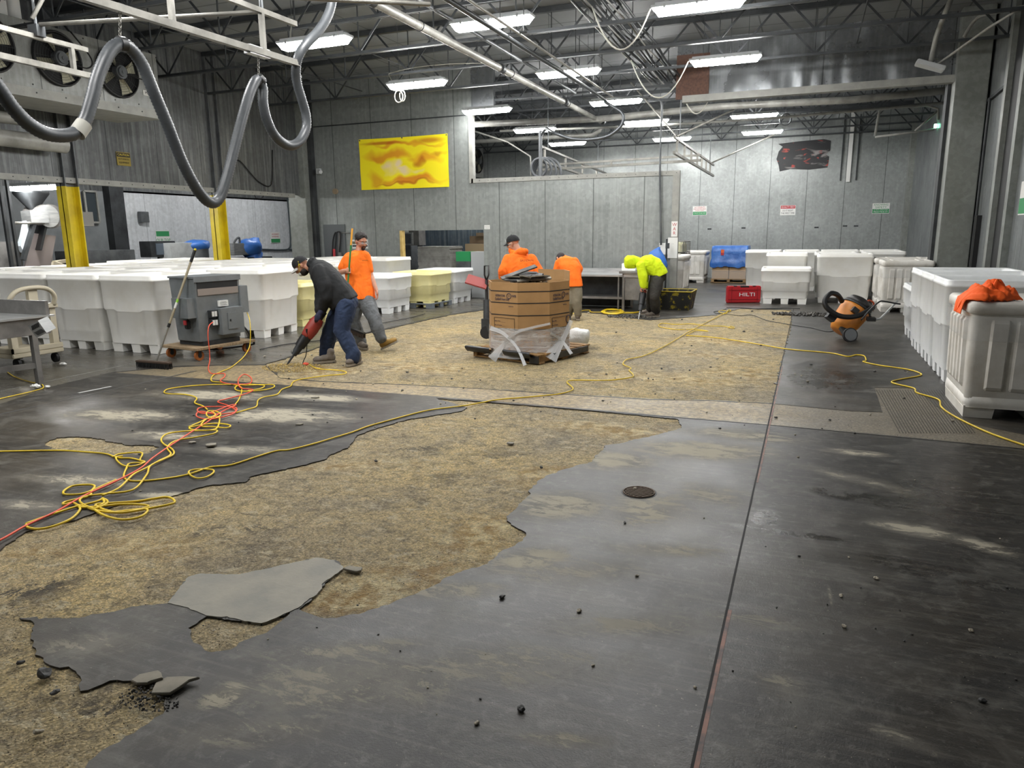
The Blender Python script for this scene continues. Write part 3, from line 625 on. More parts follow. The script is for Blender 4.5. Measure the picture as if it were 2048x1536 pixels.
# ---------------------------------------------------------------- trolley rails and the big hose
def rail(a, b, zt, zb, label, struts, name='trolley_rail'):
    t = thing(name, label, 'rail', (a[0], a[1], zb))
    q = MB(); q.beam((*a, zt), (*b, zt), .05, .05); q.build('upper_rail', M_rail, t, world=True)
    q = MB(); q.beam((*a, zb), (*b, zb), .06, .06); q.build('lower_rail', M_rail, t, world=True)
    for f in struts:
        p = Vector((*a, 0)).lerp(Vector((*b, 0)), f); q = MB(); q.beam((p.x, p.y, zb), (p.x, p.y, zt), .05, .04); q.build('strut', M_rail, t, world=True)
    return t
t = rail((-5.46, 2.6), (-5.33, 7.0), 3.9, 3.5, 'galvanised trolley rail carrying the big grey hose, above the left', (.62, .88))
q = MB(); q.cyl((-5.4, 3.6, 3.9), (-5.4, 3.6, 5.69), .02, n=6); q.cyl((-5.36, 6.5, 3.9), (-5.36, 6.5, 5.69), .02, n=6); q.build('drop_rod', M_steel_md, t, world=True)
q = MB(); q.box((-5.37, 6.4, 3.5), (.08, .3, .085)); q.build('splice', M_ss, t, world=True)
t = rail((-7.75, 2.5), (-7.9, 6.5), 3.78, 3.5, 'galvanised trolley rail in front of the fan unit, at the far left', (.72, .95))
q = MB(); q.cyl((-7.88, 5.9, 3.78), (-7.88, 5.9, 5.69), .015, n=6); q.cyl((-7.8, 3.4, 3.78), (-7.8, 3.4, 5.69), .015, n=6); q.build('drop_rod', M_steel_md, t, world=True)
q = MB(); q.box((-7.88, 5.9, 3.84), (.14, .1, .12)); q.build('clamp', M_steel_dk, t, world=True)
def pipe(a, b, r, label, m=None, name='brace_pipe'):
    q = MB(); q.cyl(a, b, r, n=10); o = q.build(name, m or M_rail); tag(o, label, 'pipe'); return o
pipe((-7.82, 5.9, 3.9), (-5.42, 6.55, 3.92), .022, 'galvanised cross pipe tying the two trolley rails together')
pipe((-5.38, 6.2, 3.98), (-4.0, 7.6, 4.1), .024, 'galvanised brace pipe from the hose rail towards the ceiling pipe')
pipe((-7.86, 5.85, 3.95), (-7.3, 6.6, 5.6), .022, 'galvanised diagonal brace rising from the far left rail to the roof')
pipe((-5.4, 6.3, 4.0), (-5.0, 4.6, 5.6), .02, 'galvanised diagonal brace rising from the hose rail to the roof')
HX = -5.4
hz = [(-60, 100), (0, 180), (25, 215), (60, 250), (100, 269), (145, 268), (168, 245), (182, 205), (197, 150), (218, 105), (240, 88), (262, 98), (285, 130), (310, 190), (335, 250), (365, 325), (395, 380), (420, 405), (438, 397), (452, 360), (468, 300), (485, 235), (500, 185), (514, 160), (525, 175), (526, 205), (534, 240), (550, 272), (575, 291), (598, 284), (612, 258), (612, 230), (604, 200), (594, 165), (592, 135), (598, 110), (615, 85), (640, 58), (660, 20), (672, -40)]
t = thing('suction_hose', 'big grey corrugated hose hanging in long loops from the trolley rail', 'hose', WX(240, 88, HX))
pts = smoothpath([WX(x, y, HX+(.25*max(0, (i-33))/6)) for i, (x, y) in enumerate(hz)], 14); L = [0]
for i in range(1, len(pts)): L.append(L[-1]+(pts[i]-pts[i-1]).length)
n = int(L[-1]/.014); rp = []; j = 0
for i in range(n+1):
    d = L[-1]*i/n
    while j < len(L)-2 and L[j+1] < d: j += 1
    rp.append(pts[j].lerp(pts[j+1], (d-L[j])/max(1e-6, L[j+1]-L[j])))
q = MB(); q.tube(rp, lambda f: .051+.0028*(1 if int(round(f*(n))) % 2 else -1), 14); q.build('corrugated_tube', mat('grey_hose', '#4a4d50', .4, 0, '#3d4043', 6), t, world=True)
def cuff(px, py, dx, dy, r, L_, m, nm):
    a = WX(px-dx, py-dy, HX); b = WX(px+dx, py+dy, HX); q = MB(); q.cyl(a, b, r, n=14); q.build(nm, m, t, world=True)
cuff(161, 258, 7, -10, .062, 0, mat('beige_cuff', '#a8a69c', .6), 'coupling_sleeve'); cuff(243, 88, 6, 1, .06, 0, M_black, 'strap'); cuff(520, 161, 4, 4, .058, 0, M_black, 'strap'); cuff(593, 154, 1, 3, .057, 0, M_black, 'strap')
for (x, y0, y1) in ((240, 22, 80), (517, 112, 152)):
    a = WX(x, y0, HX); b = WX(x, y1, HX); c_ = thing('hanging_chain', 'short chain and snap hook holding up the big hose, ' + ('left one' if x < 300 else 'right one'), 'chain', b)
    q = MB(); k = 9
    for i in range(k):
        p = a.lerp(b, (i+.5)/k); l = (a-b).length/k*.62
        q.tube([p+Vector(((.011*cos(s) if i % 2 else 0), (0 if i % 2 else .011*cos(s)), l*sin(s))) for s in [2*pi*u/10 for u in range(10)]], .0035, 5, closed=True)
    q.build('links', M_rail, c_, world=True)
    q = MB(); q.box(a+Vector((0, 0, .03)), (.05, .06, .05)); q.build('trolley', M_steel_dk, c_, world=True)
# rails of the back room
rail((-3.0, 17.3), (-3.05, 25), 3.75, 3.42, 'galvanised trolley rail in the back room, right of the partition end', (.05, .2, .35, .5, .62, .75, .88))
rail((-6.3, 17.5), (-7.0, 26.5), 3.75, 3.42, 'galvanised trolley rail in the back room, behind the dark post', (.05, .3, .55, .8))
t = rail((-7.2, 19.4), (-2.6, 18.7), 3.47, 3.35, 'galvanised cross rail hanging in the back room above the partition', (.1, .5, .95))
for (x, y, lb) in ((-3.0, 18, 'near end of the right'), (-3.05, 24, 'far end of the right'), (-6.4, 18.4, 'near end of the left'), (-6.9, 25, 'far end of the left')):
    pipe((x, y, 3.77), (x, y, 5.69), .012, 'thin drop rod holding the ' + lb + ' back room rail', M_steel_md, 'drop_rod')['group'] = 'drop rods of the back room rails'
pipe((-3.0, 17.5, 3.8), (-4.4, 18.9, 5.3), .022, 'pale diagonal brace left of the back room rail', M_rail); pipe((-3.0, 17.6, 3.8), (-1.9, 20, 4.7), .022, 'pale diagonal brace right of the back room rail', M_rail); pipe((-3.05, 24.6, 3.8), (-1.2, 26, 4.75), .025, 'pale diagonal brace at the far end of the back room rail', M_rail)
# post, hose reel and pipes standing behind the partition
q = MB(); q.cyl((-6.27, 17.45, 0), (-6.27, 17.45, 4.1), .045, n=10); o = q.build('pipe_post', M_steel_md); tag(o, 'dark vertical post rising behind the partition top', 'post')
q = MB(); c = WY(1078, 335, 17.75)
for k in range(4):
    R_ = .2+.05*k; q.tube([c+Vector((R_*cos(a)+.06*k, .05*k, R_*1.1*sin(a)-.05*k)) for a in [2*pi*i/20 for i in range(20)]], .032, 8, closed=True)
q.cyl(c, c+Vector((0, 0, -1.2)), .03, n=6); q.cyl((c.x, c.y, 0), c, .03, n=6); o = q.build('coiled_hose', mat('grey_hose_dark', '#505356', .5)); tag(o, 'coiled grey hose hanging just behind the partition top', 'hose')
q = MB(); q.tube([WY(945, 261, 18.2), WY(1015, 284, 18.2), WY(1061, 313, 18.2), WY(1062, 365, 18.2)], .02, 8); o = q.build('conduit', M_pipe_w); tag(o, 'bent pale conduit sloping down behind the partition', 'conduit')
q = MB(); q.tube(smoothpath([WY(1165, 196, 16.9), WY(1240, 193, 16.9), WY(1300, 196, 16.9), WY(1318, 200, 16.9), WY(1324, 212, 16.9), WY(1322, 260, 16.9), WY(1320, 350, 16.9), WY(1322, 490, 16.9)], 4), .022, 8); o = q.build('conduit', M_steel_md); tag(o, 'grey conduit dropping down the right end of the partition', 'conduit')
# ---------------------------------------------------------------- fan units (evaporators)
def fan(parent, c, r):
    c = Vector(c)
    f = MB(); n = 32
    f.lathe([(r*1.02, 0), (r*1.02, .05), (r*.97, .07), (r*.94, .05), (r*.94, .0)], n=n); X = Matrix(((0, 0, 1), (1, 0, 0), (0, 1, 0)))
    f.v = [X@v+c for v in f.v]; ring = f.build('fan_ring', M_black, parent, world=True)
    d = MB(); d.cyl(c+Vector((-.0, 0, 0)), c+Vector((.004, 0, 0)), r*.95, n=32); d.build('fan_opening', mat('fan_dark', '#0c0d0e', .7), parent, world=True)
    g = MB()
    for k in range(1, 11): g.tube([c+Vector((.085-.03*(k/10)**2, r*k/10.3*cos(a), r*k/10.3*sin(a))) for a in [2*pi*i/24 for i in range(24)]], .0022, 4, closed=True)
    for k in range(6):
        a = pi*k/6; g.tube([c+Vector((.086-.03*abs(s), r*s*cos(a), r*s*sin(a))) for s in (-1, -.6, 0, .6, 1)], .003, 4)
    g.build('wire_guard', M_steel_dk, parent, world=True)
    h = MB(); h.cyl(c+Vector((.01, 0, 0)), c+Vector((.13, 0, 0)), r*.27, n=18); h.cyl(c+Vector((.13, 0, 0)), c+Vector((.16, 0, 0)), r*.2, n=18); h.cyl(c+Vector((.16, 0, 0)), c+Vector((.17, 0, 0)), r*.07, n=10); h.build('motor', M_steel_md, parent, world=True)
    b = MB()
    for k in range(4):
        a0 = 2*pi*k/4+.4; vs = []
        for s in (.28, .9):
            for w_ in (-.28, .28): a = a0+w_; vs.append(c+Vector((.03+.04*(w_ > 0)-.01, r*s*cos(a), r*s*sin(a))))
        b.add([vs[0], vs[1], vs[3], vs[2]], [(0, 1, 2, 3)])
    b.build('blade', mat('fan_blade', '#8f8c78', .4, .5), parent, world=True)
M_fanbox = galv('fan_housing_metal', '#8f908c', '#7c7d79', 1, pitch=1.13, off=.4, rough=.4)
t = thing('evaporator_unit', 'large galvanised cooling unit with a row of black fans under the roof at upper left', 'fan unit', (-12.2, 8.5, 3.82))
FX = -11.6
q = MB(); q.b2((-12.7, 5.2, 3.98), (FX, 11.0, 5.0)); q.build('housing', M_fanbox, t, world=True)
q = MB(); q.add([(-12.4, 5.2, 3.8), (-12.4, 10.7, 3.8), (FX+.06, 10.98, 3.84), (FX+.06, 5.2, 3.84), (-12.7, 5.2, 3.99), (-12.7, 11.0, 3.99), (FX+.06, 11.06, 3.99), (FX+.06, 5.2, 3.99)], [(0,3,2,1),(4,5,6,7),(0,1,5,4),(1,2,6,5),(2,3,7,6),(3,0,4,7)]); q.build('drip_tray', M_trim, t, world=True)
q = MB()
for k in range(12): q.cyl((FX+.06, 5.5+.5*k, 3.92), (FX+.066, 5.5+.5*k, 3.92), .013, n=6)
for k in range(12): q.cyl((FX, 5.5+.5*k, 4.05), (FX+.006, 5.5+.5*k, 4.05), .013, n=6); q.cyl((FX, 5.5+.5*k, 4.95), (FX+.006, 5.5+.5*k, 4.95), .013, n=6)
q.build('bolts', M_black, t, world=True)
for y in (10.1, 8.97, 7.84, 6.7): fan(t, (FX, y, 4.52), .42)
q = MB(); q.b2((FX, 10.62, 4.23), (FX+.008, 10.93, 4.32)); pl = q.build('name_plate', M_paper, t, world=True)
text('MCCO', .07, (FX+.008, 10.76, 4.275), (0, 1, 0), (0, 0, 1), M_text, t)
q = MB()
for y in (5.6, 8, 10.6):
    for x in (-12.6, -11.7): q.cyl((x, y, 5.0), (x, y, 5.69), .012, n=5)
q.build('hanger_rod', M_steel_md, t, world=True)
q = MB(); q.tube(smoothpath([(FX+.12, 10.1, 4.52), (FX+.22, 10.35, 4.45), (FX+.2, 10.5, 4.5), (FX+.1, 10.4, 4.8), (FX+.03, 10.45, 4.98)]), .012, 6); q.tube(smoothpath([(FX+.12, 8.97, 4.52), (FX+.24, 9.3, 4.42), (FX+.2, 9.45, 4.6), (FX+.1, 9.2, 4.98)]), .012, 6); q.build('motor_cable', M_rubber, t, world=True)
for k, (y, x) in enumerate(((7.9, -11.95), (8.6, -11.95))):
    q = MB(); q.cyl((x, y, 5.05), (x, y, 5.38), .1 if k else .07, n=14); q.box((x, y-.25, 5.15), (.2, .16, .26)); o = q.build('valve_body', M_paper if k else M_steel_md); tag(o, 'pale valve canister on top of the fan unit' if k else 'small grey electrical box on top of the fan unit', 'valve')
t = thing('evaporator_unit', 'cooling unit with black fans in the back room, seen over the partition', 'fan unit', (-12.5, 26, 3.9))
q = MB(); q.b2((-12.85, 24.0, 3.85), (-12.3, 27.5, 5.05)); q.build('housing', M_fanbox, t, world=True)
for y in (26.9, 25.9, 24.9): fan(t, (-12.3, y, 4.45), .46)
# ducts at far left above the opening
for k, (a, b) in enumerate((((-13.9, 5.5, 3.7), (-13.0, 10.3, 3.4)), ((-13.6, 5.0, 3.25), (-13.05, 11.5, 3.1)))):
    pass
q = MB(); q.cyl((XL+.28, 3, 3.35), (XL+.28, 9.7, 3.3), .14, n=16); o = q.build('duct', M_pipe_w); tag(o, 'fat pale duct running along the left wall under the fan unit, lower one', 'duct')
q = MB(); q.cyl((XL+.3, 4, 3.62), (XL+.3, 8.9, 3.64), .1, n=16); o = q.build('duct', M_pipe_w); tag(o, 'thinner pale duct right under the fan unit, upper one', 'duct')
# ---------------------------------------------------------------- banner and signs
def banner_mat():
    t = NT('blurred_banner_print'); P = t.pos()
    sx = t.n('SeparateXYZ'); t.L(P, sx.inputs[0])
    u = t.math('DIVIDE', t.math('ADD', sx.outputs[0], 11.15), 2.6); v = t.math('DIVIDE', t.math('SUBTRACT', sx.outputs[2], 2.83), 1.28)
    nz = t.n('TexNoise'); t.L(P, nz.inputs['Vector']); nz.inputs['Scale'].default_value = 1.6; nz.inputs['Detail'].default_value = 2
    sc = t.n('SeparateColor'); t.L(nz.outputs['Color'], sc.inputs[0])
    uu = t.math('ADD', u, t.math('MULTIPLY', t.math('SUBTRACT', sc.outputs[0], .5), .5)); vv = t.math('ADD', v, t.math('MULTIPLY', t.math('SUBTRACT', sc.outputs[1], .5), .5))
    def blob(cx, cy, rx, ry, s_, U=uu, V=vv):
        a = t.math('DIVIDE', t.math('SUBTRACT', U, cx), rx); b = t.math('DIVIDE', t.math('SUBTRACT', V, cy), ry)
        d = t.math('SQRT', t.math('ADD', t.math('MULTIPLY', a, a), t.math('MULTIPLY', b, b))); return t.math('MULTIPLY', t.ramp(d, .35, 1.1, (1, 1, 1), (0, 0, 0)), s_)
    def mx(l):
        r = l[0]
        for q in l[1:]: r = t.math('MAXIMUM', r, q)
        return r
    c = t.mix(mx([blob(.3, .66, .36, .12, .9), blob(.72, .58, .24, .13, .8), blob(.55, .15, .5, .09, 1), blob(.14, .2, .16, .2, .7), blob(.5, .86, .5, .05, .8)]), '#f3e11b', '#dc8f1c')
    c = t.mix(mx([blob(.28, .9, .3, .045, .8, u, v), blob(.8, .9, .2, .07, .7, u, v), blob(.86, .68, .1, .08, .6), blob(.66, .5, .07, .12, .7), blob(.5, .1, .45, .03, .7)]), c, '#b4500f')
    c = t.mix(mx([blob(.4, .42, .09, .16, .9), blob(.5, .3, .2, .07, .85)]), c, '#e6cfae')
    t.setc(c); t.setr(.5); return t.m
t = thing('banner', 'large yellow banner with smeared orange lettering hung on the grey wall', 'banner', (-9.85, YM-.02, 2.82))
q = MB(); nx, nz = 30, 16; vs = []; fs = []
for j in range(nz+1):
    for i in range(nx+1):
        x = -11.15+2.6*i/nx; z = 2.83+1.28*j/nz; vs.append((x, YM-.035+.012*sin(x*5)*(1-j/nz)+.006*sin(z*9), z-.012*sin(pi*i/nx)*(j/nz)))
for j in range(nz):
    for i in range(nx): a = j*(nx+1)+i; fs.append((a, a+1, a+nx+2, a+nx+1))
q.add(vs, fs, True); q.build('cloth', banner_mat(), t, world=True)
for i, x in enumerate((-11.12, -9.85, -8.58)):
    q = MB(); q.cyl((x, YM-.05, 4.08), (x, YM-.0, 4.08), .018, n=8); q.build('grommet', M_steel_md, t, world=True)
def dark_banner():
    t = NT('dark_banner_print'); P = t.pos(); n1 = t.noise(t.pos((.8, 1, 2.2)), 1.3, 3, .5, 1.2); n2 = t.noise(t.pos((.7, 1, 2.4)), 1.9, 3, .5, 1.5)
    c = t.mix(t.ramp(n1, .57, .68), '#17181b', '#8b8583'); c = t.mix(t.ramp(n2, .6, .66), c, '#a8372c'); t.setc(c); t.setr(.5); return t.m
q = MB(); poly = [(-1.25, 4.6), (-.6, 4.65), (.2, 4.68), (.42, 4.62), (.42, 4.3), (.3, 4.18), (.4, 4.1), (.38, 3.75), (-.2, 3.7), (-.8, 3.75), (-1.15, 3.68), (-1.2, 3.9), (-1.28, 4.1), (-1.22, 4.35), (-1.1, 4.5)]
n = len(poly); q.add([(x, YB-.02, z) for x, z in poly]+[(x, YB-.005, z) for x, z in poly], [tuple(range(n)), tuple(reversed(range(n, 2*n)))]+[((i+1) % n, i, n+i, n+(i+1) % n) for i in range(n)])
o = q.build('banner', dark_banner()); tag(o, 'dark banner with red and grey smears on the back wall', 'banner')
X1 = (1, 0, 0)
sign((-3.82, YB, 2.41), X1, .5, .32, 'white safety sign with red lettering over a green panel, back wall by the partition', [('band', .62, .97, M_green), ('t', .15, 'ACCIDENTS', .07, M_red), ('t', .33, 'ARE AVOIDABLE', .06, M_red), ('t', .5, 'EVERY DAY', .06, M_red), ('t', .79, 'IT PAYS TO BE SAFE', .05, M_textw)])
sign((-.8, YB, 2.36), X1, .5, .34, 'white QUALITY FIRST sign with a red top on the back wall', [('band', .03, .34, M_red), ('t', .19, 'QUALITY FIRST', .075, M_textw, .44), ('t', .54, 'DO IT RIGHT', .08, M_text, .34), ('t', .8, 'THE FIRST TIME', .08, M_text, .44)])
sign((2.12, YB, 2.36), X1, .52, .34, 'white and green KNOWING SAFETY sign on the back wall by the right corner', [('band', .55, .96, M_green), ('t', .16, 'KNOWING', .085, M_green, .42), ('t', .4, 'SAFETY', .085, M_green, .34), ('t', .64, 'IS NOT ENOUGH', .055, M_textw, .42), ('t', .84, 'PRACTICE IT!', .07, M_textw, .42)])
sign((-9.2+1.67, YM, 1.82), X1, .15, .1, 'tiny white notice right of the opening in the grey wall', [('t', .35, 'SHUT DOOR', .022, M_text), ('t', .72, 'AFTER USE', .022, M_text)])
sign((-12.15, YM, 1.45), X1, .3, .26, 'white paper notice on the grey wall left of the man in the orange tee', [('t', .5, '&', .14, M_text)], name='paper_notice', cat='notice')
sign((-11.3, YM, 1.42), X1, .5, .24, 'white framed notice on the grey wall right of the man in the orange tee', [('band', .2, .5, mat('notice_print', '#6b6d55', .6)), ('band', .6, .8, M_steel_dk)], name='paper_notice', cat='notice')
sign((-2.875, YM-.03, 1.72), X1, .14, .34, 'narrow white label with red letters high on the partition end post', [('t', .22, 'W', .1, M_red), ('t', .5, 'A', .1, M_red), ('t', .78, 'R', .1, M_red)])
sign((-3.06, YM-.012, 1.28), X1, .3, .26, 'white paper taped to the left of the partition end post', [], name='paper_notice', cat='notice')
sign((-2.9, YM-.034, 1.3), X1, .22, .46, 'longer white paper taped on the partition end post', [('t', .3, '-----', .03, M_text)], name='paper_notice', cat='notice')
Y1 = (0, -1, 0)
sign((XR, 17.3, 2.2), Y1, .45, .55, 'white sign with red letters over green on the right wall', [('band', .6, .97, M_green), ('t', .2, 'CAUTION', .09, M_red), ('t', .42, 'SAFETY', .09, M_red)], n_off=.02)
sign((XR, 15.25, 2.2), Y1, .4, .62, 'yellow CAUTION sign on the right wall', [('band', .04, .25, M_text), ('t', .15, 'CAUTION', .07, M_yel, .34), ('t', .5, '!', .22, M_text), ('t', .85, 'DOOR', .07, M_text)], base=M_yel, n_off=.02)
sign((XR, 13.3, 2.1), Y1, .5, .5, 'white and green sign on the right wall at the edge of the frame', [('band', .5, .96, M_green)], n_off=.02)
sign((XL, 11.15, 3.2), (0, 1, 0), .32, .26, 'old yellow CAUTION sign on the stained left wall', [('band', .05, .35, M_text), ('t', .2, 'CAUTION', .06, M_yel), ('t', .52, 'AUTOMATIC', .045, M_text), ('t', .78, 'EQUIPMENT', .045, M_text)], base=mat('faded_yellow', '#8c7a2a', .6), n_off=.02)
for (x, y, lab, bands) in ((-18, 18.2, 'green and white OUR TOP sign on the white side room wall', [('band', .05, .45, M_green), ('t', .75, 'OUR TOP', .12, M_green)]), (-18, 20.6, 'QUALITY FIRST sign with red top on the white side room wall', [('band', .03, .35, M_red), ('t', .2, 'QUALITY FIRST', .07, M_textw), ('t', .55, 'DO IT RIGHT', .08, M_text), ('t', .82, 'THE FIRST TIME', .08, M_text)]), (-18, 22.35, 'red and green safety sign on the white side room wall by the column', [('band', .62, .97, M_green), ('t', .2, 'ACCIDENTS', .07, M_red), ('t', .42, 'AVOIDABLE', .07, M_red)])):
    p = WX({18.2: 325, 20.6: 435, 22.35: 550}[y], {18.2: 474, 20.6: 475, 22.35: 475}[y], -18)
    sign(p, (0, 1, 0), .5, .38, lab, bands, n_off=.03)
# round wall fittings
q = MB(); c = WY(672, 383, YM); q.cyl(c, c-Vector((0, .06, 0)), .075, n=18); o = q.build('round_vent', mat('tan_disc', '#8d7c66', .5)); tag(o, 'small round tan fitting on the grey wall left of the banner', 'vent')
t = thing('security_camera', 'small white camera on the grey wall near the corner column', 'camera', WY(640, 343, YM))
c = WY(640, 343, YM); q = MB(); q.box(c-Vector((0, .05, 0)), (.1, .1, .14)); q.build('mount', M_house, t, world=True); q = MB(); q.cyl(c+Vector((.04, -.1, 0)), c+Vector((.14, -.16, -.03)), .05, n=12); q.build('camera_body', M_house, t, world=True)
for i, (x, y) in enumerate(((1419, 458), (1487, 456), (1633, 455), (1690, 452), (1712, 452))):
    q = MB(); c = WY(x, y, YB); q.box(c-Vector((0, .005, 0)), (.14, .01, .05)); o = q.build('wall_scuff', M_steel_dk); tag(o, 'small dark slot in the back wall, ' + ['leftmost of the row', 'second from the left', 'middle one of the row', 'fourth from the left', 'rightmost of the row'][i], 'slot', 'dark slots in the back wall')
# vertical track hanging on the back wall
q = MB(); q.b2((.98, YB-.1, 3.25), (1.1, YB-.02, 5.6)); o = q.build('wall_track', M_paper); tag(o, 'white vertical track on the upper back wall', 'track')
for k, x in enumerate((.8, 1.28)):
    q = MB(); q.b2((x-.015, YB-.08, 3.3), (x+.015, YB-.02, 5.4)); o = q.build('wall_track', M_steel_dk); tag(o, 'thin dark vertical rod ' + ('left' if k == 0 else 'right') + ' of the white track on the back wall', 'rod')
# box lamp and pipes hung at upper right
t = thing('floodlight', 'grey tilted floodlight hanging at upper right near the column', 'lamp', WY(1860, 132, 14.5))
c = WY(1860, 132, 14.5); q = MB(); q.box(c, (.45, .3, .07), M=Matrix.Rotation(.35, 3, 'Y')); q.build('lamp_head', M_house, t, world=True, bevel=.01)
q = MB(); q.tube([c, WY(1872, 75, 14.5), WY(1884, 42, 14.4), WY(1905, -10, 14.3)], .04, 8); q.build('drop_pipe', M_pipe_w, t, world=True)
q = MB(); q.tube([WY(1876, 128, 14.5), WY(1978, 55, 14.0), WY(2060, 5, 13.5)], .02, 8); o = q.build('conduit', M_pipe_w); tag(o, 'thin pale conduit slanting up from the floodlight', 'conduit')
q = MB(); q.tube(smoothpath([WY(1928, 74, 15.9), WY(1950, 40, 15.9), WY(1975, 28, 15.5), WY(2048, 14, 14.2)]), .03, 8); o = q.build('conduit', M_pipe_w); tag(o, 'bent pale conduit passing in front of the right column top', 'conduit')
t = thing('door_header_frame', 'bent steel pipe frame of the dock door in the far right corner', 'frame', WY(1780, 270, 23))
q = MB(); q.tube([WY(1750, 272, 23), WY(1759, 222, 23), WY(1775, 216, 23), WY(1855, 211, 23), WY(1876, 218, 23), WY(1876, 240, 23)], .035, 8); q.build('pipe_frame', M_pipe_w, t, world=True)
q = MB(); q.tube([WY(1750, 274, 23), WY(1868, 259, 23)], .03, 8); q.tube([WY(1830, 262, 23), WY(1875, 222, 23)], .03, 8); q.build('lower_bar', M_pipe_w, t, world=True)
q = MB(); q.box(WX(1871, 252, XR-.05), (.06, .1, .1)); o = q.build('exit_beacon', emis('green_led', (.3, 1, .6), 3)); tag(o, 'tiny green indicator light by the top of the right column', 'light')
# hose station on the grey wall
t = thing('hose_station', 'wash-down hose with red nozzle hung on the grey wall behind the workers', 'hose', WY(690, 500, YM-.06))
q = MB()
yy = YM-.06
q.tube(smoothpath([WY(x, y, yy) for x, y in ((661, 560), (664, 520), (666, 480), (672, 465), (671, 490), (669, 505))]), .016, 7); q.tube(smoothpath([WY(x, y, yy) for x, y in ((674, 464), (681, 467), (679, 500), (677, 530), (671, 550), (662, 562), (664, 545))]), .016, 7); q.build('hose', M_rubber, t, world=True)
q = MB(); q.cyl(WY(668, 498, yy-.02), WY(669, 520, yy-.02), .035, n=10); q.build('nozzle', M_red, t, world=True)
q = MB(); q.tube([WY(x, y, YM-.03) for x, y in ((679, 462), (679, 520))], .025, 7); q.tube([WY(x, y, YM-.03) for x, y in ((683, 466), (700, 466))], .015, 7); q.box(WY(681, 512, YM-.05), (.1, .06, .2)); q.build('valve', M_ssd, t, world=True)
q = MB(); q.b2((-12.45, YM-.03, 0), (-11.75, YM, 1.95)); struct('door_1', q, mat('grey_door', '#5b5f61', .45, .3)); 
# cable and pipes on lintel wall
q = MB(); q.tube(smoothpath([WX(x, y, XL+.03) for x, y in ((462, 345), (470, 325), (480, 322), (500, 345), (520, 365), (543, 368), (545, 300))]), .014, 6); o = q.build('wall_cable', M_rubber); tag(o, 'black cable looping across the dark left wall', 'cable')
q = MB(); q.tube(smoothpath([WX(x, y, -17.95) for x, y in ((574, 390), (578, 430), (581, 480), (578, 497), (560, 500), (520, 499), (505, 503))]), .03, 6); q.tube([WX(578, 499, -17.95), WX(592, 501, -17.95)], .03, 6); o = q.build('wall_pipe', mat('dark_green_pipe', '#3c4649', .5)); tag(o, 'dark pipe running down the white side room wall beside the column', 'pipe')
q = MB(); q.tube([WX(508, 388, XL+.02), WX(512, 396, XL+.02), WX(520, 398, XL+.02), WX(526, 394, XL+.02), WX(528, 388, XL+.02)], .01, 5); o = q.build('wall_cable', M_rubber); tag(o, 'small black cable loop hanging under the left wall edge', 'cable')
# ---------------------------------------------------------------- bulk bins
def ring(hw, hd, r, z, zf=None, nc=4, ns=16):
    """rounded rectangle outline with points along the straights, so a step line can dip"""
    pts = []
    cs = [(hw-r, hd-r, 0), (-hw+r, hd-r, pi/2), (-hw+r, -hd+r, pi), (hw-r, -hd+r, 1.5*pi)]
    for i, (cx, cy, a0) in enumerate(cs):
        for k in range(nc+1):
            a = a0+pi/2*k/nc; pts.append((cx+r*cos(a), cy+r*sin(a)))
        nx_, ny_, a1 = cs[(i+1) % 4]
        p = pts[-1]; q_ = (nx_+r*cos(a1), ny_+r*sin(a1))
        for k in range(1, ns): pts.append((p[0]+(q_[0]-p[0])*k/ns, p[1]+(q_[1]-p[1])*k/ns))
    return [(x, y, z+(zf(x, y) if zf else 0)) for x, y in pts]
def loft(mb, rings, close_last=True):
    n = len(rings[0]); vs = [p for r in rings for p in r]; fs = []
    for j in range(len(rings)-1):
        for i in range(n): fs.append((j*n+i, j*n+(i+1) % n, (j+1)*n+(i+1) % n, (j+1)*n+i))
    if close_last: fs.append(tuple(range((len(rings)-1)*n, len(rings)*n)))
    mb.add(vs, fs, True)
def bin_mesh(w_, d_, h, low=False):
    q = MB(); W, D = w_/2, d_/2; led = h*.56 if not low else h*.62
    def dip(x, y):
        a = min(abs(x)/W if abs(abs(y)-D) < .09 else 9, abs(y)/D if abs(abs(x)-W) < .09 else 9)
        return -.03 if a < .42 else (-.03*(1-(a-.42)/.06) if a < .48 else 0)
    e = .004
    R = [ring(W-.07, D-.07, .06, .13), ring(W-.066, D-.066, .06, .145)]
    if low: R += [ring(W-.055, D-.055, .06, .36*h), ring(W-.035, D-.035, .06, .36*h+.012)]
    R += [ring(W-.04, D-.04, .07, led-.012, dip), ring(W-.027, D-.027, .07, led, dip), ring(W-.022, D-.022, .07, led+.015, dip),
          ring(W-.014, D-.014, .07, h-.085), ring(W-.003, D-.003, .07, h-.078), ring(W-.003, D-.003, .07, h-.05), ring(W-.012, D-.012, .065, h-.042),
          ring(W-.01, D-.01, .065, h-.012), ring(W-.018, D-.018, .06, h), ring(W-.05, D-.05, .05, h), ring(W-.062, D-.062, .05, h-.02), ring(W-.075, D-.075, .05, h-.1), ring(W-.11, D-.11, .05, .22)]
    loft(q, R)
    base = ring(W-.075, D-.075, .06, .13); q.add(base, [tuple(reversed(range(len(base))))])
    fx = W-.075; fy = D-.075
    for ix in (-1, 0, 1):
        for iy in (-1, 0, 1):
            sx = .2 if ix else .17; sy = .2 if iy else .17
            cx = ix*(fx-sx/2-e); cy = iy*(fy-sy/2-e)
            q.box((cx, cy, .068), (sx, sy, .136), taper=.9)
    return q
def make_bin(w_, d_, h, m, low=False, name='bulk_bin'):
    o = bin_mesh(w_, d_, h, low).build(name, m); return o
stash = []
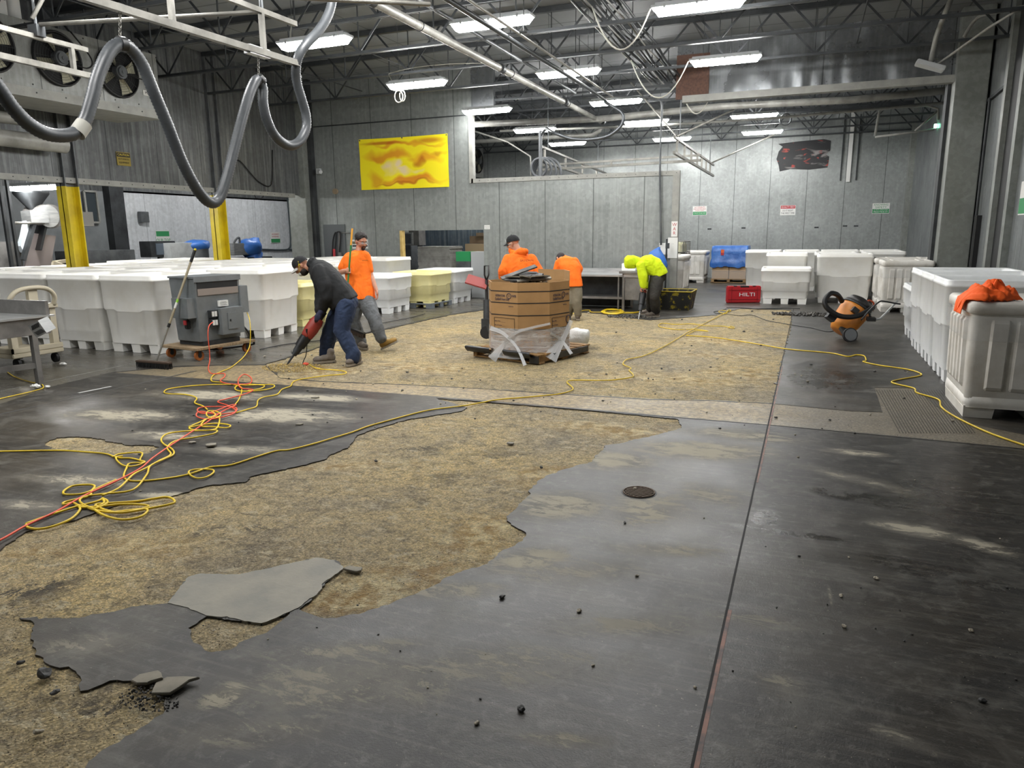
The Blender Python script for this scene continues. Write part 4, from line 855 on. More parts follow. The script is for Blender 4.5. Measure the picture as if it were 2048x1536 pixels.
protoA = make_bin(1.08, 1.17, 1.12, M_wh); protoB = make_bin(1.2, 1.0, 1.12, M_wh2); protoC = make_bin(1.1, 1.1, .82, M_wh2, True); protoY = make_bin(1.06, 1.06, .8, M_ylb, True); protoR = make_bin(.97, 1.1, 1.12, M_wh)
first = {}
def put(proto, loc, rz, label, cat='bin', group='white bulk bins', m=None):
    if proto.name not in first: o = proto; first[proto.name] = 1
    else: o = proto.copy(); link(o)
    if m: o.data = proto.data.copy(); o.data.materials[0] = m
    o.location = loc; o.rotation_euler = (0, 0, rz); tag(o, label, cat, group); return o
rowsY = [8.17, 9.4, 10.63, 11.86, 13.09, 14.32]; colsX = [-9.05, -10.16, -11.27, -12.28, -13.78, -14.89]
rn = ['front row', 'second row', 'third row', 'fourth row', 'fifth row', 'back row']; cn = ['right end', 'second from the right', 'third from the right', 'fourth from the right', 'fifth from the right', 'left end']
rng = random.Random(11)
for r_, y in enumerate(rowsY):
    for c_, x in enumerate(colsX):
        if c_ == 0 and r_ >= 1: continue
        if c_ == 5 and r_ < 4: continue
        if r_ == 4 and c_ == 3: y_ = y-.05
        lab = f'white open bulk bin in the packed block at left, {rn[r_]}, {cn[c_]}'
        xx = x+rng.uniform(-.01, .01); yy_ = y+rng.uniform(-.02, .02)
        put(protoA, (xx, yy_, 0), rng.uniform(-.008, .008), lab, group='bins packed at left')
put(protoA, (-8.77, 9.93, 0), .12, 'white bulk bin behind the transformer, right edge of the packed block', group='bins packed at left')
put(protoY, (-9.07, 11.4, 0), .0, 'pale yellow low bin in the packed block, behind the bent worker in black', group='yellow bins')
put(protoA, (-9.07, 12.6, 0), 0, 'white bulk bin at the right edge of the packed block, behind the yellow one', group='bins packed at left')
put(protoC, (-8.72, 13.8, 0), .05, 'white low bin right of the packed block, behind the man in the orange tee', group='bins packed at left')
put(protoA, (-9.75, 15.55, 0), 0, 'tall white bin by the grey wall, left of the pale yellow bin', group='bins packed at left')
put(protoA, (-10.95, 15.7, 0), 0, 'white bin against the grey wall left of the opening', group='bins packed at left')
# lone yellow bin on a plastic pallet, white bin right of it
def plastic_pallet(loc, rz, label, w_=1.0, d_=1.0, m=None):
    q = MB()
    for ix in (-1, 0, 1):
        for iy in (-1, 0, 1): q.box((ix*(w_/2-.08), iy*(d_/2-.08), .045), (.15, .15, .09))
    q.box((0, 0, .1), (w_, d_, .025)); o = q.build('plastic_pallet', m or mat('grey_pallet', '#6b7176', .6)); o.location = loc; o.rotation_euler.z = rz; return tag(o, label, 'pallet')
plastic_pallet((-8.38, 15.13, 0), -.02, 'grey plastic pallet under the lone pale yellow bin')
yb = put(protoY, (-8.38, 15.12, .0), -.02, 'pale yellow low bin standing alone on a grey pallet by the wall opening', group='yellow bins'); yb.location.z = .02
put(protoC, (-8.4, 16.33, 0), .0, 'white low bin at the wall opening, right of the lone yellow bin', group='white bins by the opening')
# right hand stack
for k, y in enumerate((9.47, 10.49, 11.51)):
    put(protoB, (1.98, y, 0), 0, 'clean white tall bin at right, ' + ('nearest of the three behind the stained tub' if k == 0 else 'middle of the three behind the stained tub' if k == 1 else 'farthest of the three behind the stained tub'), group='clean white bins at right')
put(protoC, (1.98, 12.75, 0), 0, 'lower white bin at right beyond the tall ones, beside the vacuum handle', group='clean white bins at right')
# back room bins
put(protoC, (-.47, 18.32, 0), .02, 'creamy low white bin right of the red tool case', m=M_wh, group='back bins'); put(protoR, (-.5, 19.55, 0), .0, 'white bin behind the low one by the red tool case', group='back bins')
put(protoB, (.77, 18.83, 0), .0, 'white bin with a scuffed lower panel behind the orange vacuum', m=M_wh, group='back bins')
for k in range(4):
    put(protoR, (-1.22+1.0*k, 22.5, 0), 0, ['white bin in the rear row, behind the red tool case', 'white bin in the rear row, second from its left end', 'white bin in the rear row, third from its left end', 'white bin in the rear row, right end by the corner'][k], group='rear row of bins')
put(protoR, (.6, 20.3, 0), 0, 'white bin wedged between the scuffed bin and the rear row', group='back bins'); put(protoR, (1.75, 21, 0), 0, 'white bin behind the lidded tubs at the back', group='back bins')
# ---------------------------------------------------------------- lidded ribbed tubs
def make_tub(w_, d_, h, m, nfront=4, nside=5):
    t = thing('insulated_tub', 'x', 'tub'); W, D = w_/2, d_/2; q = MB()
    z0, z1 = .16, h-.13
    loft(q, [ring(W-.06, D-.06, .05, z0), ring(W-.05, D-.05, .05, z0+.02), ring(W-.035, D-.035, .06, z1-.03), ring(W-.03, D-.03, .06, z1)])
    b_ = ring(W-.06, D-.06, .05, z0); q.add(b_, [tuple(reversed(range(len(b_))))])
    def rib(cx, cy, nx, ny, wd):
        # tapered vertical rib on the face
        tx, ty = -ny, nx; vs = []
        for (z, o0, o1) in ((z0+.1, .0, .012), (z0+.13, .0, .03), (z1-.08, .0, .03), (z1-.05, .0, .012)):
            f = (z-z0)/(z1-z0)*.022-.008
            for s, o in ((-1, -.01), (-.7, o1), (.7, o1), (1, -.01)):
                vs.append((cx+tx*s*wd/2+nx*(o+f-.022), cy+ty*s*wd/2+ny*(o+f-.022), z))
        fs = []
        for j in range(3):
            for i in range(3): a = j*4+i; fs.append((a, a+1, a+5, a+4))
        fs += [(3, 2, 1, 0), (12, 13, 14, 15)]; q.add(vs, fs)
    for k in range(nfront):
        x = -W+.16+(w_-.32)*(k+.5)/nfront; wd = (w_-.32)/nfront*.84
        rib(x, -D+.025, 0, -1, wd); rib(x, D-.025, 0, 1, wd)
    for k in range(nside):
        y = -D+.16+(d_-.32)*(k+.5)/nside; wd = (d_-.32)/nside*.6
        rib(-W+.025, y, -1, 0, wd); rib(W-.025, y, 1, 0, wd)
    q.build('body', m, t)
    q = MB(); loft(q, [ring(W-.05, D-.05, .05, .1), ring(W-.042, D-.042, .06, .13), ring(W-.05, D-.05, .06, z0+.04)]); b_ = ring(W-.045, D-.045, .05, .1); q.add(b_, [tuple(reversed(range(len(b_))))])
    for sx in (-1, 0, 1):
        q.box((sx*(W-.17), 0, .056), (.24 if sx else .16, d_-.12, .112), taper=.94)
    q.build('base_skid', m, t)
    q = MB(); loft(q, [ring(W-.03, D-.03, .06, h-.135), ring(W-.0, D-.0, .07, h-.12), ring(W, D, .07, h-.05), ring(W-.02, D-.02, .06, h-.025), ring(W-.09, D-.09, .05, h-.018), ring(W-.1, D-.1, .05, h-.035)])
    b_ = ring(W-.03, D-.03, .06, h-.135); q.add(b_, [tuple(reversed(range(len(b_))))])
    for sx in (-1, 1): q.box((sx*W*.5, 0, h-.02), (.1, d_*.7, .02))
    q.build('lid', m, t); return t
t = make_tub(1.25, 1.1, 1.06, M_whd, 5, 5); t.location = (1.94, 7.83, 0); t['label'] = 'stained off-white ribbed tub with a closed lid, nearest at right, orange cloth on it'
t['group'] = 'lidded ribbed tubs'; TUB = t
# cling film round the near tub
M_film = mat('cling_film', '#e9ecee', .12, 0, spec=.6, alpha=.2)
q = MB(); loft(q, [ring(.625, .55, .07, .70), ring(.632, .556, .07, .78), ring(.628, .553, .07, .91)], False); o = q.build('stretch_film', M_film, t)
t2 = dup(t, (1.86, 17.12, 0), 0, 'stained lidded tub with ribs, left of the right hand column'); t2.scale = (.75, 1, 1)
dup(t, (1.98, 18.45, 0), 0, 'stained lidded tub standing behind the one by the right hand column')
t3 = dup(t, (-3.4, 18.8, 0), 0, 'film wrapped ribbed tub just past the partition end'); t3.scale = (.92, 1.05, 1.05)
dup(t, (-3.75, 25.2, 0), 0, 'white ribbed tub left of the blue wrapped pallet')
# ---------------------------------------------------------------- wire caged tank and blue pallet
t = thing('caged_tank', 'liquid tank in a wire cage on the back room floor, dark lower half', 'tank', (-3.7, 20.6, 0))
q = MB(); q.b2((-.5, -.5, .15), (.5, .5, 1.08)); q.build('tank_lower', mat('dark_liquid', '#2b3038', .4), t)
q = MB(); q.b2((-.5, -.5, 1.08), (.5, .5, 1.38)); q.build('tank_upper', mat('tank_plastic', '#d9d7b8', .4), t, bevel=.04)
q = MB()
for z in (.25, .55, .85, 1.12, 1.4):
    for a, b in (((-.56, -.56), (.56, -.56)), ((.56, -.56), (.56, .56)), ((-.56, .56), (.56, .56)), ((-.56, -.56), (-.56, .56))): q.cyl((*a, z), (*b, z), .012, n=6)
for k in range(5):
    s = -.56+.28*k; q.cyl((s, -.56, .1), (s, -.56, 1.4), .012, n=6); q.cyl((.56, s, .1), (.56, s, 1.4), .012, n=6); q.cyl((-.56, s, .1), (-.56, s, 1.4), .012, n=6)
q.build('cage', M_rail, t); q = MB(); q.b2((-.56, -.56, 0), (.56, .56, .12)); q.build('pallet_base', M_steel_md, t)
t = thing('wrapped_pallet', 'pallet of boxes under blue plastic sheet at the back wall', 'pallet', (-2.4, 25.3, 0))
q = MB()
for z in (.02, .12):
    for k in range(6): q.box((0, -.45+.18*k, z), (1.15, .12, .02))
for k in (-1, 0, 1): q.box((k*.5, 0, .07), (.09, 1.05, .08))
q.build('wooden_pallet', mat('pallet_wood', '#9a7d58', .8, 0, '#7d6242', 5, stretch=(1, 6, 1)), t)
for ix in (-1, 1):
    for iz in range(2):
        q = MB(); q.box((ix*.27, 0, .25+.25*iz), (.52, 1.0, .245)); q.build('carton', mat('carton', '#a88a66', .8), t, bevel=.006)
q = MB()
nx = 40; vs = []; fs = []
def tarp(u, v): # u around, v down
    pass
R_ = []
for (z, e) in ((1.2, -.04), (1.19, 0), (1.0, .02), (.8, .015), (.72, .035), (.62, .06), (.52, .045)):
    r0 = ring(.56+e, .53+e, .05, z)
    R_.append([(x+.02*noise.noise(Vector((x*6, y*6, z*5))), y+.03*noise.noise(Vector((x*7, y*5, z*6+4))), zz+(.09*noise.noise(Vector((x*5, y*5, 2))) if z < .6 else 0)) for x, y, zz in r0])
loft(q, [R_[6-i] for i in range(7)]); q.build('blue_sheet', mat('blue_plastic_sheet', '#2f5fa8', .28, 0, '#4a7cc4', 4, bump=.01, bscale=8), t)
q = MB(); q.b2((-.27, -.57, .9), (-.17, -.56, 1.08)); q.build('label', mat('orange_label', '#e0662d', .6), t); q = MB(); q.b2((-.27, -.575, .9), (-.17, -.565, .98)); q.build('label', M_red, t)
q = MB(); loft(q, [ring(.555, .53, .02, .14), ring(.56, .535, .02, .42)], False); q.build('stretch_film', M_film, t)
# ---------------------------------------------------------------- red tool case with lettering
t = thing('tool_case', 'red hard plastic tool case standing on its long edge, white lettering', 'case', (-1.38, 17.93, 0), .38)
q = MB(); q.box((0, 0, .205), (.78, .17, .39)); q.build('shell', mat('red_plastic', '#b3242b', .42), t, bevel=.02)
q = MB(); q.box((0, -.088, .09), (.76, .014, .012)); q.box((0, -.088, .31), (.76, .014, .012)); q.box((-.3, -.088, .2), (.012, .014, .34)); q.box((.3, -.088, .2), (.012, .014, .34)); q.box((0, 0, .2), (.785, .01, .395)); q.build('moulded_rib', mat('red_plastic_dark', '#8e1b22', .45), t)
q = MB(); q.tube(smoothpath([(-.1, -.02, .38), (-.09, -.02, .36), (-.05, -.02, .345), (.05, -.02, .345), (.09, -.02, .36), (.1, -.02, .38)]), .012, 6); q.box((0, -.04, .385), (.2, .1, .03)); q.build('handle', M_black, t)
for s in (-1, 1): q = MB(); q.box((s*.22, -.06, .4), (.07, .06, .012)); q.build('latch', M_black, t)
bpy.context.view_layer.update()
mw = Matrix.Translation(t.location)@Matrix.Rotation(.38, 4, 'Z')
text('HILTI', .12, mw@Vector((.06, -.092, .2)), mw.to_3x3()@Vector((1, 0, 0)), (0, 0, 1), M_textw, t, width=.36, ext=.001)
# ---------------------------------------------------------------- octagonal carton on a pallet
GX, GY, GR = -3.5, 9.36, radians(-17)
t = thing('wooden_pallet', 'wooden pallet with black sheet over its boards, under the big octagonal carton', 'pallet', (GX, GY, 0), GR)
M_pw = mat('raw_pallet_wood', '#a07c4c', .8, 0, '#6e5433', 6, stretch=(1, 7, 1))
q = MB()
for k in range(7): q.box((0, -.54+.18*k, .112), (1.14, .13, .018))
q.build('top_board', M_pw, t)
for k in (-1, 0, 1): q = MB(); q.box((k*.52, 0, .06), (.06, 1.2, .085)); q.build('stringer', M_pw, t)
q = MB()
for k in (-1, 0, 1): q.box((0, k*.52, .009), (1.14, .12, .018))
q.build('bottom_board', M_pw, t)
M_bs = mat('black_sheet', '#26272a', .3, bump=.006, bscale=12)
def roll(x0, x1, y0, y1):
    q = MB(); vs = []; fs = []; nx, ny = 12, 10
    for j in range(ny+1):
        for i in range(nx+1):
            x = x0+(x1-x0)*i/nx; a = j/ny*2.2; vs.append((x, y0+.12-(.14*cos(a-.9)), .075+.085*sin(a)+.006*noise.noise(Vector((x*9, a, 0)))))
    for j in range(ny):
        for i in range(nx): a = j*(nx+1)+i; fs.append((a, a+1, a+nx+2, a+nx+1))
    q.add(vs, fs, True); return q
roll(-.62, -.18, -.68, 0).build('black_sheet', M_bs, t); roll(.05, .5, -.68, 0).build('black_sheet', M_bs, t)
q = MB(); q.box((.595, .1, .075), (.02, .8, .075)); q.box((.5, -.6, .06), (.14, .03, .1)); q.build('black_sheet', M_bs, t)
# carton
M_card = mat('corrugated_card', '#b08a5c', .75, 0, '#a37e52', 3)
PR = GR; GR = radians(27.8); GX, GY = -3.51, 9.28
t = thing('octagonal_carton', 'big brown octagonal cardboard bin full of broken floor slabs, lower half film wrapped', 'carton', (GX, GY, .122), GR)
CW, CD, cc, CHh = .526, .52, .318, .91
OC = [(-CW+cc, -CD), (CW-cc, -CD), (CW, -CD+cc), (CW, CD-cc), (CW-cc, CD), (-CW+cc, CD), (-CW, CD-cc), (-CW, -CD+cc)]
q = MB(); th = .012
def off(P, d):
    out = []
    for x, y in P: k = 1-d/sqrt(x*x+y*y); out.append((x*k, y*k))
    return out
IN = off(OC, th)
tops = [CHh]*8; 
n = 8; vs = [(x, y, 0) for x, y in OC]+[(x, y, CHh) for x, y in OC]+[(x, y, CHh) for x, y in IN]+[(x, y, 0) for x, y in IN]
fs = []
for i in range(8):
    j = (i+1) % 8; fs += [(i, j, 8+j, 8+i), (8+i, 8+j, 16+j, 16+i), (16+i, 16+j, 24+j, 24+i)]
fs.append(tuple(reversed(range(8)))); q.add(vs, fs); q.build('wall', M_card, t)
# raised rear flaps
q = MB()
for i in (2, 3): 
    a, b = Vector((*OC[i], 0)), Vector((*OC[i+1], 0)); q.beam(a+Vector((0, 0, CHh+.06)), b+Vector((0, 0, CHh+.06)), .01, .13)
q.build('flap', M_card, t)
# black printed bands
M_ink = mat('carton_ink', '#1f2126', .7)
for z in (.30, .485, .645, .795):
    q = MB(); P_ = off(OC, -.003); vs = [(x, y, z-.006) for x, y in P_]+[(x, y, z+.006) for x, y in P_]; q.add(vs, [(i, (i+1) % 8, 8+(i+1) % 8, 8+i) for i in range(8)]); q.build('strap_band', M_ink, t)
M_blue = mat('carton_blue_ink', '#2b2f4d', .7)
Mt = Matrix.Translation(t.location)@Matrix.Rotation(GR, 4, 'Z')
def on_face(i, u, z, body, size, width=None, m=None):
    a, b = Vector((*OC[i], 0)), Vector((*OC[(i+1) % 8], 0)); p = a.lerp(b, u); p.z = z; d = (b-a).normalized()
    return text(body, size, Mt@p, Mt.to_3x3()@d, (0, 0, 1), m or M_blue, t, width=width, lift=.004)
def face_box(i, u0, u1, z0, z1, w_=.004):
    a, b = Vector((*OC[i], 0)), Vector((*OC[(i+1) % 8], 0)); d = (b-a).normalized(); nrm = Vector((d.y, -d.x, 0))*.004; q = MB()
    A_, B_ = a.lerp(b, u0)+nrm, a.lerp(b, u1)+nrm; z = Vector((0, 0, 1))
    for p, r in ((A_+z*z0, B_+z*z0), (A_+z*z1, B_+z*z1), (A_+z*z0, A_+z*z1), (B_+z*z0, B_+z*z1)): q.beam(p, r, .0025, w_, up=(0, 0, 1) if abs((r-p).z) < 1e-6 else tuple(nrm.normalized()))
    q.build('printed_frame', M_ink, t)
for i, w_ in ((7, .3), (1, .3)):
    if 1:
        u = .5
        on_face(i, .36, .735, 'INTERNATIONAL', .045, w_*.56); on_face(i, .87, .735, 'PAPER', .045, w_*.24); on_face(i, .68, .735, 'S', .04, None); on_face(i, .42, .69, 'OptiBin\u00ae Heavy Duty', .05, w_*.8)
        on_face(i, .75, .6, '10450700', .02, .08)
        face_box(i, .12, .88, .13, .445)
        for k, s in enumerate(('Item No:', 'No. of Cartons', 'Quantity', 'Order', 'Date')): on_face(i, .34, .40-k*.055, s+' ______', .028, w_*.62)
        q = MB(); a, b = Vector((*OC[i], 0)), Vector((*OC[(i+1) % 8], 0)); d = (b-a).normalized(); c_ = a.lerp(b, .68)+Vector((d.y, -d.x, 0))*.004; c_.z = .735
        q.tube([c_+d*(.035*cos(s))+Vector((0, 0, .035*sin(s))) for s in [2*pi*k/16 for k in range(16)]], .004, 4, closed=True); q.build('printed_emblem', M_blue, t)
q = MB(); a, b = Vector((*OC[1], 0)), Vector((*OC[2], 0)); d = (b-a).normalized()
for (u, z, r) in ((.93, .40, .05), (.9, .27, .03), (.97, .27, .03)):
    c_ = a.lerp(b, u)+Vector((d.y, -d.x, 0))*.004; c_.z = z; q.tube([c_+d*(r*cos(s))+Vector((0, 0, r*sin(s))) for s in [2*pi*k/16 for k in range(16)]], .005, 4, closed=True)
q.build('printed_emblem', M_blue, t)
# stretch wrap
def film_mat():
    tt = NT('stretch_film_streaked'); P = tt.pos((1, 1, 5), True); n1 = tt.noise(P, 4, 6, .7, 1.0)
    tt.setc('#e8eaec'); tt.setr(.18); a = tt.ramp(n1, .4, .75, (.3,)*3, (.85,)*3); tt.L(a, tt.b.inputs['Alpha']); tt.bump(n1, .02); tt.b.inputs['Specular IOR Level'].default_value = .8; return tt.m
M_film2 = film_mat()
q = MB(); rr = []
for z, e in ((-.08, -.05), (.0, -.012), (.14, -.014), (.31, -.006)):
    P_ = off(OC, e); full = []
    for i in range(8):
        a, b = P_[i], P_[(i+1) % 8]
        for k in range(6):
            f = k/6; x, y = a[0]+(b[0]-a[0])*f, a[1]+(b[1]-a[1])*f; full.append((x, y, z+.02*noise.noise(Vector((x*4, y*4, z)))))
    rr.append(full)
loft(q, rr, False); q.build('stretch_film', M_film2, t)
def film_ribbon(pts, ws, nm='film_band'):
    q = MB(); pts = [Vector(p) for p in pts]
    sp = smoothpath(pts, 6); n = len(sp); wl = [ws[min(len(ws)-1, int(k/6))]+(ws[min(len(ws)-1, int(k/6)+1)]-ws[min(len(ws)-1, int(k/6))])*((k % 6)/6) for k in range(n)]
    for off_, r in ((-1, .003), (-.35, .003), (.2, .0035), (1, .003)):
        L_ = []
        for k, p in enumerate(sp):
            d = (sp[min(k+1, n-1)]-sp[max(k-1, 0)]).normalized(); s_ = d.cross(CF).normalized(); L_.append(p+s_*wl[k]*off_)
        q.tube(L_, r, 5)
    vs = []
    for k, p in enumerate(sp):
        d = (sp[min(k+1, n-1)]-sp[max(k-1, 0)]).normalized(); s_ = d.cross(CF).normalized(); vs += [p-s_*wl[k], p+s_*wl[k]]
    q.add(vs, [(2*k, 2*k+2, 2*k+3, 2*k+1) for k in range(n-1)], True)
    q.build(nm, mat('twisted_film', '#e6e8ea', .25, spec=.7, alpha=.42), t, world=True)
def cpt(i, z, o=-.02): x, y = off(OC, o)[i]; return Mt@Vector((x, y, z-.122))
film_ribbon([cpt(7, .42), cpt(7, .36).lerp(cpt(0, .36), .5), cpt(0, .2, -.05), G(1050, 731, .03)], [.03, .02, .015, .02])
film_ribbon([cpt(1, .5), cpt(0, .40), cpt(7, .22).lerp(cpt(0, .22), .5), G(984, 719, .03)], [.012, .014, .022, .06])
film_ribbon([cpt(2, .5), cpt(2, .3).lerp(cpt(1, .3), .4), G(1100, 718, .05)], [.03, .05, .09])
film_ribbon([cpt(1, .38, -.03), cpt(1, .25, -.04).lerp(cpt(2, .25, -.04), .5), G(1143, 708, .1)], [.012, .015, .02])
# rubble: slabs on top and fill
M_slab = mat('broken_coating', '#2c2d2f', .6, 0, '#5c5a55', 5); M_slab2 = mat('broken_screed', '#8b8577', .8, 0, '#6c675c', 5)
def shard(r, th_, rng, n=7, stretch=1.6):
    P_ = []
    for i in range(n):
        a = 2*pi*i/n+rng.uniform(-.3, .3); k = r*rng.uniform(.6, 1.1); P_.append((k*cos(a)*stretch, k*sin(a)))
    q = MB(); q.prism(P_, 0, th_); return q
rng = random.Random(5)
q = MB()
vs = []; fs = []; N = 16
for j in range(N+1):
    for i in range(N+1):
        rr0 = .47*j/N; aa0 = 2*pi*i/N; x = rr0*cos(aa0); y = rr0*sin(aa0); r = rr0; vs.append((x, y, .78+.12*max(0, 1-r/.5)+.03*noise.noise(Vector((x*9, y*9, 0)))))
for j in range(N):
    for i in range(N): a = j*(N+1)+i; fs.append((a, a+1, a+N+2, a+N+1))
for k in range(260):
    a_ = rng.uniform(0, 6.28); r = .43*sqrt(rng.random()); x, y = r*cos(a_), r*sin(a_); q.box((x, y, .80+.12*max(0, 1-r/.5)), (rng.uniform(.02, .07), rng.uniform(.02, .06), rng.uniform(.01, .03)), M=Matrix.Rotation(rng.uniform(0, 3), 3, (rng.random(), rng.random(), rng.random()+.1)))
q.add(vs, fs); q.v = [Mt@v for v in q.v]; o = q.build('rubble', M_slab2); tag(o, 'loose grey rubble filling the octagonal carton', 'rubble', kind='stuff')
for k in range(24):
    s = shard(rng.uniform(.07, .13), rng.uniform(.012, .025), rng); a = rng.uniform(0, 6.28); rr_ = rng.uniform(.0, .3)
    M_ = Matrix.Translation((GX+rr_*cos(a)*.9, GY+rr_*sin(a)*.9-.05, .122+.905+.04*(1-rr_/.3)+.0024*k))@Matrix.Rotation(rng.uniform(0, 6), 4, 'Z')@Matrix.Rotation(rng.uniform(-.35, .35), 4, 'X')
    s.v = [M_@v for v in s.v]; o = s.build('broken_slab', M_slab if k % 2 else M_slab2); tag(o, 'broken flat slab piece heaped on top of the octagonal carton', 'slab', 'slab pieces in the carton')
s = MB(); a, b = WD(1003, 557, depth((GX, GY-.2, 1.0))), WD(1072, 532, depth((GX, GY-.1, 1.0)))
s.beam(a, b, .1, .018, up=(.1, -.25, 1)); o = s.build('broken_slab', M_slab); tag(o, 'long black slab leaning across the top of the octagonal carton, topmost piece', 'slab')
# white sack and pallet truck behind the carton
q = MB(); q.ball((-3.12, 10.3, .13), (.2, .22, .14), 20, 12)
q.v = [v+Vector((.05, .05, .06))*noise.noise(v*7) for v in q.v]; o = q.build('plastic_sack', mat('white_sack', '#d8d9d6', .35, bump=.02, bscale=9)); tag(o, 'white plastic sack lying on the floor behind the octagonal carton', 'sack')
t = thing('pallet_truck', 'black pallet truck handle standing behind the left edge of the octagonal carton', 'pallet truck', (-4.45, 10.35, 0))
D0 = depth((-4.45, 10.35, .6))
def wd(x, y, o=0): return WD(x, y, D0+o)
q = MB(); q.cyl(wd(974, 640), wd(973, 560), .025, n=8); q.tube([wd(973, 562), wd(969, 550), wd(969, 532), wd(977, 531), wd(977, 550), wd(973, 562)], .014, 6); q.build('handle', M_black, t, world=True)
q = MB(); q.cyl(wd(973, 665, -.05), wd(973, 665, .05), .1, n=16); q.build('wheel', M_rubber, t, world=True)
q = MB(); q.cyl(wd(974, 600), wd(974, 655), .06, n=10); q.box(wd(974, 650), (.14, .12, .2)); q.build('pump', M_steel_dk, t, world=True)
q = MB(); q.box((-4.3, 10.75, .06), (.55, .6, .05), rz=.3); q.build('fork', M_steel_dk, t, world=True)
t = thing('shovel', 'red bladed shovel leaning on the pallet truck by the octagonal carton', 'shovel', wd(972, 572))
q = MB(); q.beam(wd(933, 557), wd(975, 570), .24, .025, up=(0, -.6, 1)); q.build('blade', mat('red_blade', '#8f3a36', .5), t, world=True, bevel=.008); q = MB(); q.tube([wd(973, 569), wd(985, 574, .1), wd(1010, 585, .2)], .016, 6); q.build('handle', M_pw, t, world=True)
# ---------------------------------------------------------------- transformer on a wheeled dolly
TX, TY, TR = -7.86, 7.88, -.14
t = thing('dolly', 'plywood dolly on four orange castors carrying the grey transformer', 'dolly', (TX, TY, 0), TR)
M_ply = mat('plywood', '#a08a6c', .8, 0, '#7d6a50', 8, stretch=(1, 5, 1))
q = MB(); q.box((0, .0, .165), (.78, .98, .035)); q.build('deck', M_ply, t, bevel=.004)
M_org = mat('orange_caster', '#a9622c', .6)
for sx, sy in ((-1, -1), (1, -1), (1, 1), (-1, 1)):
    c = Vector((sx*.3, sy*.4, .068)); q = MB(); q.cyl(c-Vector((.018, 0, 0)), c+Vector((.018, 0, 0)), .068, n=20); w1 = q.build('wheel', M_org, t)
    q = MB(); q.cyl(c-Vector((.021, 0, 0)), c+Vector((.021, 0, 0)), .03, n=12); q.build('hub', M_steel_dk, w1)
    q = MB(); q.box(c+Vector((.026, 0, .045)), (.005, .045, .085)); q.box(c+Vector((-.026, 0, .045)), (.005, .045, .085)); q.box(c+Vector((0, 0, .08)), (.09, .1, .008)); q.build('caster_fork', M_steel_dk, t)
t = thing('transformer', 'grey painted transformer cabinet with breaker boxes and sockets, standing on the dolly', 'transformer', (TX+.03, TY-.0, .183), TR)
M_tg = mat('transformer_grey', '#7a7f81', .45, .15, '#6c7173', 4, bump=.001)
M_td = mat('vent_dark', '#1a1b1c', .7)
w0, d0, H0 = .26, .36, .92
q = MB(); q.b2((-.26, -.3, 0), (.26, .3, .06)); q.build('plinth', M_steel_dk, t)
q = MB() # tapered body: narrower at the base
vs = [(-w0*.9, -d0*.94, .06), (w0*.9, -d0*.94, .06), (w0*.9, d0*.94, .06), (-w0*.9, d0*.94, .06), (-w0*1.02, -d0*1.02, H0), (w0*1.02, -d0*1.02, H0), (w0*1.02, d0*1.02, H0), (-w0*1.02, d0*1.02, H0)]
q.add(vs, [(0,3,2,1),(4,5,6,7),(0,1,5,4),(1,2,6,5),(2,3,7,6),(3,0,4,7)]); q.build('cabinet', M_tg, t, bevel=.004)
q = MB(); q.b2((w0*.86, -.33, .7), (w0*1.03, .33, .87)); q.build('vent_opening', M_td, t)
q = MB(); q.b2((w0*.95, -.33, .69), (w0*1.045, .33, .78)); q.build('vent_lip', mat('rusty_grey', '#8a8078', .6), t)
q = MB(); q.b2((-w0*1.05, -d0*1.06, H0), (w0*1.07, d0*1.06, H0+.025)); q.b2((w0*1.03, -d0*1.06, H0-.05), (w0*1.07, d0*1.06, H0)); q.build('top_cover', M_tg, t)
q = MB(); q.b2((w0*.98, -.02, .52), (w0*.98+.035, .13, .6)); q.build('rating_plate', M_paper, t)
q = MB(); q.b2((-.1, -d0*1.0-.12, .39), (.22, -d0*.96, .66)); q.build('junction_box', M_tg, t, bevel=.004)
q = MB(); q.box((.1, -d0-.05, .3), (.07, .06, .12)); q.build('plug_body', M_black, t, bevel=.01); q = MB(); q.box((.1, -d0-.085, .33), (.05, .02, .06)); q.build('red_grip', M_red, t); q = MB(); q.cyl((.1, -d0-.04, .4), (.1, -d0-.04, .34), .012, n=8); q.build('lead', M_black, t)
q = MB(); q.b2((w0*.92, -.06, .13), (w0+.1, .32, .5)); pb = q.build('breaker_box', M_tg, t, bevel=.005)
q = MB(); q.b2((w0+.1, .04, .2), (w0+.112, .2, .43)); q.build('breaker_door', M_tg, t, bevel=.002); q = MB(); q.b2((w0+.112, .07, .31), (w0+.12, .085, .34)); q.build('latch', M_black, t)
for z in (.43, .31):
    q = MB(); q.b2((w0*.95, -.19, z-.05), (w0+.05, -.07, z+.05)); q.build('socket_box', M_steel_dk, t, bevel=.003); q = MB(); q.b2((w0+.05, -.17, z-.035), (w0+.056, -.135, z+.035)); q.b2((w0+.05, -.125, z-.035), (w0+.056, -.09, z+.035)); q.build('socket_face', M_paper, t)
q = MB(); q.b2((-.1, d0*.98, .4), (w0*1.0+.02, d0+.13, .78)); q.build('side_box', M_tg, t, bevel=.004)
q = MB(); q.tube(smoothpath([(w0-.05, d0+.05, .2), (w0, d0+.1, .1), (w0-.05, d0+.18, -.02), (w0-.1, d0+.25, -.1), (w0-.5, d0+.2, -.17), (w0-.7, .1, -.165)]), .014, 6); q.build('feed_cable', M_rubber, t)
q = MB()
for k in range(4): q.b2((w0*.98+.0352, -.005, .535+.015*k), (w0*.98+.036, .115-.02*(k % 2), .539+.015*k))
q.build('plate_print', M_text, t)
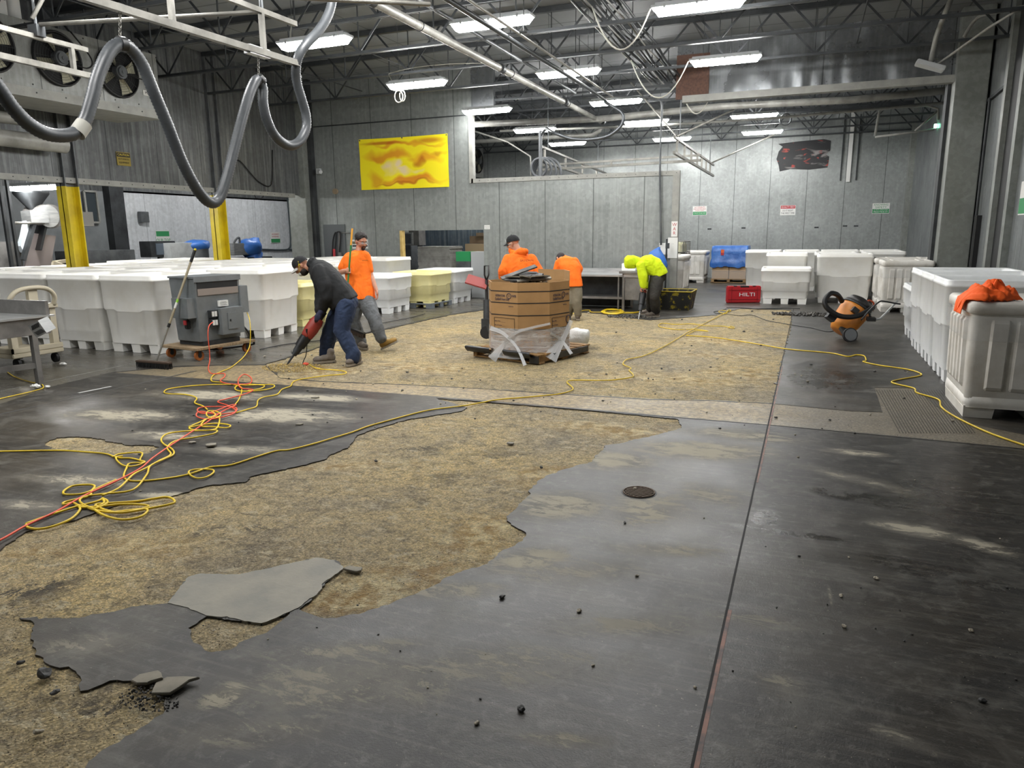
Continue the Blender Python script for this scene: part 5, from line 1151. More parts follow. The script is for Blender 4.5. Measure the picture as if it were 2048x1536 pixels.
# ---------------------------------------------------------------- brooms
def broom(name, label, head_a, head_b, handle, mh, mp, cat='broom', hh=.05, hw=.07):
    t = thing(name, label, cat, (Vector(head_a)+Vector(head_b))/2)
    a, b = Vector(head_a), Vector(head_b)
    q = MB(); q.beam(a+Vector((0, 0, hh*.5)), b+Vector((0, 0, hh*.5)), hw, .025); q.build('head', mh, t, world=True, bevel=.005)
    q = MB(); d = (b-a); n = 46; rg = random.Random(2); per = d.cross(Vector((0, 0, 1))).normalized()
    for i in range(n):
        for k in range(3):
            p = a+d*((i+.5)/n)+per*(k-1)*hw*.35+Vector((0, 0, hh*.4)); e = p+Vector((rg.uniform(-.008, .008), rg.uniform(-.008, .008), -hh*.9))+per*(k-1)*.012; q.cyl(p, e, .006, .004, n=4, cap=False)
    q.build('bristles', M_black if mh != M_black else mat('dirty_bristle', '#3b2f26', .9), t, world=True)
    for i in range(len(handle)-1):
        p, r_, m = handle[i]; p2 = handle[i+1][0]; q = MB(); q.cyl(p, p2, r_, n=10); q.build('pole', m, t, world=True)
    return t
M_pol = mat('aluminium_pole', '#b3b1a9', .3, .8); M_poly = mat('tan_pole', '#9c9279', .5)
ha, hb = G(276, 733), G(342, 738); D1 = depth(G(313, 727)); h0 = WD(313, 722, D1); top = WD(391, 497, depth((-8.35, 7.2, 1.1)))
def lp(f): return h0.lerp(top, f)
t = broom('push_broom', 'push broom with silver telescopic handle leaning on the transformer, brown bristle head on the floor', ha+Vector((0, 0, .035)), hb+Vector((0, 0, .035)), [(lp(0), .013, M_pol), (lp(.3), .019, M_black), (lp(.335), .016, M_poly), (lp(.47), .0165, M_paper), (lp(.52), .0165, mat('lime_band', '#8cc63f', .5)), (lp(.55), .016, M_poly), (lp(.88), .02, M_black), (lp(.985), .015, M_yel), (lp(1), .0, M_black)], mat('dirty_bristle_block', '#4a3b30', .9), None, hh=.08, hw=.07)
# ---------------------------------------------------------------- orange vacuum, tipped back on its wheels
VD = depth(G(1700, 683)); 
def V(x, y, o=0.0): return WD(x, y, VD+o)
t = thing('shop_vacuum', 'orange wet vacuum tipped back on its wheels with a black hose looped over it', 'vacuum cleaner', G(1700, 683))
M_vo = mat('vacuum_orange', '#d98a35', .42, 0, '#c97a2a', 4)
ax = (V(1745, 598)-V(1672, 662)); ax.normalize()  # tank axis, up along the lean
base = V(1685, 652, .22); topc = V(1712, 615, .22)
axis = (V(1722, 600, .22)-V(1683, 650, .22)).normalized(); axis = Vector(axis)
zz = axis; yy = CF.copy(); yy = (yy-zz*yy.dot(zz)).normalized(); xx = yy.cross(zz); MV = Matrix((xx, yy, zz)).transposed()
def VL(x, y, z): return base+MV@Vector((x, y, z))
q = MB(); q.lathe([(.09, -.11), (.14, -.1), (.175, -.03), (.21, .1), (.225, .3), (.225, .33)], VL(0, 0, 0), M=MV, n=28); q.build('tank', M_vo, t, world=True)
q = MB(); q.lathe([(.23, .33), (.238, .34), (.238, .36), (.22, .37)], VL(0, 0, 0), M=MV, n=28); q.build('rim', M_steel_dk, t, world=True)
q = MB(); q.lathe([(.22, .365), (.215, .42), (.185, .47), (.12, .5), (.0, .505)], VL(0, 0, 0), M=MV, n=24); q.build('motor_head', mat('vacuum_black', '#2a2827', .4), t, world=True)
q = MB()
for k in range(5): q.tube([VL(.1+.02*k, -.21+.012*abs(k-2), .40+.0*k), VL(.06+.02*k, -.17, .455)], .004, 4)
q.build('grille', mat('rust_orange', '#8b4a26', .5), t, world=True)
q = MB(); q.tube(smoothpath([VL(.05, -.05, .5), VL(.08, -.02, .56), VL(.17, 0, .57), VL(.2, .02, .47)], 5), .013, 7); q.build('lifting_handle', mat('orange_red', '#c9552a', .5), t, world=True)
for s in (-.24, .2):
    c = V(1700, 670, s+.02); q = MB(); d = CF; 
    q.cyl(c-d*.025, c+d*.025, .105, n=26); w1 = q.build('wheel', M_rubber, t, world=True)
    q = MB(); q.cyl(c-d*.032, c+d*.03, .088, n=24); o = q.build('hubcap', M_steel_md, t, world=True)
q = MB(); q.cyl(V(1700, 670, -.2), V(1700, 670, .2), .012, n=8); q.beam(V(1700, 670, 0), V(1690, 655, .1), .2, .05); q.build('axle', M_steel_dk, t, world=True)
q = MB(); q.box(V(1662, 634, 0), (.13, .12, .1), M=MV); q.box(V(1710, 621, -.02), (.1, .06, .08), M=MV); q.build('clip', M_black, t, world=True)
q = MB(); hp = smoothpath([V(x, y, o) for x, y, o in ((1684, 603, .1), (1675, 590, .0), (1661, 587, -.08), (1650, 600, -.1), (1652, 613, -.12), (1664, 624, -.14), (1680, 632, -.14), (1700, 634, -.1), (1720, 630, -.08), (1738, 620, -.05), (1746, 615, .0))], 8)
q.tube(hp, .038, 12); q.build('hose', mat('black_hose', '#111112', .5), t, world=True)
for s in (-.2, .16):
    q = MB(); q.tube(smoothpath([V(1722, 640, s), V(1740, 620, s), V(1758, 604, s), V(1770, 603, s), V(1792, 607, s), V(1800, 608, s)], 4), .012, 7); q.build('push_handle', M_black, t, world=True)
q = MB(); q.tube([V(1800, 608, -.2), V(1800, 608, .16)], .012, 7); q.build('push_handle', M_black, t, world=True)
q = MB(); q.tube(smoothpath([V(1745, 637.5, -.1), V(1757, 638, -.1), V(1766, 632, -.1), (V(1795, 602, -.05))], 5), .016, 8); q.build('wand', M_ss, t, world=True)
q = MB(); q.box(V(1742, 638, -.1), (.12, .22, .05)); q.build('nozzle', M_black, t, world=True)
# ---------------------------------------------------------------- steel tables and sinks by the partition
t = thing('steel_table', 'long low stainless steel table against the partition, left of the man in yellow', 'table', (-4.4, 15.9, 0))
q = MB(); q.b2((-1.1, -.45, .72), (.72, .5, .76)); q.build('table_top', M_ss, t, bevel=.006); q = MB(); q.b2((-1.1, -.4, .24), (.72, .45, .265)); q.b2((-1.1, -.44, .24), (.72, -.4, .29)); q.build('lower_shelf', M_ssd, t)
q = MB(); q.b2((-1.1, .44, .76), (.72, .5, .86)); q.build('backsplash', M_ss, t)
q = MB(); q.b2((-1.1, .3, .27), (.72, .33, .72)); q.b2((-1.1, .3, .02), (.72, .33, .24)); q.build('shade_panel', M_steel_dk, t)  # dark sheets added for the shade on the wall under the table
for x in (-1.0, .62):
    for y in (-.4, .42): q = MB(); q.cyl((x, y, 0), (x, y, .72), .022, n=10); q.build('leg', M_ssd, t)
t = thing('sink_bench', 'worn steel bench with side panel, directly behind the man in yellow', 'bench', (-3.3, 15.75, 0))
q = MB(); q.b2((-.42, -.5, .8), (.4, .5, .85)); q.build('bench_top', M_ssd, t, bevel=.006); q = MB(); q.b2((-.3, -.44, .24), (.34, .42, .72)); q.build('basin', M_ssd, t, bevel=.01); q = MB(); q.b2((-.32, -.46, .72), (.36, .44, .8)); q.build('apron', M_ss, t)
for x in (-.33, .33):
    for y in (-.42, .42): q = MB(); q.b2((x-.025, y-.025, 0), (x+.025, y+.025, .8)); q.build('leg', M_ssd, t)
q = MB(); q.box((-3.55, 15.55, .93), (.3, .3, .16)); o = q.build('white_tray', M_wh2, bevel=.01); tag(o, 'white plastic tray on the steel bench behind the man in yellow', 'tray')
t = thing('trough', 'black tub with flaking yellow paint standing by the partition end', 'tub', (-2.68, 16.15, 0))
M_tr = mat('flaking_yellow', '#191a17', .6, 0, '#8a7a16', 9, .55, .62); q = MB(); q.add([(-.36, -.34, 0), (.36, -.34, 0), (.36, .34, 0), (-.36, .34, 0), (-.42, -.4, .4), (.42, -.4, .4), (.42, .4, .4), (-.42, .4, .4), (-.38, -.36, .4), (.38, -.36, .4), (.38, .36, .4), (-.38, .36, .4), (-.33, -.31, .1), (.33, -.31, .1), (.33, .31, .1), (-.33, .31, .1)],
  [(0,3,2,1),(0,1,5,4),(1,2,6,5),(2,3,7,6),(3,0,4,7),(4,5,9,8),(5,6,10,9),(6,7,11,10),(7,4,8,11),(8,9,13,12),(9,10,14,13),(10,11,15,14),(11,8,12,15),(12,13,14,15)]); q.build('tub_body', M_tr, t)
q = MB(); q.tube([(-.42, -.4, .4), (.42, -.4, .4), (.42, .4, .4), (-.42, .4, .4)], .014, 6, closed=True); q.build('rim', mat('yellow_rim', '#a5901c', .6), t)
# blue bag on a stand by the partition
t = thing('blue_bag', 'blue plastic bag hung over equipment at the partition, behind the man in yellow', 'bag', (-3.15, 16.6, 1.1))
q = MB(); bp = [(WY(x, y, 16.55), w_) for x, y, w_ in ((1319, 494, .02), (1315, 498, .06), (1312, 504, .13), (1313, 512, .19), (1316, 522, .2), (1322, 532, .14), (1326, 538, .06))]
vs = []; fs = []; n = 16
for c_, r_ in bp:
    for i in range(n): a = 2*pi*i/n; k = 1+.18*noise.noise(Vector((a*1.3, c_.z*6, 0))); vs.append(c_+Vector((r_*k*cos(a), r_*.5*k*sin(a), 0)))
for j in range(len(bp)-1):
    for i in range(n): fs.append((j*n+i, j*n+(i+1) % n, (j+1)*n+(i+1) % n, (j+1)*n+i))
q.add(vs, fs, True); q.build('bag', mat('blue_bag_plastic', '#3f74c4', .4, bump=.01, bscale=10), t, world=True)
q = MB(); q.cyl((-3.0, 16.75, 0), (-3.0, 16.75, 1.5), .02, n=8); q.box((-2.98, 16.75, 1.35), (.08, .06, .12)); q.build('stand', M_steel_dk, t, world=True)
# ---------------------------------------------------------------- stainless bench at lower left with its trolley
t = thing('prep_bench', 'stainless work bench with a perforated end plate at the left edge of the frame', 'bench', (-8.4, 5.35, 0), .0)
def B(x, y, Y): return WY(x, y, Y)
q = MB(); q.b2((-9.7, 4.95, .58), (-8.1, 5.75, .77)); q.build('apron', M_ssd, t, world=True, bevel=.004)
q = MB(); q.b2((-9.75, 4.9, .77), (-8.07, 5.8, .79)); q.build('bench_top', M_ss, t, world=True)
q = MB(); q.b2((-9.0, 5.72, .79), (-8.1, 5.76, .95)); q.build('backsplash', M_ssd, t, world=True)
for (x, y) in ((-8.13, 5.55), (-8.3, 5.02), (-9.5, 5.02), (-9.5, 5.6)):
    q = MB(); q.b2((x-.03, y-.03, 0), (x+.03, y+.03, .58)); q.build('leg', M_ssd, t, world=True)
q = MB(); q.b2((-9.5, 5.0, .2), (-8.3, 5.06, .26)); q.beam((-8.3, 5.02, .23), (-8.13, 5.55, .23), .05, .06); q.build('stretcher', M_ssd, t, world=True)
q = MB(); q.cyl((-8.4, 4.95, .66), (-8.4, 4.92, .66), .03, n=12); q.build('knob', M_ss, t, world=True); q = MB(); q.cyl((-8.62, 4.955, .71), (-8.62, 4.945, .71), .035, n=14); q.build('port_hole', M_black, t, world=True)
c = WY(84, 654, 5.0); q = MB(); MP = Matrix.Rotation(-.35, 3, 'Y')@Matrix.Rotation(.3, 3, 'X'); q.box(c, (.17, .12, .14), M=MP); gp_ = q.build('perforated_plate', M_ss, t, world=True)
q = MB()
for k in range(9):
    for s in (-1, 1): q.box(c+MP@Vector((-.05+.014*k, -.0612, .033*s)), (.006, .002, .05), M=MP@Matrix.Rotation(.6*s, 3, 'Y'))
q.build('slots', M_black, t, world=True)
q = MB(); c = (-8.45, 5.3, .79); q.cyl(c, (-8.45, 5.3, .845), .1, n=24); o = q.build('steel_bowl', M_ss); tag(o, 'shallow round steel dish on the bench at the left edge', 'dish')
q = MB()
rng = random.Random(4)
for k in range(60): q.ball((-9.2+rng.uniform(0, .5), 5.05+rng.uniform(0, .3), .80), .018, 6, 4)
o = q.build('ice', M_paper); tag(o, 'white crushed ice spread on the bench at the left edge', 'ice', kind='stuff')
t = thing('utility_cart', 'beige plastic utility cart behind the bench at the left edge', 'cart', (-9.72, 6.45, 0))
M_bg = mat('beige_plastic', '#b9b09a', .55)
q = MB(); q.b2((-.55, -.35, .14), (.35, .35, .2)); q.b2((-.55, -.35, .2), (.35, -.32, .27)); q.b2((.32, -.35, .2), (.35, .35, .27)); q.build('lower_tray', M_bg, t, bevel=.008); q = MB(); q.b2((-.55, -.35, .74), (.35, .35, .8)); q.build('upper_tray', M_bg, t, bevel=.008)
for x in (-.48, .28):
    for y in (-.28, .28): q = MB(); q.b2((x-.04, y-.04, .2), (x+.04, y+.04, .75)); q.build('post', M_bg, t)
q = MB(); q.tube(smoothpath([(.33, -.3, .78), (.37, -.3, .9), (.39, -.2, 1.0), (.4, 0, 1.03), (.39, .2, 1.0), (.37, .3, .9), (.33, .3, .78)], 4), .03, 8); q.b2((.33, -.06, .8), (.39, .06, 1.02)); q.build('handle', M_bg, t)
for x in (-.45, .28):
    for y in (-.26, .26): q = MB(); q.cyl((x, y-.02, .065), (x, y+.02, .065), .065, n=16); q.build('wheel', M_rubber, t)
# ---------------------------------------------------------------- orange cloth on the near tub
q = MB(); TZ = 1.045
def cloth_blob(c, r, seed):
    b_ = MB(); b_.ball(c, r, 40, 24); out = []
    for v in b_.v:
        d = (v-Vector(c)); k = 1+.30*noise.noise(v*9+Vector((seed, 0, 0)))+.16*noise.noise(v*22+Vector((seed, 5, 0)))-.12*abs(noise.noise(v*14+Vector((seed, 9, 3))))*2
        p = Vector(c)+d*k; p.z = max(p.z, TZ+.004 if p.x > 1.33 else p.z); out.append(p)
    b_.v = out; return b_
A_ = WD(1950, 583, depth((1.6, 7.6, 1.1)))
vs = []; fs = []; NX, NY = 70, 40
for j in range(NY+1):
    for i in range(NX+1):
        u, v = i/NX, j/NY
        x = 1.23+.50*u; y = 7.55+.36*(v-.5)*(.55+.9*sin(pi*min(1, u*.9+.08)))+.06*noise.noise(Vector((u*4, v*4, 0)))
        hgt = .145*max(0, sin(pi*min(1, max(0, (u-.12)/.88))))**.6*max(0, sin(pi*v))**.55
        f1 = abs(noise.noise(Vector((u*5, v*7+u*3, 1)))); f2 = abs(noise.noise(Vector((u*11, v*13, 4))))
        z = TZ+hgt*(.62+.9*f1)+.02*f2
        if u < .2: z = min(z, TZ+.012-(.2-u)/.2*.14)+.008*f2; x = 1.30-.03*(.2-u)/.2-.02*f1
        vs.append((x, y, z))
for j in range(NY):
    for i in range(NX): a = j*(NX+1)+i; fs.append((a, a+1, a+NX+2, a+NX+1))
q.add(vs, fs, True); o = q.build('orange_cloth', mat('orange_fabric', '#ff661a', .8, sss=0, bump=.002, bscale=60)); tag(o, 'crumpled bright orange shirt lying on the lid of the nearest tub', 'cloth')
sm = o.modifiers.new('solid', 'SOLIDIFY'); sm.thickness = .006
# ---------------------------------------------------------------- floor drain
t = thing('floor_drain', 'round iron floor drain sunk in the dark coating with a stone on it', 'drain', G(1278, 985))
q = MB(); q.cyl((0, 0, .0005), (0, 0, .0015), .115, n=32); q.build('pit', mat('drain_dark', '#0e0d0c', .6), t)
q = MB()
for k in range(9): 
    x = -.08+.02*k; L_ = sqrt(max(0, .09**2-x*x)); q.beam((x, -L_, .004), (x, L_, .004), .009, .006)
q.tube([(.1*cos(a), .1*sin(a), .004) for a in [2*pi*i/28 for i in range(28)]], .005, 5, closed=True); q.v = [Matrix.Rotation(-.7, 3, 'Z')@v for v in q.v]; q.build('grate', mat('rusty_iron', '#5d4c3e', .8), t)
# ---------------------------------------------------------------- people
def organic(name, mb, m, parent, vox=.01, sm=6, wr=0, wf=9, seed=0):
    me = bpy.data.meshes.new('t'); me.from_pydata([tuple(v) for v in mb.v], [], mb.f); me.update()
    o = bpy.data.objects.new('t', me); link(o)
    r = o.modifiers.new('r', 'REMESH'); r.mode = 'VOXEL'; r.voxel_size = vox
    s = o.modifiers.new('s', 'SMOOTH'); s.iterations = sm; s.factor = .5
    bpy.context.view_layer.update()
    m2 = bpy.data.meshes.new_from_object(o.evaluated_get(bpy.context.evaluated_depsgraph_get())); bpy.data.objects.remove(o)
    if wr:
        m2.update(); N_ = len(m2.vertices); ca = np.empty(N_*3, 'f'); na = np.empty(N_*3, 'f'); m2.vertices.foreach_get('co', ca); m2.vertices.foreach_get('normal', na); out_ = []
        for i_ in range(N_):
            p = Vector(ca[3*i_:3*i_+3]); nv = Vector(na[3*i_:3*i_+3]); q = Vector((p.x+seed, p.y, p.z)); n_ = noise.noise(Vector((q.x*wf, q.y*wf, q.z*wf*.55)))*1.0; n2 = 1-2*abs(noise.noise(q*wf*1.7+Vector((5, 2, 1))+n_*Vector((1, 1, 1))))
            out_.extend(p+nv*(wr*n_+wr*.55*n2))
        m2.vertices.foreach_set('co', out_)
    mi = Matrix.Translation(parent.location).inverted(); m2.transform(mi)
    m2.polygons.foreach_set('use_smooth', [True]*len(m2.polygons)); m2.materials.clear(); m2.materials.append(m); m2.update()
    ob = bpy.data.objects.new(name, m2); link(ob); ob.parent = parent; return ob
def limb(mb, pts):
    for i, (p, r) in enumerate(pts):
        mb.ball(p, r, 16, 10)
        if i: mb.cyl(pts[i-1][0], p, pts[i-1][1], r, n=16)
def torso(mb, secs, n=20):
    """secs: (centre, side vector half width, front vector half depth)"""
    vs = []; fs = []
    for c, s, f in secs:
        for i in range(n):
            a = 2*pi*i/n; ca, sa = cos(a), sin(a); k = 1.0
            vs.append(Vector(c)+Vector(s)*(abs(ca)**.8*(1 if ca > 0 else -1))+Vector(f)*(abs(sa)**.8*(1 if sa > 0 else -1)))
    m_ = len(secs)
    for j in range(m_-1):
        for i in range(n): fs.append((j*n+i, j*n+(i+1) % n, (j+1)*n+(i+1) % n, (j+1)*n+i))
    fs.append(tuple(reversed(range(n)))); fs.append(tuple(range((m_-1)*n, m_*n))); mb.add(vs, fs, True)
class Head:
    def __init__(s, c, fwd, up):
        s.c = Vector(c); s.f = Vector(fwd).normalized(); u = Vector(up); s.u = (u-s.f*u.dot(s.f)).normalized(); s.r = s.f.cross(s.u); s.M = Matrix((s.r, s.f, s.u)).transposed()
    def p(s, x, y, z): return s.c+s.M@Vector((x, y, z))
    def body(s, mb):
        B_ = lambda x, y, z, r: mb.ball(s.p(x, y, z), r, 18, 12, M=s.M)
        B_(0, -.012, .035, (.076, .096, .085)); B_(0, .022, -.03, (.060, .068, .078)); B_(0, .045, -.085, (.034, .036, .028)); B_(0, .075, -.005, (.03, .022, .012))
        mb.cyl(s.p(0, .082, .012), s.p(0, .107, -.026), .008, .0135, n=8); B_(0, .104, -.03, (.017, .014, .011)); B_(0, .088, -.058, (.024, .012, .006)); B_(0, .086, -.067, (.021, .012, .006))
        B_(.045, .055, -.03, (.022, .024, .022)); B_(-.045, .055, -.03, (.022, .024, .022)); B_(0, .07, .03, (.052, .022, .012))
        for q in (-1, 1): B_(q*.078, -.01, -.012, (.01, .02, .034)); B_(q*.085, -.016, -.004, (.007, .015, .02))
    def eyes(s, parent):
        q = MB()
        for k in (-1, 1): q.ball(s.p(k*.03, .083, .004), .0115, 10, 8)
        q.build('eyes', M_paper, parent, world=True); q = MB()
        for k in (-1, 1): q.ball(s.p(k*.03, .0925, .004), .0045, 8, 6)
        q.build('pupils', M_black, parent, world=True)
    def hair(s, parent, m, beard=0):
        q = MB(); q.ball(s.p(0, -.022, .048), (.083, .098, .085), 24, 14, M=s.M); q.ball(s.p(0, -.05, .0), (.075, .06, .06), 16, 10, M=s.M)
        for i in range(90):
            a = i*2.4; z = 1-(i+.5)/90*1.0; r = sqrt(max(0, 1-z*z)); x, y = r*cos(a)*.08, r*sin(a)*.095-.022
            if y > .045 and z < .55: continue
            q.ball(s.p(x, y, .05+z*.08), .014, 6, 5)
        organic('hair', q, m, parent, .007, 2, .002, 60)
        q = MB()
        for k in (-1, 1): q.beam(s.p(k*.015, .093, .022), s.p(k*.046, .083, .022), .007, .008, up=s.u)
        if beard: q.ball(s.p(0, .078, -.092), (.026, .026, .02), 12, 8, M=s.M); q.beam(s.p(-.026, .094, -.05), s.p(.026, .094, -.05), .012, .009, up=s.u); q.beam(s.p(-.03, .088, -.052), s.p(-.026, .078, -.088), .01, .01, up=s.f); q.beam(s.p(.03, .088, -.052), s.p(.026, .078, -.088), .01, .01, up=s.f)
        q.build('facial_hair', m, parent, world=True)
    def cap(s, parent, m, mb_, logo=None, back=.0):
        q = MB(); vs = []; fs = []; n = 28; lv = 9
        for j in range(lv+1):
            a = pi/2*j/lv
            for i in range(n):
                t_ = 2*pi*i/n; vs.append(s.p(.09*cos(a)**.8*cos(t_), -.01+.11*cos(a)**.8*sin(t_), .028+.105*sin(a)**.9-.014*(sin(t_) < 0)*(-sin(t_))*cos(a)))
        for j in range(lv):
            for i in range(n): fs.append((j*n+i, j*n+(i+1) % n, (j+1)*n+(i+1) % n, (j+1)*n+i))
        q.add(vs, fs, True); q.ball(s.p(0, -.01, .134), .009, 8, 6); q.build('cap', m, parent, world=True)
        q = MB(); vs = []; fs = []; nx, ny = 12, 6
        for h_ in (0, .004):
            for j in range(ny+1):
                for i in range(nx+1):
                    t_ = -1+2*i/nx; yy_ = sqrt(max(0, 1-(t_*.82)**2)); ext = (.075*j/ny)*(1-abs(t_)**3*.8); vs.append(s.p(t_*.074, -.008+.104*yy_+ext-.004, .034-.03*t_*t_-.022*(j/ny)+h_))
        a0 = (nx+1)*(ny+1)
        for j in range(ny):
            for i in range(nx):
                a = j*(nx+1)+i; fs.append((a, a+nx+1, a+nx+2, a+1)); fs.append((a0+a, a0+a+1, a0+a+nx+2, a0+a+nx+1))
        for i in range(nx): a = ny*(nx+1)+i; fs.append((a, a0+a, a0+a+1, a+1))
        q.add(vs, fs, True); q.build('cap_brim', mb_, parent, world=True)
        if logo: text('E', .05, s.p(-.02, .1, .07), -s.r, s.u, M_textw, parent)
    def glasses(s, parent):
        q = MB()
        for k in (-1, 1): q.tube([s.p(k*.03+.022*cos(a), .103, .002+.015*sin(a)) for a in [2*pi*i/14 for i in range(14)]], .002, 4, closed=True) if False else None; q.tube([s.p(k*.05, .1, .006), s.p(k*.082, .04, .006), s.p(k*.085, -.02, .004)], .003, 5)
        q.tube([s.p(-.01, .105, .004), s.p(.01, .105, .004)], .002, 4); q.build('glasses_frame', M_house, parent, world=True)
        q = MB()
        for k in (-1, 1): q.ball(s.p(k*.03, .101, .002), (.023, .003, .016), 12, 8, M=s.M)
        q.build('lens', mat('clear_lens', '#dfe6ea', .05, alpha=.3), parent, world=True)
def hand_open(mb, wr, d, nrm, side, curl=.5, s=1.0):
    """relaxed hand: wrist, pointing direction, palm normal, side the thumb is on"""
    d = Vector(d).normalized(); n_ = Vector(nrm); n_ = (n_-d*n_.dot(d)).normalized(); sd = d.cross(n_)*side
    M_ = Matrix((sd, d, n_)).transposed(); wr = Vector(wr)
    mb.ball(wr+d*.05*s, (.042*s, .052*s, .016*s), 14, 10, M=M_); mb.ball(wr+d*.015*s, (.03*s, .03*s, .02*s), 12, 8, M=M_)
    for i, (o_, L_) in enumerate(((.030, .072), (.010, .08), (-.010, .074), (-.029, .058))):
        p = wr+d*.092*s+sd*o_*s-d*abs(o_)*.25; pts = [(p, .0098*s)]; a = .15+curl*.25
        for sg, fr in enumerate((.45, .3, .25)):
            p = p+(d*cos(a)+n_*sin(a))*L_*fr*s; pts.append((p, (.0092-.0008*sg)*s)); a += curl*.55+.08*i*curl
        limb(mb, pts)
    p = wr+d*.03*s+sd*.034*s; q_ = p+(d*.7+sd*.6+n_*.35).normalized()*.036*s; r_ = q_+(d*.95+sd*.1+n_*.35).normalized()*.03*s
    limb(mb, [(p, .014*s), (q_, .0108*s), (r_, .009*s)])
def hand_grip(mb, p, axis, back, rad=.016, s=1.0, thumb=1):
    """hand closed round a bar through p; back points from the bar to the back of the hand"""
    ax = Vector(axis).normalized(); b = Vector(back); b = (b-ax*b.dot(ax)).normalized(); c = ax.cross(b); p = Vector(p)
    R = rad+.010
    M_ = Matrix((ax, c, b)).transposed(); mb.ball(p+b*(rad+.014), (.044*s, .036*s, .015*s), 14, 10, M=M_)
    for i, (o_, L_) in enumerate(((.033, 3.9), (.011, 4.2), (-.011, 4.1), (-.032, 3.6))):
        pts = []
        for k in range(6):
            a = .55+L_*k/5*.86; pts.append((p+ax*o_*s+(b*cos(a)+c*sin(a))*R*(1.0 if k < 5 else .97), .0095*s-.0003*k))
        limb(mb, pts)
    pts = [(p+ax*.03*thumb*s+(b*cos(a)+c*sin(a))*(R+.002), r) for a, r in ((-.5, .014), (-1.2, .012), (-1.9, .0105), (-2.5, .009))]
    limb(mb, pts)
def boot(parent, heel, toe, up, m, msole, shaft=.14, ankle=None, name='boot'):
    heel, toe = Vector(heel), Vector(toe); d = (toe-heel).normalized(); up = Vector(up); up = (up-d*up.dot(d)).normalized(); sd = d.cross(up); L_ = .3; M_ = Matrix((sd, d, up)).transposed()
    q = MB(); P_ = lambda x, y, z: heel+sd*x+d*y+up*z
    q.ball(P_(0, .225, .052), (.05, .075, .042), 16, 10, M=M_); q.ball(P_(0, .14, .062), (.044, .075, .045), 16, 10, M=M_); q.ball(P_(0, .055, .065), (.042, .055, .055), 16, 10, M=M_)
    top = Vector(ankle) if ankle is not None else P_(0, .06, shaft)
    limb(q, [(P_(0, .07, .08), .046), (top, .05)])
    organic(name, q, m, parent, .01, 3, .0025, 30)
    q = MB(); vs = []; pr = [(-.03, 0), (-.038, .03), (-.034, .12), (-.05, .2), (-.044, .27), (-.02, .3), (.02, .3), (.044, .27), (.05, .2), (.034, .12), (.038, .03), (.03, 0)]; n = len(pr)
    for z in (0, .028): vs += [P_(x, y, z) for x, y in pr]
    q.add(vs, [tuple(range(n)), tuple(reversed(range(n, 2*n)))]+[((i+1) % n, i, n+i, n+(i+1) % n) for i in range(n)]); q.build(name+'_sole', msole, parent, world=True)
M_skin = mat('skin', '#c08a70', .5, 0, '#b27c62', 12, sss=.08); M_skin2 = mat('skin_light', '#c9997f', .5, 0, '#bb8a70', 12, sss=.08)
def cloth(name, c, c2, r=.85): return mat(name, c, r, 0, c2, 6, .35, .7, bump=.0015, bscale=70)
M_blk = cloth('black_hoodie_cloth', '#17191b', '#111214'); M_jean = cloth('blue_denim', '#23334f', '#192640'); M_org_t = cloth('orange_tee_cloth', '#ff7a12', '#f56c0a'); M_org_h = cloth('orange_hoodie_cloth', '#ff7714', '#f3670a')
M_gj = cloth('grey_denim', '#6a6d70', '#4b4d4e'); M_yelh = cloth('hi_vis_yellow', '#d7ee14', '#c5de10'); M_khaki = cloth('khaki_cloth', '#7d7563', '#696251'); M_dk = cloth('dark_work_trousers', '#35332f', '#272624')
M_bootg = mat('dusty_boot', '#7d746a', .8, 0, '#5f574f', 8); M_boott = mat('tan_boot', '#a88545', .7, 0, '#8e7038', 8); M_sole = mat('boot_sole', '#8f8677', .8); M_hairk = mat('dark_hair', '#1d1713', .7); M_glove = mat('navy_glove', '#20223a', .8)
UP = Vector((0, 0, 1))
def person(name_loc, label): return thing('person', label, 'person', name_loc, group=None)
# --- A: bent worker in black with the breaker hammer
DA = depth(G(690, 727)); 
def A(x, y, o=0.0): return WD(x, y, DA+o)
pa = person(Vector(A(680, 727)).xy.to_3d(), 'person in black hoodie, jeans and grey peaked cap bent over a red breaker hammer')
hl = G(668, 722); fn = depth(G(708, 731))-DA; ff = depth(G(655, 722))-DA
SD = Vector((CF.x, CF.y, 0)).normalized()   # away from camera
Lh = -Vector((CR.x, CR.y, 0)).normalized()  # image-left
H = Head(A(603, 532, 0), (Lh*.72-UP*.62-SD*.12), (UP*.75+Lh*.6))
bd = MB(); H.body(bd); limb(bd, [(H.p(0, -.03, -.05), .058), (A(626, 534), .062), (A(640, 541), .07)])
limb(bd, [(A(642, 548), .09), (A(688, 594), .09)])
limb(bd, [(A(640, 545, -.15), .045), (A(652, 575, -.22), .04), (A(654, 596, -.2), .035), (A(645, 618, -.09), .028)]); limb(bd, [(A(640, 545, .15), .045), (A(645, 580, .22), .04), (A(641, 600, .2), .035), (A(639, 618, .1), .028)])
organic('body', bd, M_skin, pa, .008, 3)
H.cap(pa, M_blk, mat('grey_brim', '#b5b5b0', .7)); 
q = MB(); q.ball(H.p(0, .07, -.07), (.045, .04, .035), 14, 10, M=H.M); q.build('dust_mask', mat('mask_white', '#d6d5d0', .7), pa, world=True)
q = MB(); q.ball(H.p(0, .02, -.07), (.066, .07, .06), 16, 10, M=H.M); organic('beard', q, M_hairk, pa, .008, 2, .003, 60)
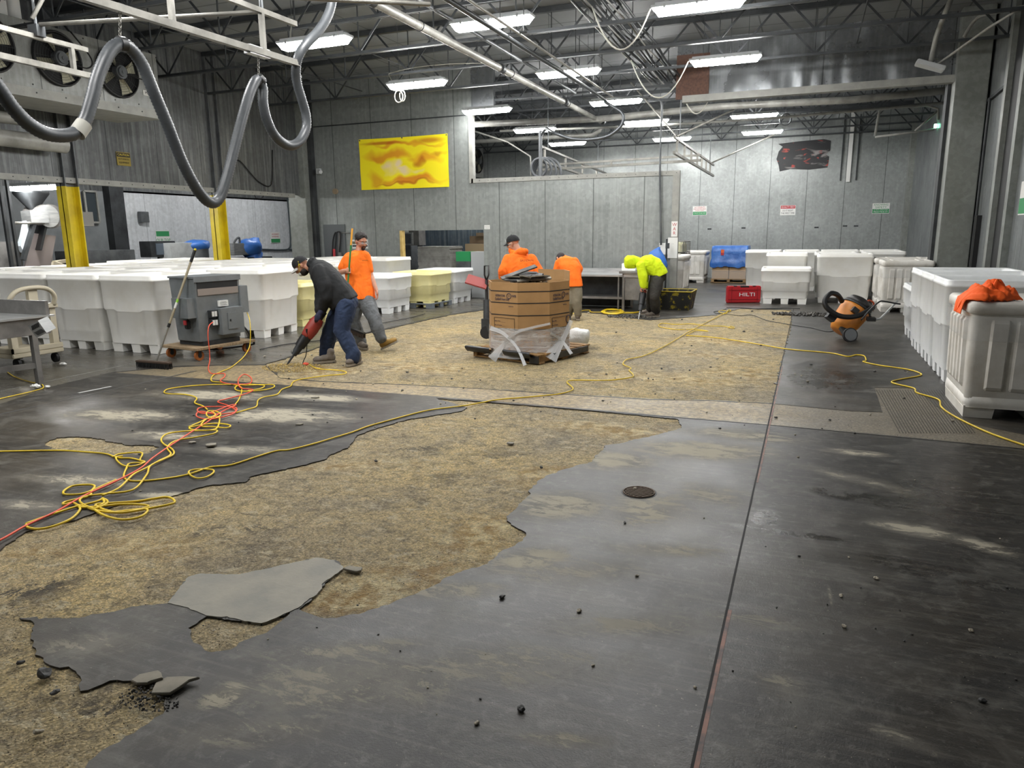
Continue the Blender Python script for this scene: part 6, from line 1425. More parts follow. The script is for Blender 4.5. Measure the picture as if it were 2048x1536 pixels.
q = MB(); q.tube([H.p(.084*cos(a)*1.03, -.005+.1*sin(a)*.2, .02+.09*sin(a)) for a in [pi*i/14-.5 for i in range(20)]], .004, 5); q.tube([H.p(-.085, -.02, .06), H.p(-.088, .02, -.0), H.p(-.06, .075, -.05)], .004, 5); q.build('mask_strap', M_yel, pa, world=True)
g = MB()
n1 = (Lh*.7+UP*.15); back = (UP*.8+Lh*-.45)
torso(g, [(A(622, 530), SD*.085, back*.085), (A(634, 539), SD*.18, back*.15), (A(648, 553), SD*.225, back*.195), (A(664, 572), SD*.23, back*.21), (A(679, 592), SD*.225, (UP*.7-Lh*.6)*.215), (A(690, 606), SD*.215, (Lh*-.8+UP*.45)*.2)])
limb(g, [(A(638, 543, -.17), .095), (A(650, 572, -.22), .095), (A(653, 594, -.2), .085), (A(644, 621, -.09), .058)])
limb(g, [(A(634, 543, .17), .09), (A(642, 578, .22), .085), (A(641, 600, .2), .075), (A(638, 621, .1), .056)])
for k in range(8):
    a = -.6+k*.55; g.ball(A(622, 527)+SD*.085*cos(a)-(-back)*.09*sin(a)*.8, .038, 10, 8)
organic('hoodie', g, M_blk, pa, .012, 5, .009, 8)
g = MB()
def legs(g, P_, hipL, kneeL, ankL, hipR, kneeR, ankR, r=(.115, .083, .068, .07)):
    for h_, k_, a_ in ((hipL, kneeL, ankL), (hipR, kneeR, ankR)):
        h_, k_, a_ = Vector(h_), Vector(k_), Vector(a_)
        limb(g, [(h_, r[0]), (h_.lerp(k_, .5), (r[0]+r[1])/2+.006), (k_, r[1]), (k_.lerp(a_, .45), r[2]+.014), (k_.lerp(a_, .85), r[2]), (a_, r[3])])
fo = depth(G(708, 731))-DA; fb = depth(G(662, 722))-DA
legs(g, A, A(688, 610, .09), A(660, 662, .14), A(652, 704, fb+.03), A(692, 612, -.1), A(683, 662, -.12), A(707, 708, fo+.03), r=(.135, .1, .085, .085))
g.ball(A(692, 606), (.16, .17, .14), 16, 10)
limb(g, [(A(652, 704, fb+.03)+SD*.0, .085), (A(651, 709, fb+.03), .08)]); limb(g, [(A(706, 712, fo+.03), .09), (A(706, 716, fo+.03), .085)])
organic('jeans', g, M_jean, pa, .011, 4, .011, 13)
ht = G(672, 724); toe = G(628, 727); boot(pa, ht+Vector((0, 0, .002)), toe, UP, M_bootg, M_sole)
ht = G(722, 726); toe = G(684, 736); boot(pa, ht+Vector((0, 0, .002)), toe, UP, M_bootg, M_sole)
# breaker hammer: from the gloves down to the bit
t = thing('breaker_hammer', 'red and black electric breaker hammer held down by the worker in black', 'breaker hammer', G(573, 731))
tip = G(573, 731); hd = A(644, 628, -.02); dH = (hd-tip); LH = dH.length; u_ = dH/LH
def HP(f): return tip+u_*(LH*f)
q = MB(); q.cyl(HP(0), HP(.06), .006, .012, n=8); q.cyl(HP(.06), HP(.24), .014, n=8); q.build('bit', M_steel_dk, t, world=True)
q = MB(); q.cyl(HP(.2), HP(.26), .034, .042, n=14); q.cyl(HP(.26), HP(.36), .046, .052, n=14); q.build('chuck', M_steel_dk, t, world=True)
q = MB(); q.cyl(HP(.36), HP(.55), .066, .075, n=16); q.build('front_housing', M_black, t, world=True)
q = MB(); q.lathe([(.066, 0), (.078, .03), (.09, .12), (.088, .24), (.07, .3)], HP(.54), M=Matrix((u_.orthogonal().normalized(), u_.cross(u_.orthogonal().normalized()), u_)).transposed(), n=18); q.build('motor_housing', mat('hammer_red', '#8f3024', .5), t, world=True)
q = MB(); s_ = u_.cross(SD).normalized(); q.cyl(HP(.84), HP(.98), .05, .045, n=12); q.tube([HP(.82)+SD*.02, HP(.9)-SD*.15, HP(.99)-SD*.16, HP(1.0)+SD*.12, HP(.9)+SD*.13, HP(.82)], .017, 8); q.box(HP(.62)-SD*.07, (.02, .02, .14)); q.build('rear_handle', M_black, t, world=True)
q = MB(); q.tube(smoothpath([HP(.6)+SD*.0, A(614, 690), A(612, 710), A(607, 722), G(606, 729)+UP*.01, G(612, 731)+UP*.01], 5), .006, 6); q.build('power_cord', M_rubber, t, world=True)
q = MB(); hand_grip(q, HP(.95)-SD*.15, u_, (-SD*.4+UP*.5-Lh*.5), .018, 1.1); hand_grip(q, HP(.97)+SD*.1, u_, (SD*.4+UP*.5), .018, 1.1)
limb(q, [(HP(.95)-SD*.17+UP*.02, .03), (A(647, 618, -.1), .04)]); limb(q, [(HP(.97)+SD*.12+UP*.02, .03), (A(640, 618, .1), .04)])
organic('gloves', q, M_glove, pa, .008, 2)
# --- B: walking man in an orange tee with a green-handled broom
DB = depth(G(740, 698))
def Bp(x, y, o=0.0): return WD(x, y, DB+o)
pb = person(Vector(Bp(738, 698)).xy.to_3d(), 'person in orange T-shirt and grey jeans walking, holding a green broom upright')
fw = (-SD*.72-Lh*.62); sdB = Vector((fw.y, -fw.x, 0)).normalized(); fw.normalize()   # sdB = his right
H = Head(Bp(722.5, 483), fw+UP*-.32, UP)
bd = MB(); H.body(bd); limb(bd, [(H.p(0, -.02, -.06), .056), (Bp(718, 508, .02), .055)])
limb(bd, [(Bp(717, 514, .02), .07), (Bp(722, 600, .0), .09)])
hR = Bp(698, 541, -.27)
sh1, el1 = Bp(695, 517, .0), Bp(682, 544, -.0); limb(bd, [(sh1, .036), (el1, .042), (el1.lerp(hR+Bp(0, 0)*0, .5), .038), (hR+Lh*.02+SD*.03-UP*.005, .027)])
sh2, el2, wr2 = Bp(734, 517, .05), Bp(742, 553, .06), Bp(753, 580, -.02); limb(bd, [(sh2, .036), (el2, .041), (el2.lerp(wr2, .4), .038), (wr2, .025)])
hand_open(bd, wr2, (wr2-el2)*.5-UP*.12, Lh*.8-SD*.3, -1, .7)
pole_top = Bp(704.5, 457, -.3); pole_bot = Bp(688, 664, -.22); pd = (pole_bot-pole_top).normalized()
hc = pole_top.lerp(pole_bot, (541-457)/(664-457)); hand_grip(bd, hc, pd, Lh*.5+(-SD)*.5, .013, 1.05)
limb(bd, [(hc+Lh*.03-SD*.02, .024), (hR+Lh*.03+SD*.03, .027)])
organic('body', bd, M_skin, pb, .007, 3); H.hair(pb, M_hairk, beard=1); H.eyes(pb); H.glasses(pb)
g = MB(); bk = fw
torso(g, [(Bp(717.5, 501, .02), sdB*.075, bk*.07), (Bp(717, 505, .02), sdB*.15, bk*.095), (Bp(715, 512, .02), sdB*.2, bk*.12), (Bp(715, 527, .02), sdB*.215, bk*.135), (Bp(718, 555, .02), sdB*.2, bk*.145), (Bp(722, 580, .0), sdB*.2, bk*.15), (Bp(724, 597, .0), sdB*.205, bk*.155)])
limb(g, [(Bp(698, 513, 0), .066), (Bp(691.5, 523, -.0), .068), (Bp(685.5, 535, -.01), .07)]); limb(g, [(Bp(731.5, 513, .04), .066), (Bp(736, 526, .05), .066), (Bp(738.5, 540, .06), .066)])
organic('tee_shirt', g, M_org_t, pb, .010, 3, .007, 10, 3)
q = MB(); q.tube([H.c*0+Bp(718+9.5*cos(a), 502.5+2.5*sin(a), .02-.055*sin(a)) for a in [2*pi*i/20 for i in range(20)]], .009, 6, closed=True); q.build('collar', M_org_t, pb, world=True)
text('BAULDREN', .02, Bp(730, 521, -.2), -sdB, UP, M_text, pb, width=.09)
g = MB(); g.ball(Bp(722, 600), (.17, .15, .12), 16, 10)
ankR = Bp(762, 676, -.22); ankL = Bp(722, 684, .12)
legs(g, Bp, Bp(733, 604, -.03), Bp(748, 637, -.2), ankR, Bp(711, 604, .05), Bp(707, 640, -.02), ankL, r=(.12, .092, .08, .078))
organic('jeans', g, M_gj, pb, .011, 3, .011, 14, 5)
toeR = Bp(785, 690, -.32); heelR = Bp(765, 699.5, -.2); 
hG = G(764, 700); D_ = depth(hG); tR = WD(786, 689, D_-.08); boot(pb, hG+UP*.003, tR, UP*1+Lh*.4, M_boott, M_sole, ankle=ankR+UP*.0)
hG = G(716, 695); boot(pb, hG+UP*.003, G(742, 702), UP, M_bootg, M_sole, ankle=ankL)
t = broom('push_broom', 'push broom with green and orange handle held by the man in the orange tee', Bp(690, 657, -.2), Bp(729, 672, -.26), [(pole_bot, .013, mat('green_pole', '#2d7a3a', .4)), (pole_top.lerp(pole_bot, .16), .0135, mat('orange_grip', '#e3a02e', .5)), (pole_top, 0, M_black)], M_black, None, hh=.07, hw=.08)
# --- C: orange hoodie behind the carton
DC = depth((-3.75, 10.9, 1.2))
def Cp(x, y, o=0.0): return WD(x, y, DC+o)
pc = person(Vector(Cp(1040, 600)).xy.to_3d()*1.0, 'person in orange hoodie and black cap seen from behind, standing behind the octagonal carton')
fwC = (SD*.45+Lh*.9).normalized(); sC = Vector((fwC.y, -fwC.x, 0)).normalized(); bkC = -(SD*.9-Lh*.1).normalized(); sT = Vector((-bkC.y, bkC.x, 0)).normalized()
H = Head(Cp(1026, 487), fwC-UP*.3, UP)
bd = MB(); H.body(bd); limb(bd, [(H.p(0, -.03, -.05), .058), (Cp(1037, 506), .065)]); limb(bd, [(Cp(1040, 515), .1), (Cp(1043, 585), .1)])
foot = Vector(Cp(1042, 600)); zt = 0
lg = [Vector((foot.x-.12, foot.y, 0)), Vector((foot.x+.12, foot.y+.05, 0))]
for f_ in lg: limb(bd, [(Vector((f_.x, f_.y, .85)), .07), (Vector((f_.x, f_.y, .1)), .045)])
hC = Cp(1005, 566, .12); hC2 = Cp(1072, 572, .2); hand_open(bd, hC, -UP+SD*.5, Lh*-1, 1, .6); hand_open(bd, hC2, -UP+SD*.5, Lh, 1, .6)
limb(bd, [(Cp(1012, 532), .05), (hC, .03)]); limb(bd, [(Cp(1072, 532), .05), (hC2, .03)])
organic('body', bd, M_skin2, pc, .008, 3); H.cap(pc, M_blk, M_blk, logo=1)
q = MB(); q.tube([H.p(-.085, -.02, .0), H.p(-.08, .05, -.0)], .004, 5); q.build('glasses_frame', M_house, pc, world=True)
g = MB(); torso(g, [(Cp(1036, 504), sT*.085, bkC*.09), (Cp(1037, 511), sT*.16, bkC*.12), (Cp(1040, 524), sT*.225, bkC*.15), (Cp(1042, 548), sT*.235, bkC*.165), (Cp(1044, 575), sT*.23, bkC*.17), (Cp(1044, 600), sT*.22, bkC*.17)])
limb(g, [(Cp(1016, 519), .08), (Cp(1007, 543, -.04), .085), (Cp(1006, 560, .1), .06)]); limb(g, [(Cp(1062, 519), .082), (Cp(1077, 545, -.02), .085), (Cp(1076, 566, .12), .06)])
for k in range(10):
    a = 2*pi*k/10; g.ball(Cp(1037+15*cos(a), 503+4.5*sin(a)+2*cos(a), .02-.09*sin(a)), .036, 10, 8)
g.ball(Cp(1044, 503, -.1), (.1, .06, .055), 12, 8)
organic('hoodie', g, M_org_h, pc, .010, 3, .011, 9, 7)
text('BAULDREN', .045, Cp(1053.5, 521, -.185), Lh*-1, UP, M_text, pc, width=.2, ext=.001, lift=.006)
g = MB(); 
for f_ in lg: limb(g, [(Vector((f_.x, f_.y, .86)), .12), (Vector((f_.x, f_.y, .5)), .09), (Vector((f_.x, f_.y, .14)), .075)])
organic('trousers', g, M_khaki, pc, .014, 4, .006, 10)
for f_ in lg: boot(pc, f_+Vector((.03, -.06, .002)), f_+Vector((-.1, .2, 0)), UP, M_bootg, M_sole)
# --- D: bent figure in orange behind the carton
GD = G(1148, 640); DD = depth(GD)
def Dp(x, y, o=0.0): return WD(x, y, DD+o)
pd_ = person(Vector(Dp(1148, 638)).xy.to_3d(), 'person in orange shirt bent over with back to the camera, between carton and steel table')
H = Head(Dp(1121, 518, .12), SD*.6+Lh*.4-UP*.8, UP*.8+SD*.6)
bd = MB(); H.body(bd); limb(bd, [(H.p(0, -.03, -.04), .058), (Dp(1130, 521, .1), .06)]); limb(bd, [(Dp(1135, 528), .1), (Dp(1144, 560), .11)])
h1, h2 = Dp(1125, 590, .3), Dp(1155, 585, .35); limb(bd, [(Dp(1115, 540, .1), .045), (h1, .03)]); limb(bd, [(Dp(1158, 536, .1), .045), (h2, .03)]); hand_open(bd, h1, -UP, Lh, 1, .8); hand_open(bd, h2, -UP, -Lh, 1, .8)
organic('body', bd, M_skin2, pd_, .008, 3)
q = MB(); q.ball(H.p(0, -.01, .035), (.085, .105, .09), 20, 12, M=H.M); q.build('cap', mat('dark_beanie', '#353033', .85), pd_, world=True)
g = MB(); torso(g, [(Dp(1127, 518, .12), Lh*.09, UP*.08+SD*.05), (Dp(1134, 523, .05), Lh*.2, (UP*.5-SD*.6)*.15), (Dp(1138, 534, 0), Lh*.22, (UP*.3-SD*.8)*.17), (Dp(1143, 552, -.02), Lh*.19, -SD*.17), (Dp(1147, 572, -.02), Lh*.175, -SD*.17)])
limb(g, [(Dp(1118, 526, .06), .08), (Dp(1112, 548, .12), .075), (Dp(1119, 574, .26), .055)]); limb(g, [(Dp(1150, 523, .05), .08), (Dp(1158, 538, .1), .075), (Dp(1153, 560, .3), .055)])
organic('shirt', g, M_org_h, pd_, .011, 4, .007, 9, 11)
g = MB(); g.ball(Dp(1147, 572), (.17, .16, .13), 14, 10)
a1 = GD+Vector((-.13, .1, .12)); a2 = GD+Vector((.08, 0, .12)); legs(g, Dp, Dp(1139, 580, .04), Dp(1140, 606, -.04), a1, Dp(1153, 580, -.04), Dp(1154, 606, -.1), a2, r=(.115, .088, .072, .072)); organic('trousers', g, M_khaki, pd_, .012, 4, .007, 11, 2)
for a_ in (a1, a2): h_ = Vector((a_.x+.02, a_.y-.06, .002)); boot(pd_, h_, h_+Vector((-.1, .28, 0)), UP, M_bootg, M_sole)
# --- E: hi-vis yellow hood with a jackhammer
DE = depth(G(1306, 636))
def Ep(x, y, o=0.0): return WD(x, y, DE+o)
pe = person(Vector(Ep(1306, 636)).xy.to_3d(), 'person in bright yellow hooded top bent over a breaker hammer by the steel bench')
H = Head(Ep(1262, 525, 0), Lh*.45-UP*.9, Lh*.9+UP*.35)
bd = MB(); H.body(bd); limb(bd, [(H.p(0, -.03, -.04), .058), (Ep(1280, 523), .065)]); limb(bd, [(Ep(1290, 523), .1), (Ep(1314, 548), .11)])
hE = Ep(1284, 580, -.1); hE2 = Ep(1290, 583, .1); limb(bd, [(Ep(1283, 530, -.17), .045), (Ep(1287, 556, -.16), .042), (hE+UP*.03, .03)]); limb(bd, [(Ep(1283, 530, .17), .045), (Ep(1290, 556, .17), .042), (hE2+UP*.03, .03)])
hand_grip(bd, hE, SD, UP+Lh*-.2, .016, 1.0); hand_grip(bd, hE2, SD, UP, .016, 1.0)
organic('body', bd, M_skin2, pe, .008, 3)
g = MB(); bk = UP*.8-Lh*.35
torso(g, [(Ep(1277, 524), SD*.09, bk*.09), (Ep(1284, 524), SD*.17, bk*.15), (Ep(1295, 525), SD*.215, bk*.19), (Ep(1308, 533), SD*.21, (UP*.8-Lh*.6)*.185), (Ep(1317, 544), SD*.2, (UP*.45-Lh*.8)*.17), (Ep(1320, 550), SD*.195, (UP*.35-Lh*.85)*.165)])
limb(g, [(Ep(1281, 531, -.17), .085), (Ep(1286, 553, -.17), .085), (Ep(1287, 571, -.12), .062)]); limb(g, [(Ep(1281, 531, .17), .085), (Ep(1289, 553, .17), .08), (Ep(1291, 573, .12), .06)])
torso(g, [(Ep(1279, 524), SD*.1, UP*.085), (Ep(1266, 522), SD*.115, UP*.11), (Ep(1255, 523), SD*.11, UP*.115), (Ep(1249, 524), SD*.07, UP*.07)]); limb(g, [(Ep(1253, 531), .05), (Ep(1268, 532), .05)])
organic('hooded_top', g, M_yelh, pe, .010, 3, .011, 10, 21)
g = MB(); g.ball(Ep(1316, 553), (.16, .16, .13), 14, 10)
aN = G(1317, 634); aF = G(1306, 629); legs(g, Ep, Ep(1312, 560, .09), Ep(1303, 592, .12), aF+UP*.13+Lh*.06, Ep(1314, 562, -.09), Ep(1309, 594, -.12), aN+UP*.13+Lh*.06, r=(.125, .095, .088, .088)); organic('trousers', g, M_dk, pe, .012, 4, .009, 11, 9)
boot(pe, aN+UP*.002-Lh*.02, aN+Lh*.3-SD*.02, UP, M_bootg, M_sole); boot(pe, aF+UP*.002-Lh*.02, aF+Lh*.3, UP, M_bootg, M_sole)
t = thing('breaker_hammer', 'dusty breaker hammer held upright by the person in yellow', 'breaker hammer', G(1277, 639))
tp = G(1277, 639); hh_ = Ep(1287, 582, 0); d_ = hh_-tp
q = MB(); q.cyl(tp, tp+d_*.32, .012, n=8); q.build('bit', M_ss, t, world=True); q = MB(); q.cyl(tp+d_*.3, tp+d_*.5, .04, .05, n=14); q.build('chuck', M_steel_dk, t, world=True); q = MB(); q.cyl(tp+d_*.5, tp+d_*.9, .06, .07, n=14); q.build('housing', M_black, t, world=True)
q = MB(); q.cyl(tp+d_*.82, tp+d_*1.02, .055, .05, n=14); q.build('motor_cap', mat('hammer_red', '#8f3024', .5), t, world=True)
q = MB(); q.cyl(hE-SD*.06, hE2+SD*.06, .016, n=10); q.build('handle', M_black, t, world=True)
# ---------------------------------------------------------------- things seen through the opening
t = thing('packing_machine', 'grey machine with a framed door just inside the wall opening, left', 'machine', (-10.9, 18.9, 0))
q = MB(); q.b2((-.55, -.3, 0), (.25, .4, 1.35)); q.build('cabinet', M_steel_md, t, bevel=.01); q = MB(); q.b2((-.45, .1, 1.35), (.3, .5, 2.4)); q.build('column', M_ssd, t)
q = MB(); q.b2((-.2, .04, 1.36), (.12, .1, 1.72)); q.build('framed_door', M_ss, t); q = MB(); q.b2((-.16, .02, 1.4), (.08, .05, 1.68)); q.build('door_panel', M_steel_md, t)
q = MB(); q.cyl((-.4, -.35, .9), (-.45, -.4, 1.6), .015, n=6); q.ball((-.45, -.4, 1.6), .03, 8, 6); q.build('lever', M_ss, t)
text('KEMKO', .09, (-11.0, 18.59, 1.28), (1, 0, 0), (0, 0, 1), M_text, t)
sign((-10.98, 18.95, 1.84), (1, 0, 0), .16, .24, 'white and blue notice on the machine inside the wall opening', [('band', .05, .35, mat('notice_blue', '#4a5fa5', .6)), ('t', .5, 'SAFETY', .03, M_text), ('t', .7, 'FIRST', .03, M_text)], n_off=.03)
def sheetstack(x0, y0, x1, y1, z0, z1, m, name, label, cat):
    q = MB(); rg = random.Random(1); z = z0
    while z < z1: d = .035; j = rg.uniform(-.012, .012); q.b2((x0+j, y0+j, z), (x1+j, y1+j, z+d*.9)); z += d
    o = q.build(name, m); tag(o, label, cat); return o
sheetstack(-10.2, 18.2, -9.2, 19.0, 0, 1.3, mat('grey_sheets', '#a8a7a2', .6, 0, '#8d8b86', 6), 'sheet_stack', 'film wrapped stack of grey sheets seen through the wall opening', 'stack')
t = thing('wrapped_load', 'film wrapped pallet of brown cartons seen through the wall opening, right', 'pallet load', (-8.7, 18.75, 0))
M_bc = mat('brown_carton', '#7d6a56', .6, 0, '#6d5b49', 3)
rg = random.Random(8)
for k, (x, y, z, sx, sy, sz) in enumerate(((.0, .2, .5, .9, .6, 1.0), (.1, .15, 1.2, .7, .55, .38), (.15, .2, 1.5, .6, .4, .2), (.65, .1, .75, .7, .6, .5), (.7, .05, 1.1, .65, .5, .16), (.7, .05, 1.27, .62, .4, .14), (.3, .1, 1.64, .45, .35, .1))):
    q = MB(); q.box((x, y, z), (sx, sy, sz), rz=rg.uniform(-.1, .1)); q.build('carton', M_bc if k % 2 == 0 else mat('kraft_carton', '#a58f70', .6), t, bevel=.01)
q = MB(); q.b2((-.45, -.15, 0), (1.0, .5, .12)); q.build('pallet_base', M_pw, t)
q = MB(); q.b2((-8.72, 17.6, .95), (-8.3, 17.95, 1.2)); o = q.build('green_crate', mat('green_crate', '#1f8f52', .5)); tag(o, 'bright green crate stacked low inside the wall opening', 'crate')
q = MB(); q.b2((-8.72, 17.6, 0), (-8.3, 17.95, .95)); o = q.build('crate', M_steel_md); tag(o, 'grey crate stack under the green crate inside the wall opening', 'crate')
q = MB(); q.b2((-8.28, 17.6, 0), (-7.8, 18.0, 1.2)); o = q.build('crate', M_house); tag(o, 'pale grey crate right of the green crate inside the wall opening', 'crate')
q = MB(); q.b2((-8.1, 20.3, 1.6), (-7.75, 20.38, 2.1)); o = q.build('wall_sign', M_yel); tag(o, 'small yellow sign deep inside the wall opening', 'sign')
# ---------------------------------------------------------------- side room machines behind the left columns
def S(x, y, X): return WX(x, y, X)
def slabX(X, pts, dx, m, name, parent):
    """panel in the plane X=const traced as a polygon, with thickness dx"""
    q = MB(); P_ = [S(x, y, X) for x, y in pts]; n = len(P_); vs = P_+[p+Vector((-dx, 0, 0)) for p in P_]
    q.add(vs, [tuple(range(n)), tuple(reversed(range(n, 2*n)))]+[((i+1) % n, i, n+i, n+(i+1) % n) for i in range(n)]); return q.build(name, m, parent, world=True)
XS = -15.6
t = thing('incline_conveyor', 'stainless inclined conveyor with white side frame in the side room at far left', 'conveyor', S(60, 500, XS))
slabX(XS, [(41, 492), (48, 505), (60, 455), (60, 444), (53, 441), (47, 470)], .12, mat('white_frame', '#c9d2d8', .4), 'side_frame', t)
slabX(XS-.1, [(66, 466), (112, 472), (96, 560), (44, 560)], .05, mat('pinkish_steel', '#8f8583', .35, .5), 'side_cover', t)
q = MB(); q.beam(S(46, 520, XS+.05), S(68, 445, XS+.05), .1, .07); q.build('belt_frame', M_steel_dk, t, world=True)
q = MB(); q.beam(S(60, 500, XS-.3), S(72, 448, XS-.3), .7, .05); q.build('belt', M_black, t, world=True)
c = S(88, 433, XS-.2); q = MB(); q.cyl(c+Vector((.25, 0, 0)), c-Vector((.35, 0, 0)), .26, n=24); q.build('drum', M_ssd, t, world=True); q = MB(); q.cyl(c+Vector((.3, -.1, 0)), c+Vector((.27, -.1, 0)), .24, n=24); q.box(c+Vector((.2, -.35, -.02)), (.3, .4, .25)); q.build('drum_guard', M_ss, t, world=True)
q = MB(); q.b2(S(105, 452, XS-.4), S(150, 425, XS-1.0)); q.build('gear_box', mat('warm_grey', '#8a8884', .5), t, world=True)
for x in (52, 100): q = MB(); p = S(x, 500, XS-.2); q.cyl((p.x, p.y, 0), p, .04, n=8); q.build('leg', M_ssd, t, world=True)
q = MB(); q.tube([S(25, 446, XS+.1), S(88, 446, XS+.1)], .03, 6); q.build('cross_bar', M_rail, t, world=True)
t = thing('steel_tank', 'grey stainless bin with sloped front in the side room at the left edge', 'tank', S(20, 520, -16.3))
slabX(-16.3, [(-60, 484), (38, 483), (46, 525), (46, 533), (-60, 540)], .9, M_ssd, 'body', t); q = MB(); p = S(-10, 535, -16.6); q.b2((p.x-.4, p.y-.5, 0), (p.x+.3, p.y+.8, 1.0)); q.build('stand', M_ssd, t, world=True)
q = MB(); q.ball(S(25, 545, -15.4)+Vector((0, 0, -.12)), (.6, .9, .22), 24, 12); q.cyl((S(25, 545, -15.4).x, S(25, 545, -15.4).y, 0), S(25, 545, -15.4)+Vector((0, 0, -.25)), .3, n=16); o = q.build('domed_vat', M_ss); tag(o, 'domed stainless vat top behind the packed bins at the left edge', 'vat')
t = thing('hopper', 'dark funnel hopper hanging near the lamp in the side room at far left', 'hopper', S(60, 395, -15.9))
q = MB(); c = S(62, 388, -15.9); q.lathe([(.35, .1), (.35, 0), (.08, -.35), (.08, -.5)], c, n=4, M=Matrix.Rotation(pi/4, 3, 'Z')); q.build('cone', M_steel_dk, t, world=True); q = MB(); q.cyl(c+Vector((.1, 0, .05)), (c.x+.1, c.y, 5.69), .02, n=6); q.cyl(c+Vector((-.1, 0, .05)), (c.x-.1, c.y, 5.69), .02, n=6); q.build('hanger_rod', M_steel_md, t, world=True)
for k, x in enumerate((125, 4)):
    q = MB(); p = S(x, 400, -15.2 if k == 0 else -15.0); q.b2((p.x-.03, p.y-.03, 0), (p.x+.03, p.y+.03, 3.4)); q.b2((p.x-.03, p.y+.12, 0), (p.x+.03, p.y+.17, 3.4)); o = q.build('steel_stanchion', M_rail if k == 0 else M_steel_dk); tag(o, 'pale double upright in the side room just left of the nearer yellow column' if k == 0 else 'dark slanted upright in the side room at the left edge of the frame', 'post')
t = thing('guard_frame', 'beige tubular guard frame behind the bins left of the nearer yellow column', 'frame', S(125, 535, -14.95))
q = MB(); P_ = [S(106, 545, -14.95), S(108, 525, -14.95), S(138, 521, -15.4), S(152, 528, -14.8)]
for i in range(3): q.beam(P_[i], P_[i+1], .07, .07)
q.beam(P_[1], S(150, 540, -14.7), .07, .07); p = S(106, 545, -14.95); q.b2((p.x-.04, p.y-.04, 0), (p.x+.04, p.y+.04, p.z)); p = S(150, 540, -14.7); q.b2((p.x-.04, p.y-.04, 0), (p.x+.04, p.y+.04, p.z)); q.build('tube_frame', M_bg, t, world=True)
q = MB(); a_, b_ = S(165, 382, -17.97), S(197, 445, -17.97); q.b2((-17.99, a_.y, b_.z), (-17.95, b_.y, a_.z)); struct('window_1', q, mat('dark_window', '#3d4448', .25)); q = MB()
for (u, v) in (((a_.y, a_.z), (b_.y, a_.z)), ((a_.y, b_.z), (b_.y, b_.z)), ((a_.y, a_.z), (a_.y, b_.z)), ((b_.y, a_.z), (b_.y, b_.z))): q.beam((-17.93, *u), (-17.93, *v), .05, .05)
struct('window_1', q, M_trim)
q = MB(); p = S(240, 500, -17.9); q.b2((-18, p.y-.25, 0), (-17.75, p.y+.2, 5.6)); struct('trim_16', q, M_steel_dk)
q = MB(); p = S(200, 528, -16.5); q.b2((-17, p.y-.8, 0), (-16.3, p.y+.9, 1.35)); o = q.build('control_cabinet', M_steel_md, bevel=.01); tag(o, 'low grey cabinet in the side room between the two yellow columns', 'cabinet')
t = thing('operator_console', 'dark control box with a small screen on the white side room wall', 'control panel', S(318, 500, -16.5))
c = S(316, 498, -16.5); q = MB(); q.box(c, (.4, .85, .42)); q.build('box', M_steel_dk, t, world=True, bevel=.01); q = MB(); q.box(c+Vector((.21, -.0, .0)), (.02, .5, .3)); q.build('screen', mat('screen_grey', '#5b6570', .2), t, world=True); q = MB(); q.cyl((c.x, c.y, 0), c, .04, n=8); q.build('stand', M_steel_md, t, world=True)
q = MB(); c = S(352, 504, -16.3); q.box(c, (.5, .85, .5)); q.b2((c.x-.2, c.y-.4, 0), (c.x+.2, c.y+.4, c.z-.2)); o = q.build('steel_box', mat('bright_aluminium', '#d3d6d6', .4, .1, '#c0c3c3', 6), bevel=.01); tag(o, 'shiny square steel box standing behind the bins left of the blue wrapped motor', 'box')
t = thing('wrapped_motor', 'grey motor with a blue plastic wrap on top, behind the bins', 'motor', S(395, 505, -16.2))
c = S(395, 508, -16.2); q = MB(); q.cyl(c+Vector((0, 0, -.3)), c+Vector((0, 0, .2)), .3, n=18); q.cyl((c.x, c.y, 0), c, .12, n=10); q.build('motor_body', M_steel_md, t, world=True)
q = MB(); q.ball(c+Vector((0, 0, .24)), (.36, .4, .17), 18, 10); q.v = [v+Vector((.05, .05, .05))*noise.noise(v*5) for v in q.v]; q.build('blue_wrap', mat('blue_bag_plastic', '#3f74c4', .4, bump=.01, bscale=10), t, world=True)
t = thing('bench_machine', 'low steel machine with hoses and a blue bag behind the bins, right of second column', 'machine', S(470, 520, -16.2))
c = S(468, 516, -16.2); q = MB(); q.box(c+Vector((0, 0, -.05)), (.7, 2.6, .12)); q.b2((c.x-.3, c.y-1.1, 0), (c.x+.3, c.y+1.1, c.z-.1)); q.build('bed', M_steel_dk, t, world=True)
c2 = S(478, 498, -16.1); q = MB(); q.box(c2+Vector((0, -.1, .0)), (.5, .8, .35)); q.build('head', M_ss, t, world=True, bevel=.02); q = MB(); q.tube(smoothpath([S(465, 495, -16), S(470, 482, -16), S(478, 475, -16), S(480, 488, -16), S(484, 500, -16)]), .03, 6); q.build('hose', M_steel_md, t, world=True)
q = MB(); q.ball(S(500, 494, -16.0), (.3, .5, .28), 18, 10); q.ball(S(510, 515, -16.0), (.22, .28, .25), 14, 8); q.v = [v+Vector((.08, .08, .08))*noise.noise(v*4) for v in q.v]; q.build('blue_bag', mat('blue_bag_plastic', '#3f74c4', .4, bump=.01, bscale=10), t, world=True)
q = MB(); q.box(S(287, 434, -17.9), (.12, .3, .3)); o = q.build('wall_box', M_steel_md, bevel=.01); tag(o, 'small switch box on the white side room wall', 'switch')
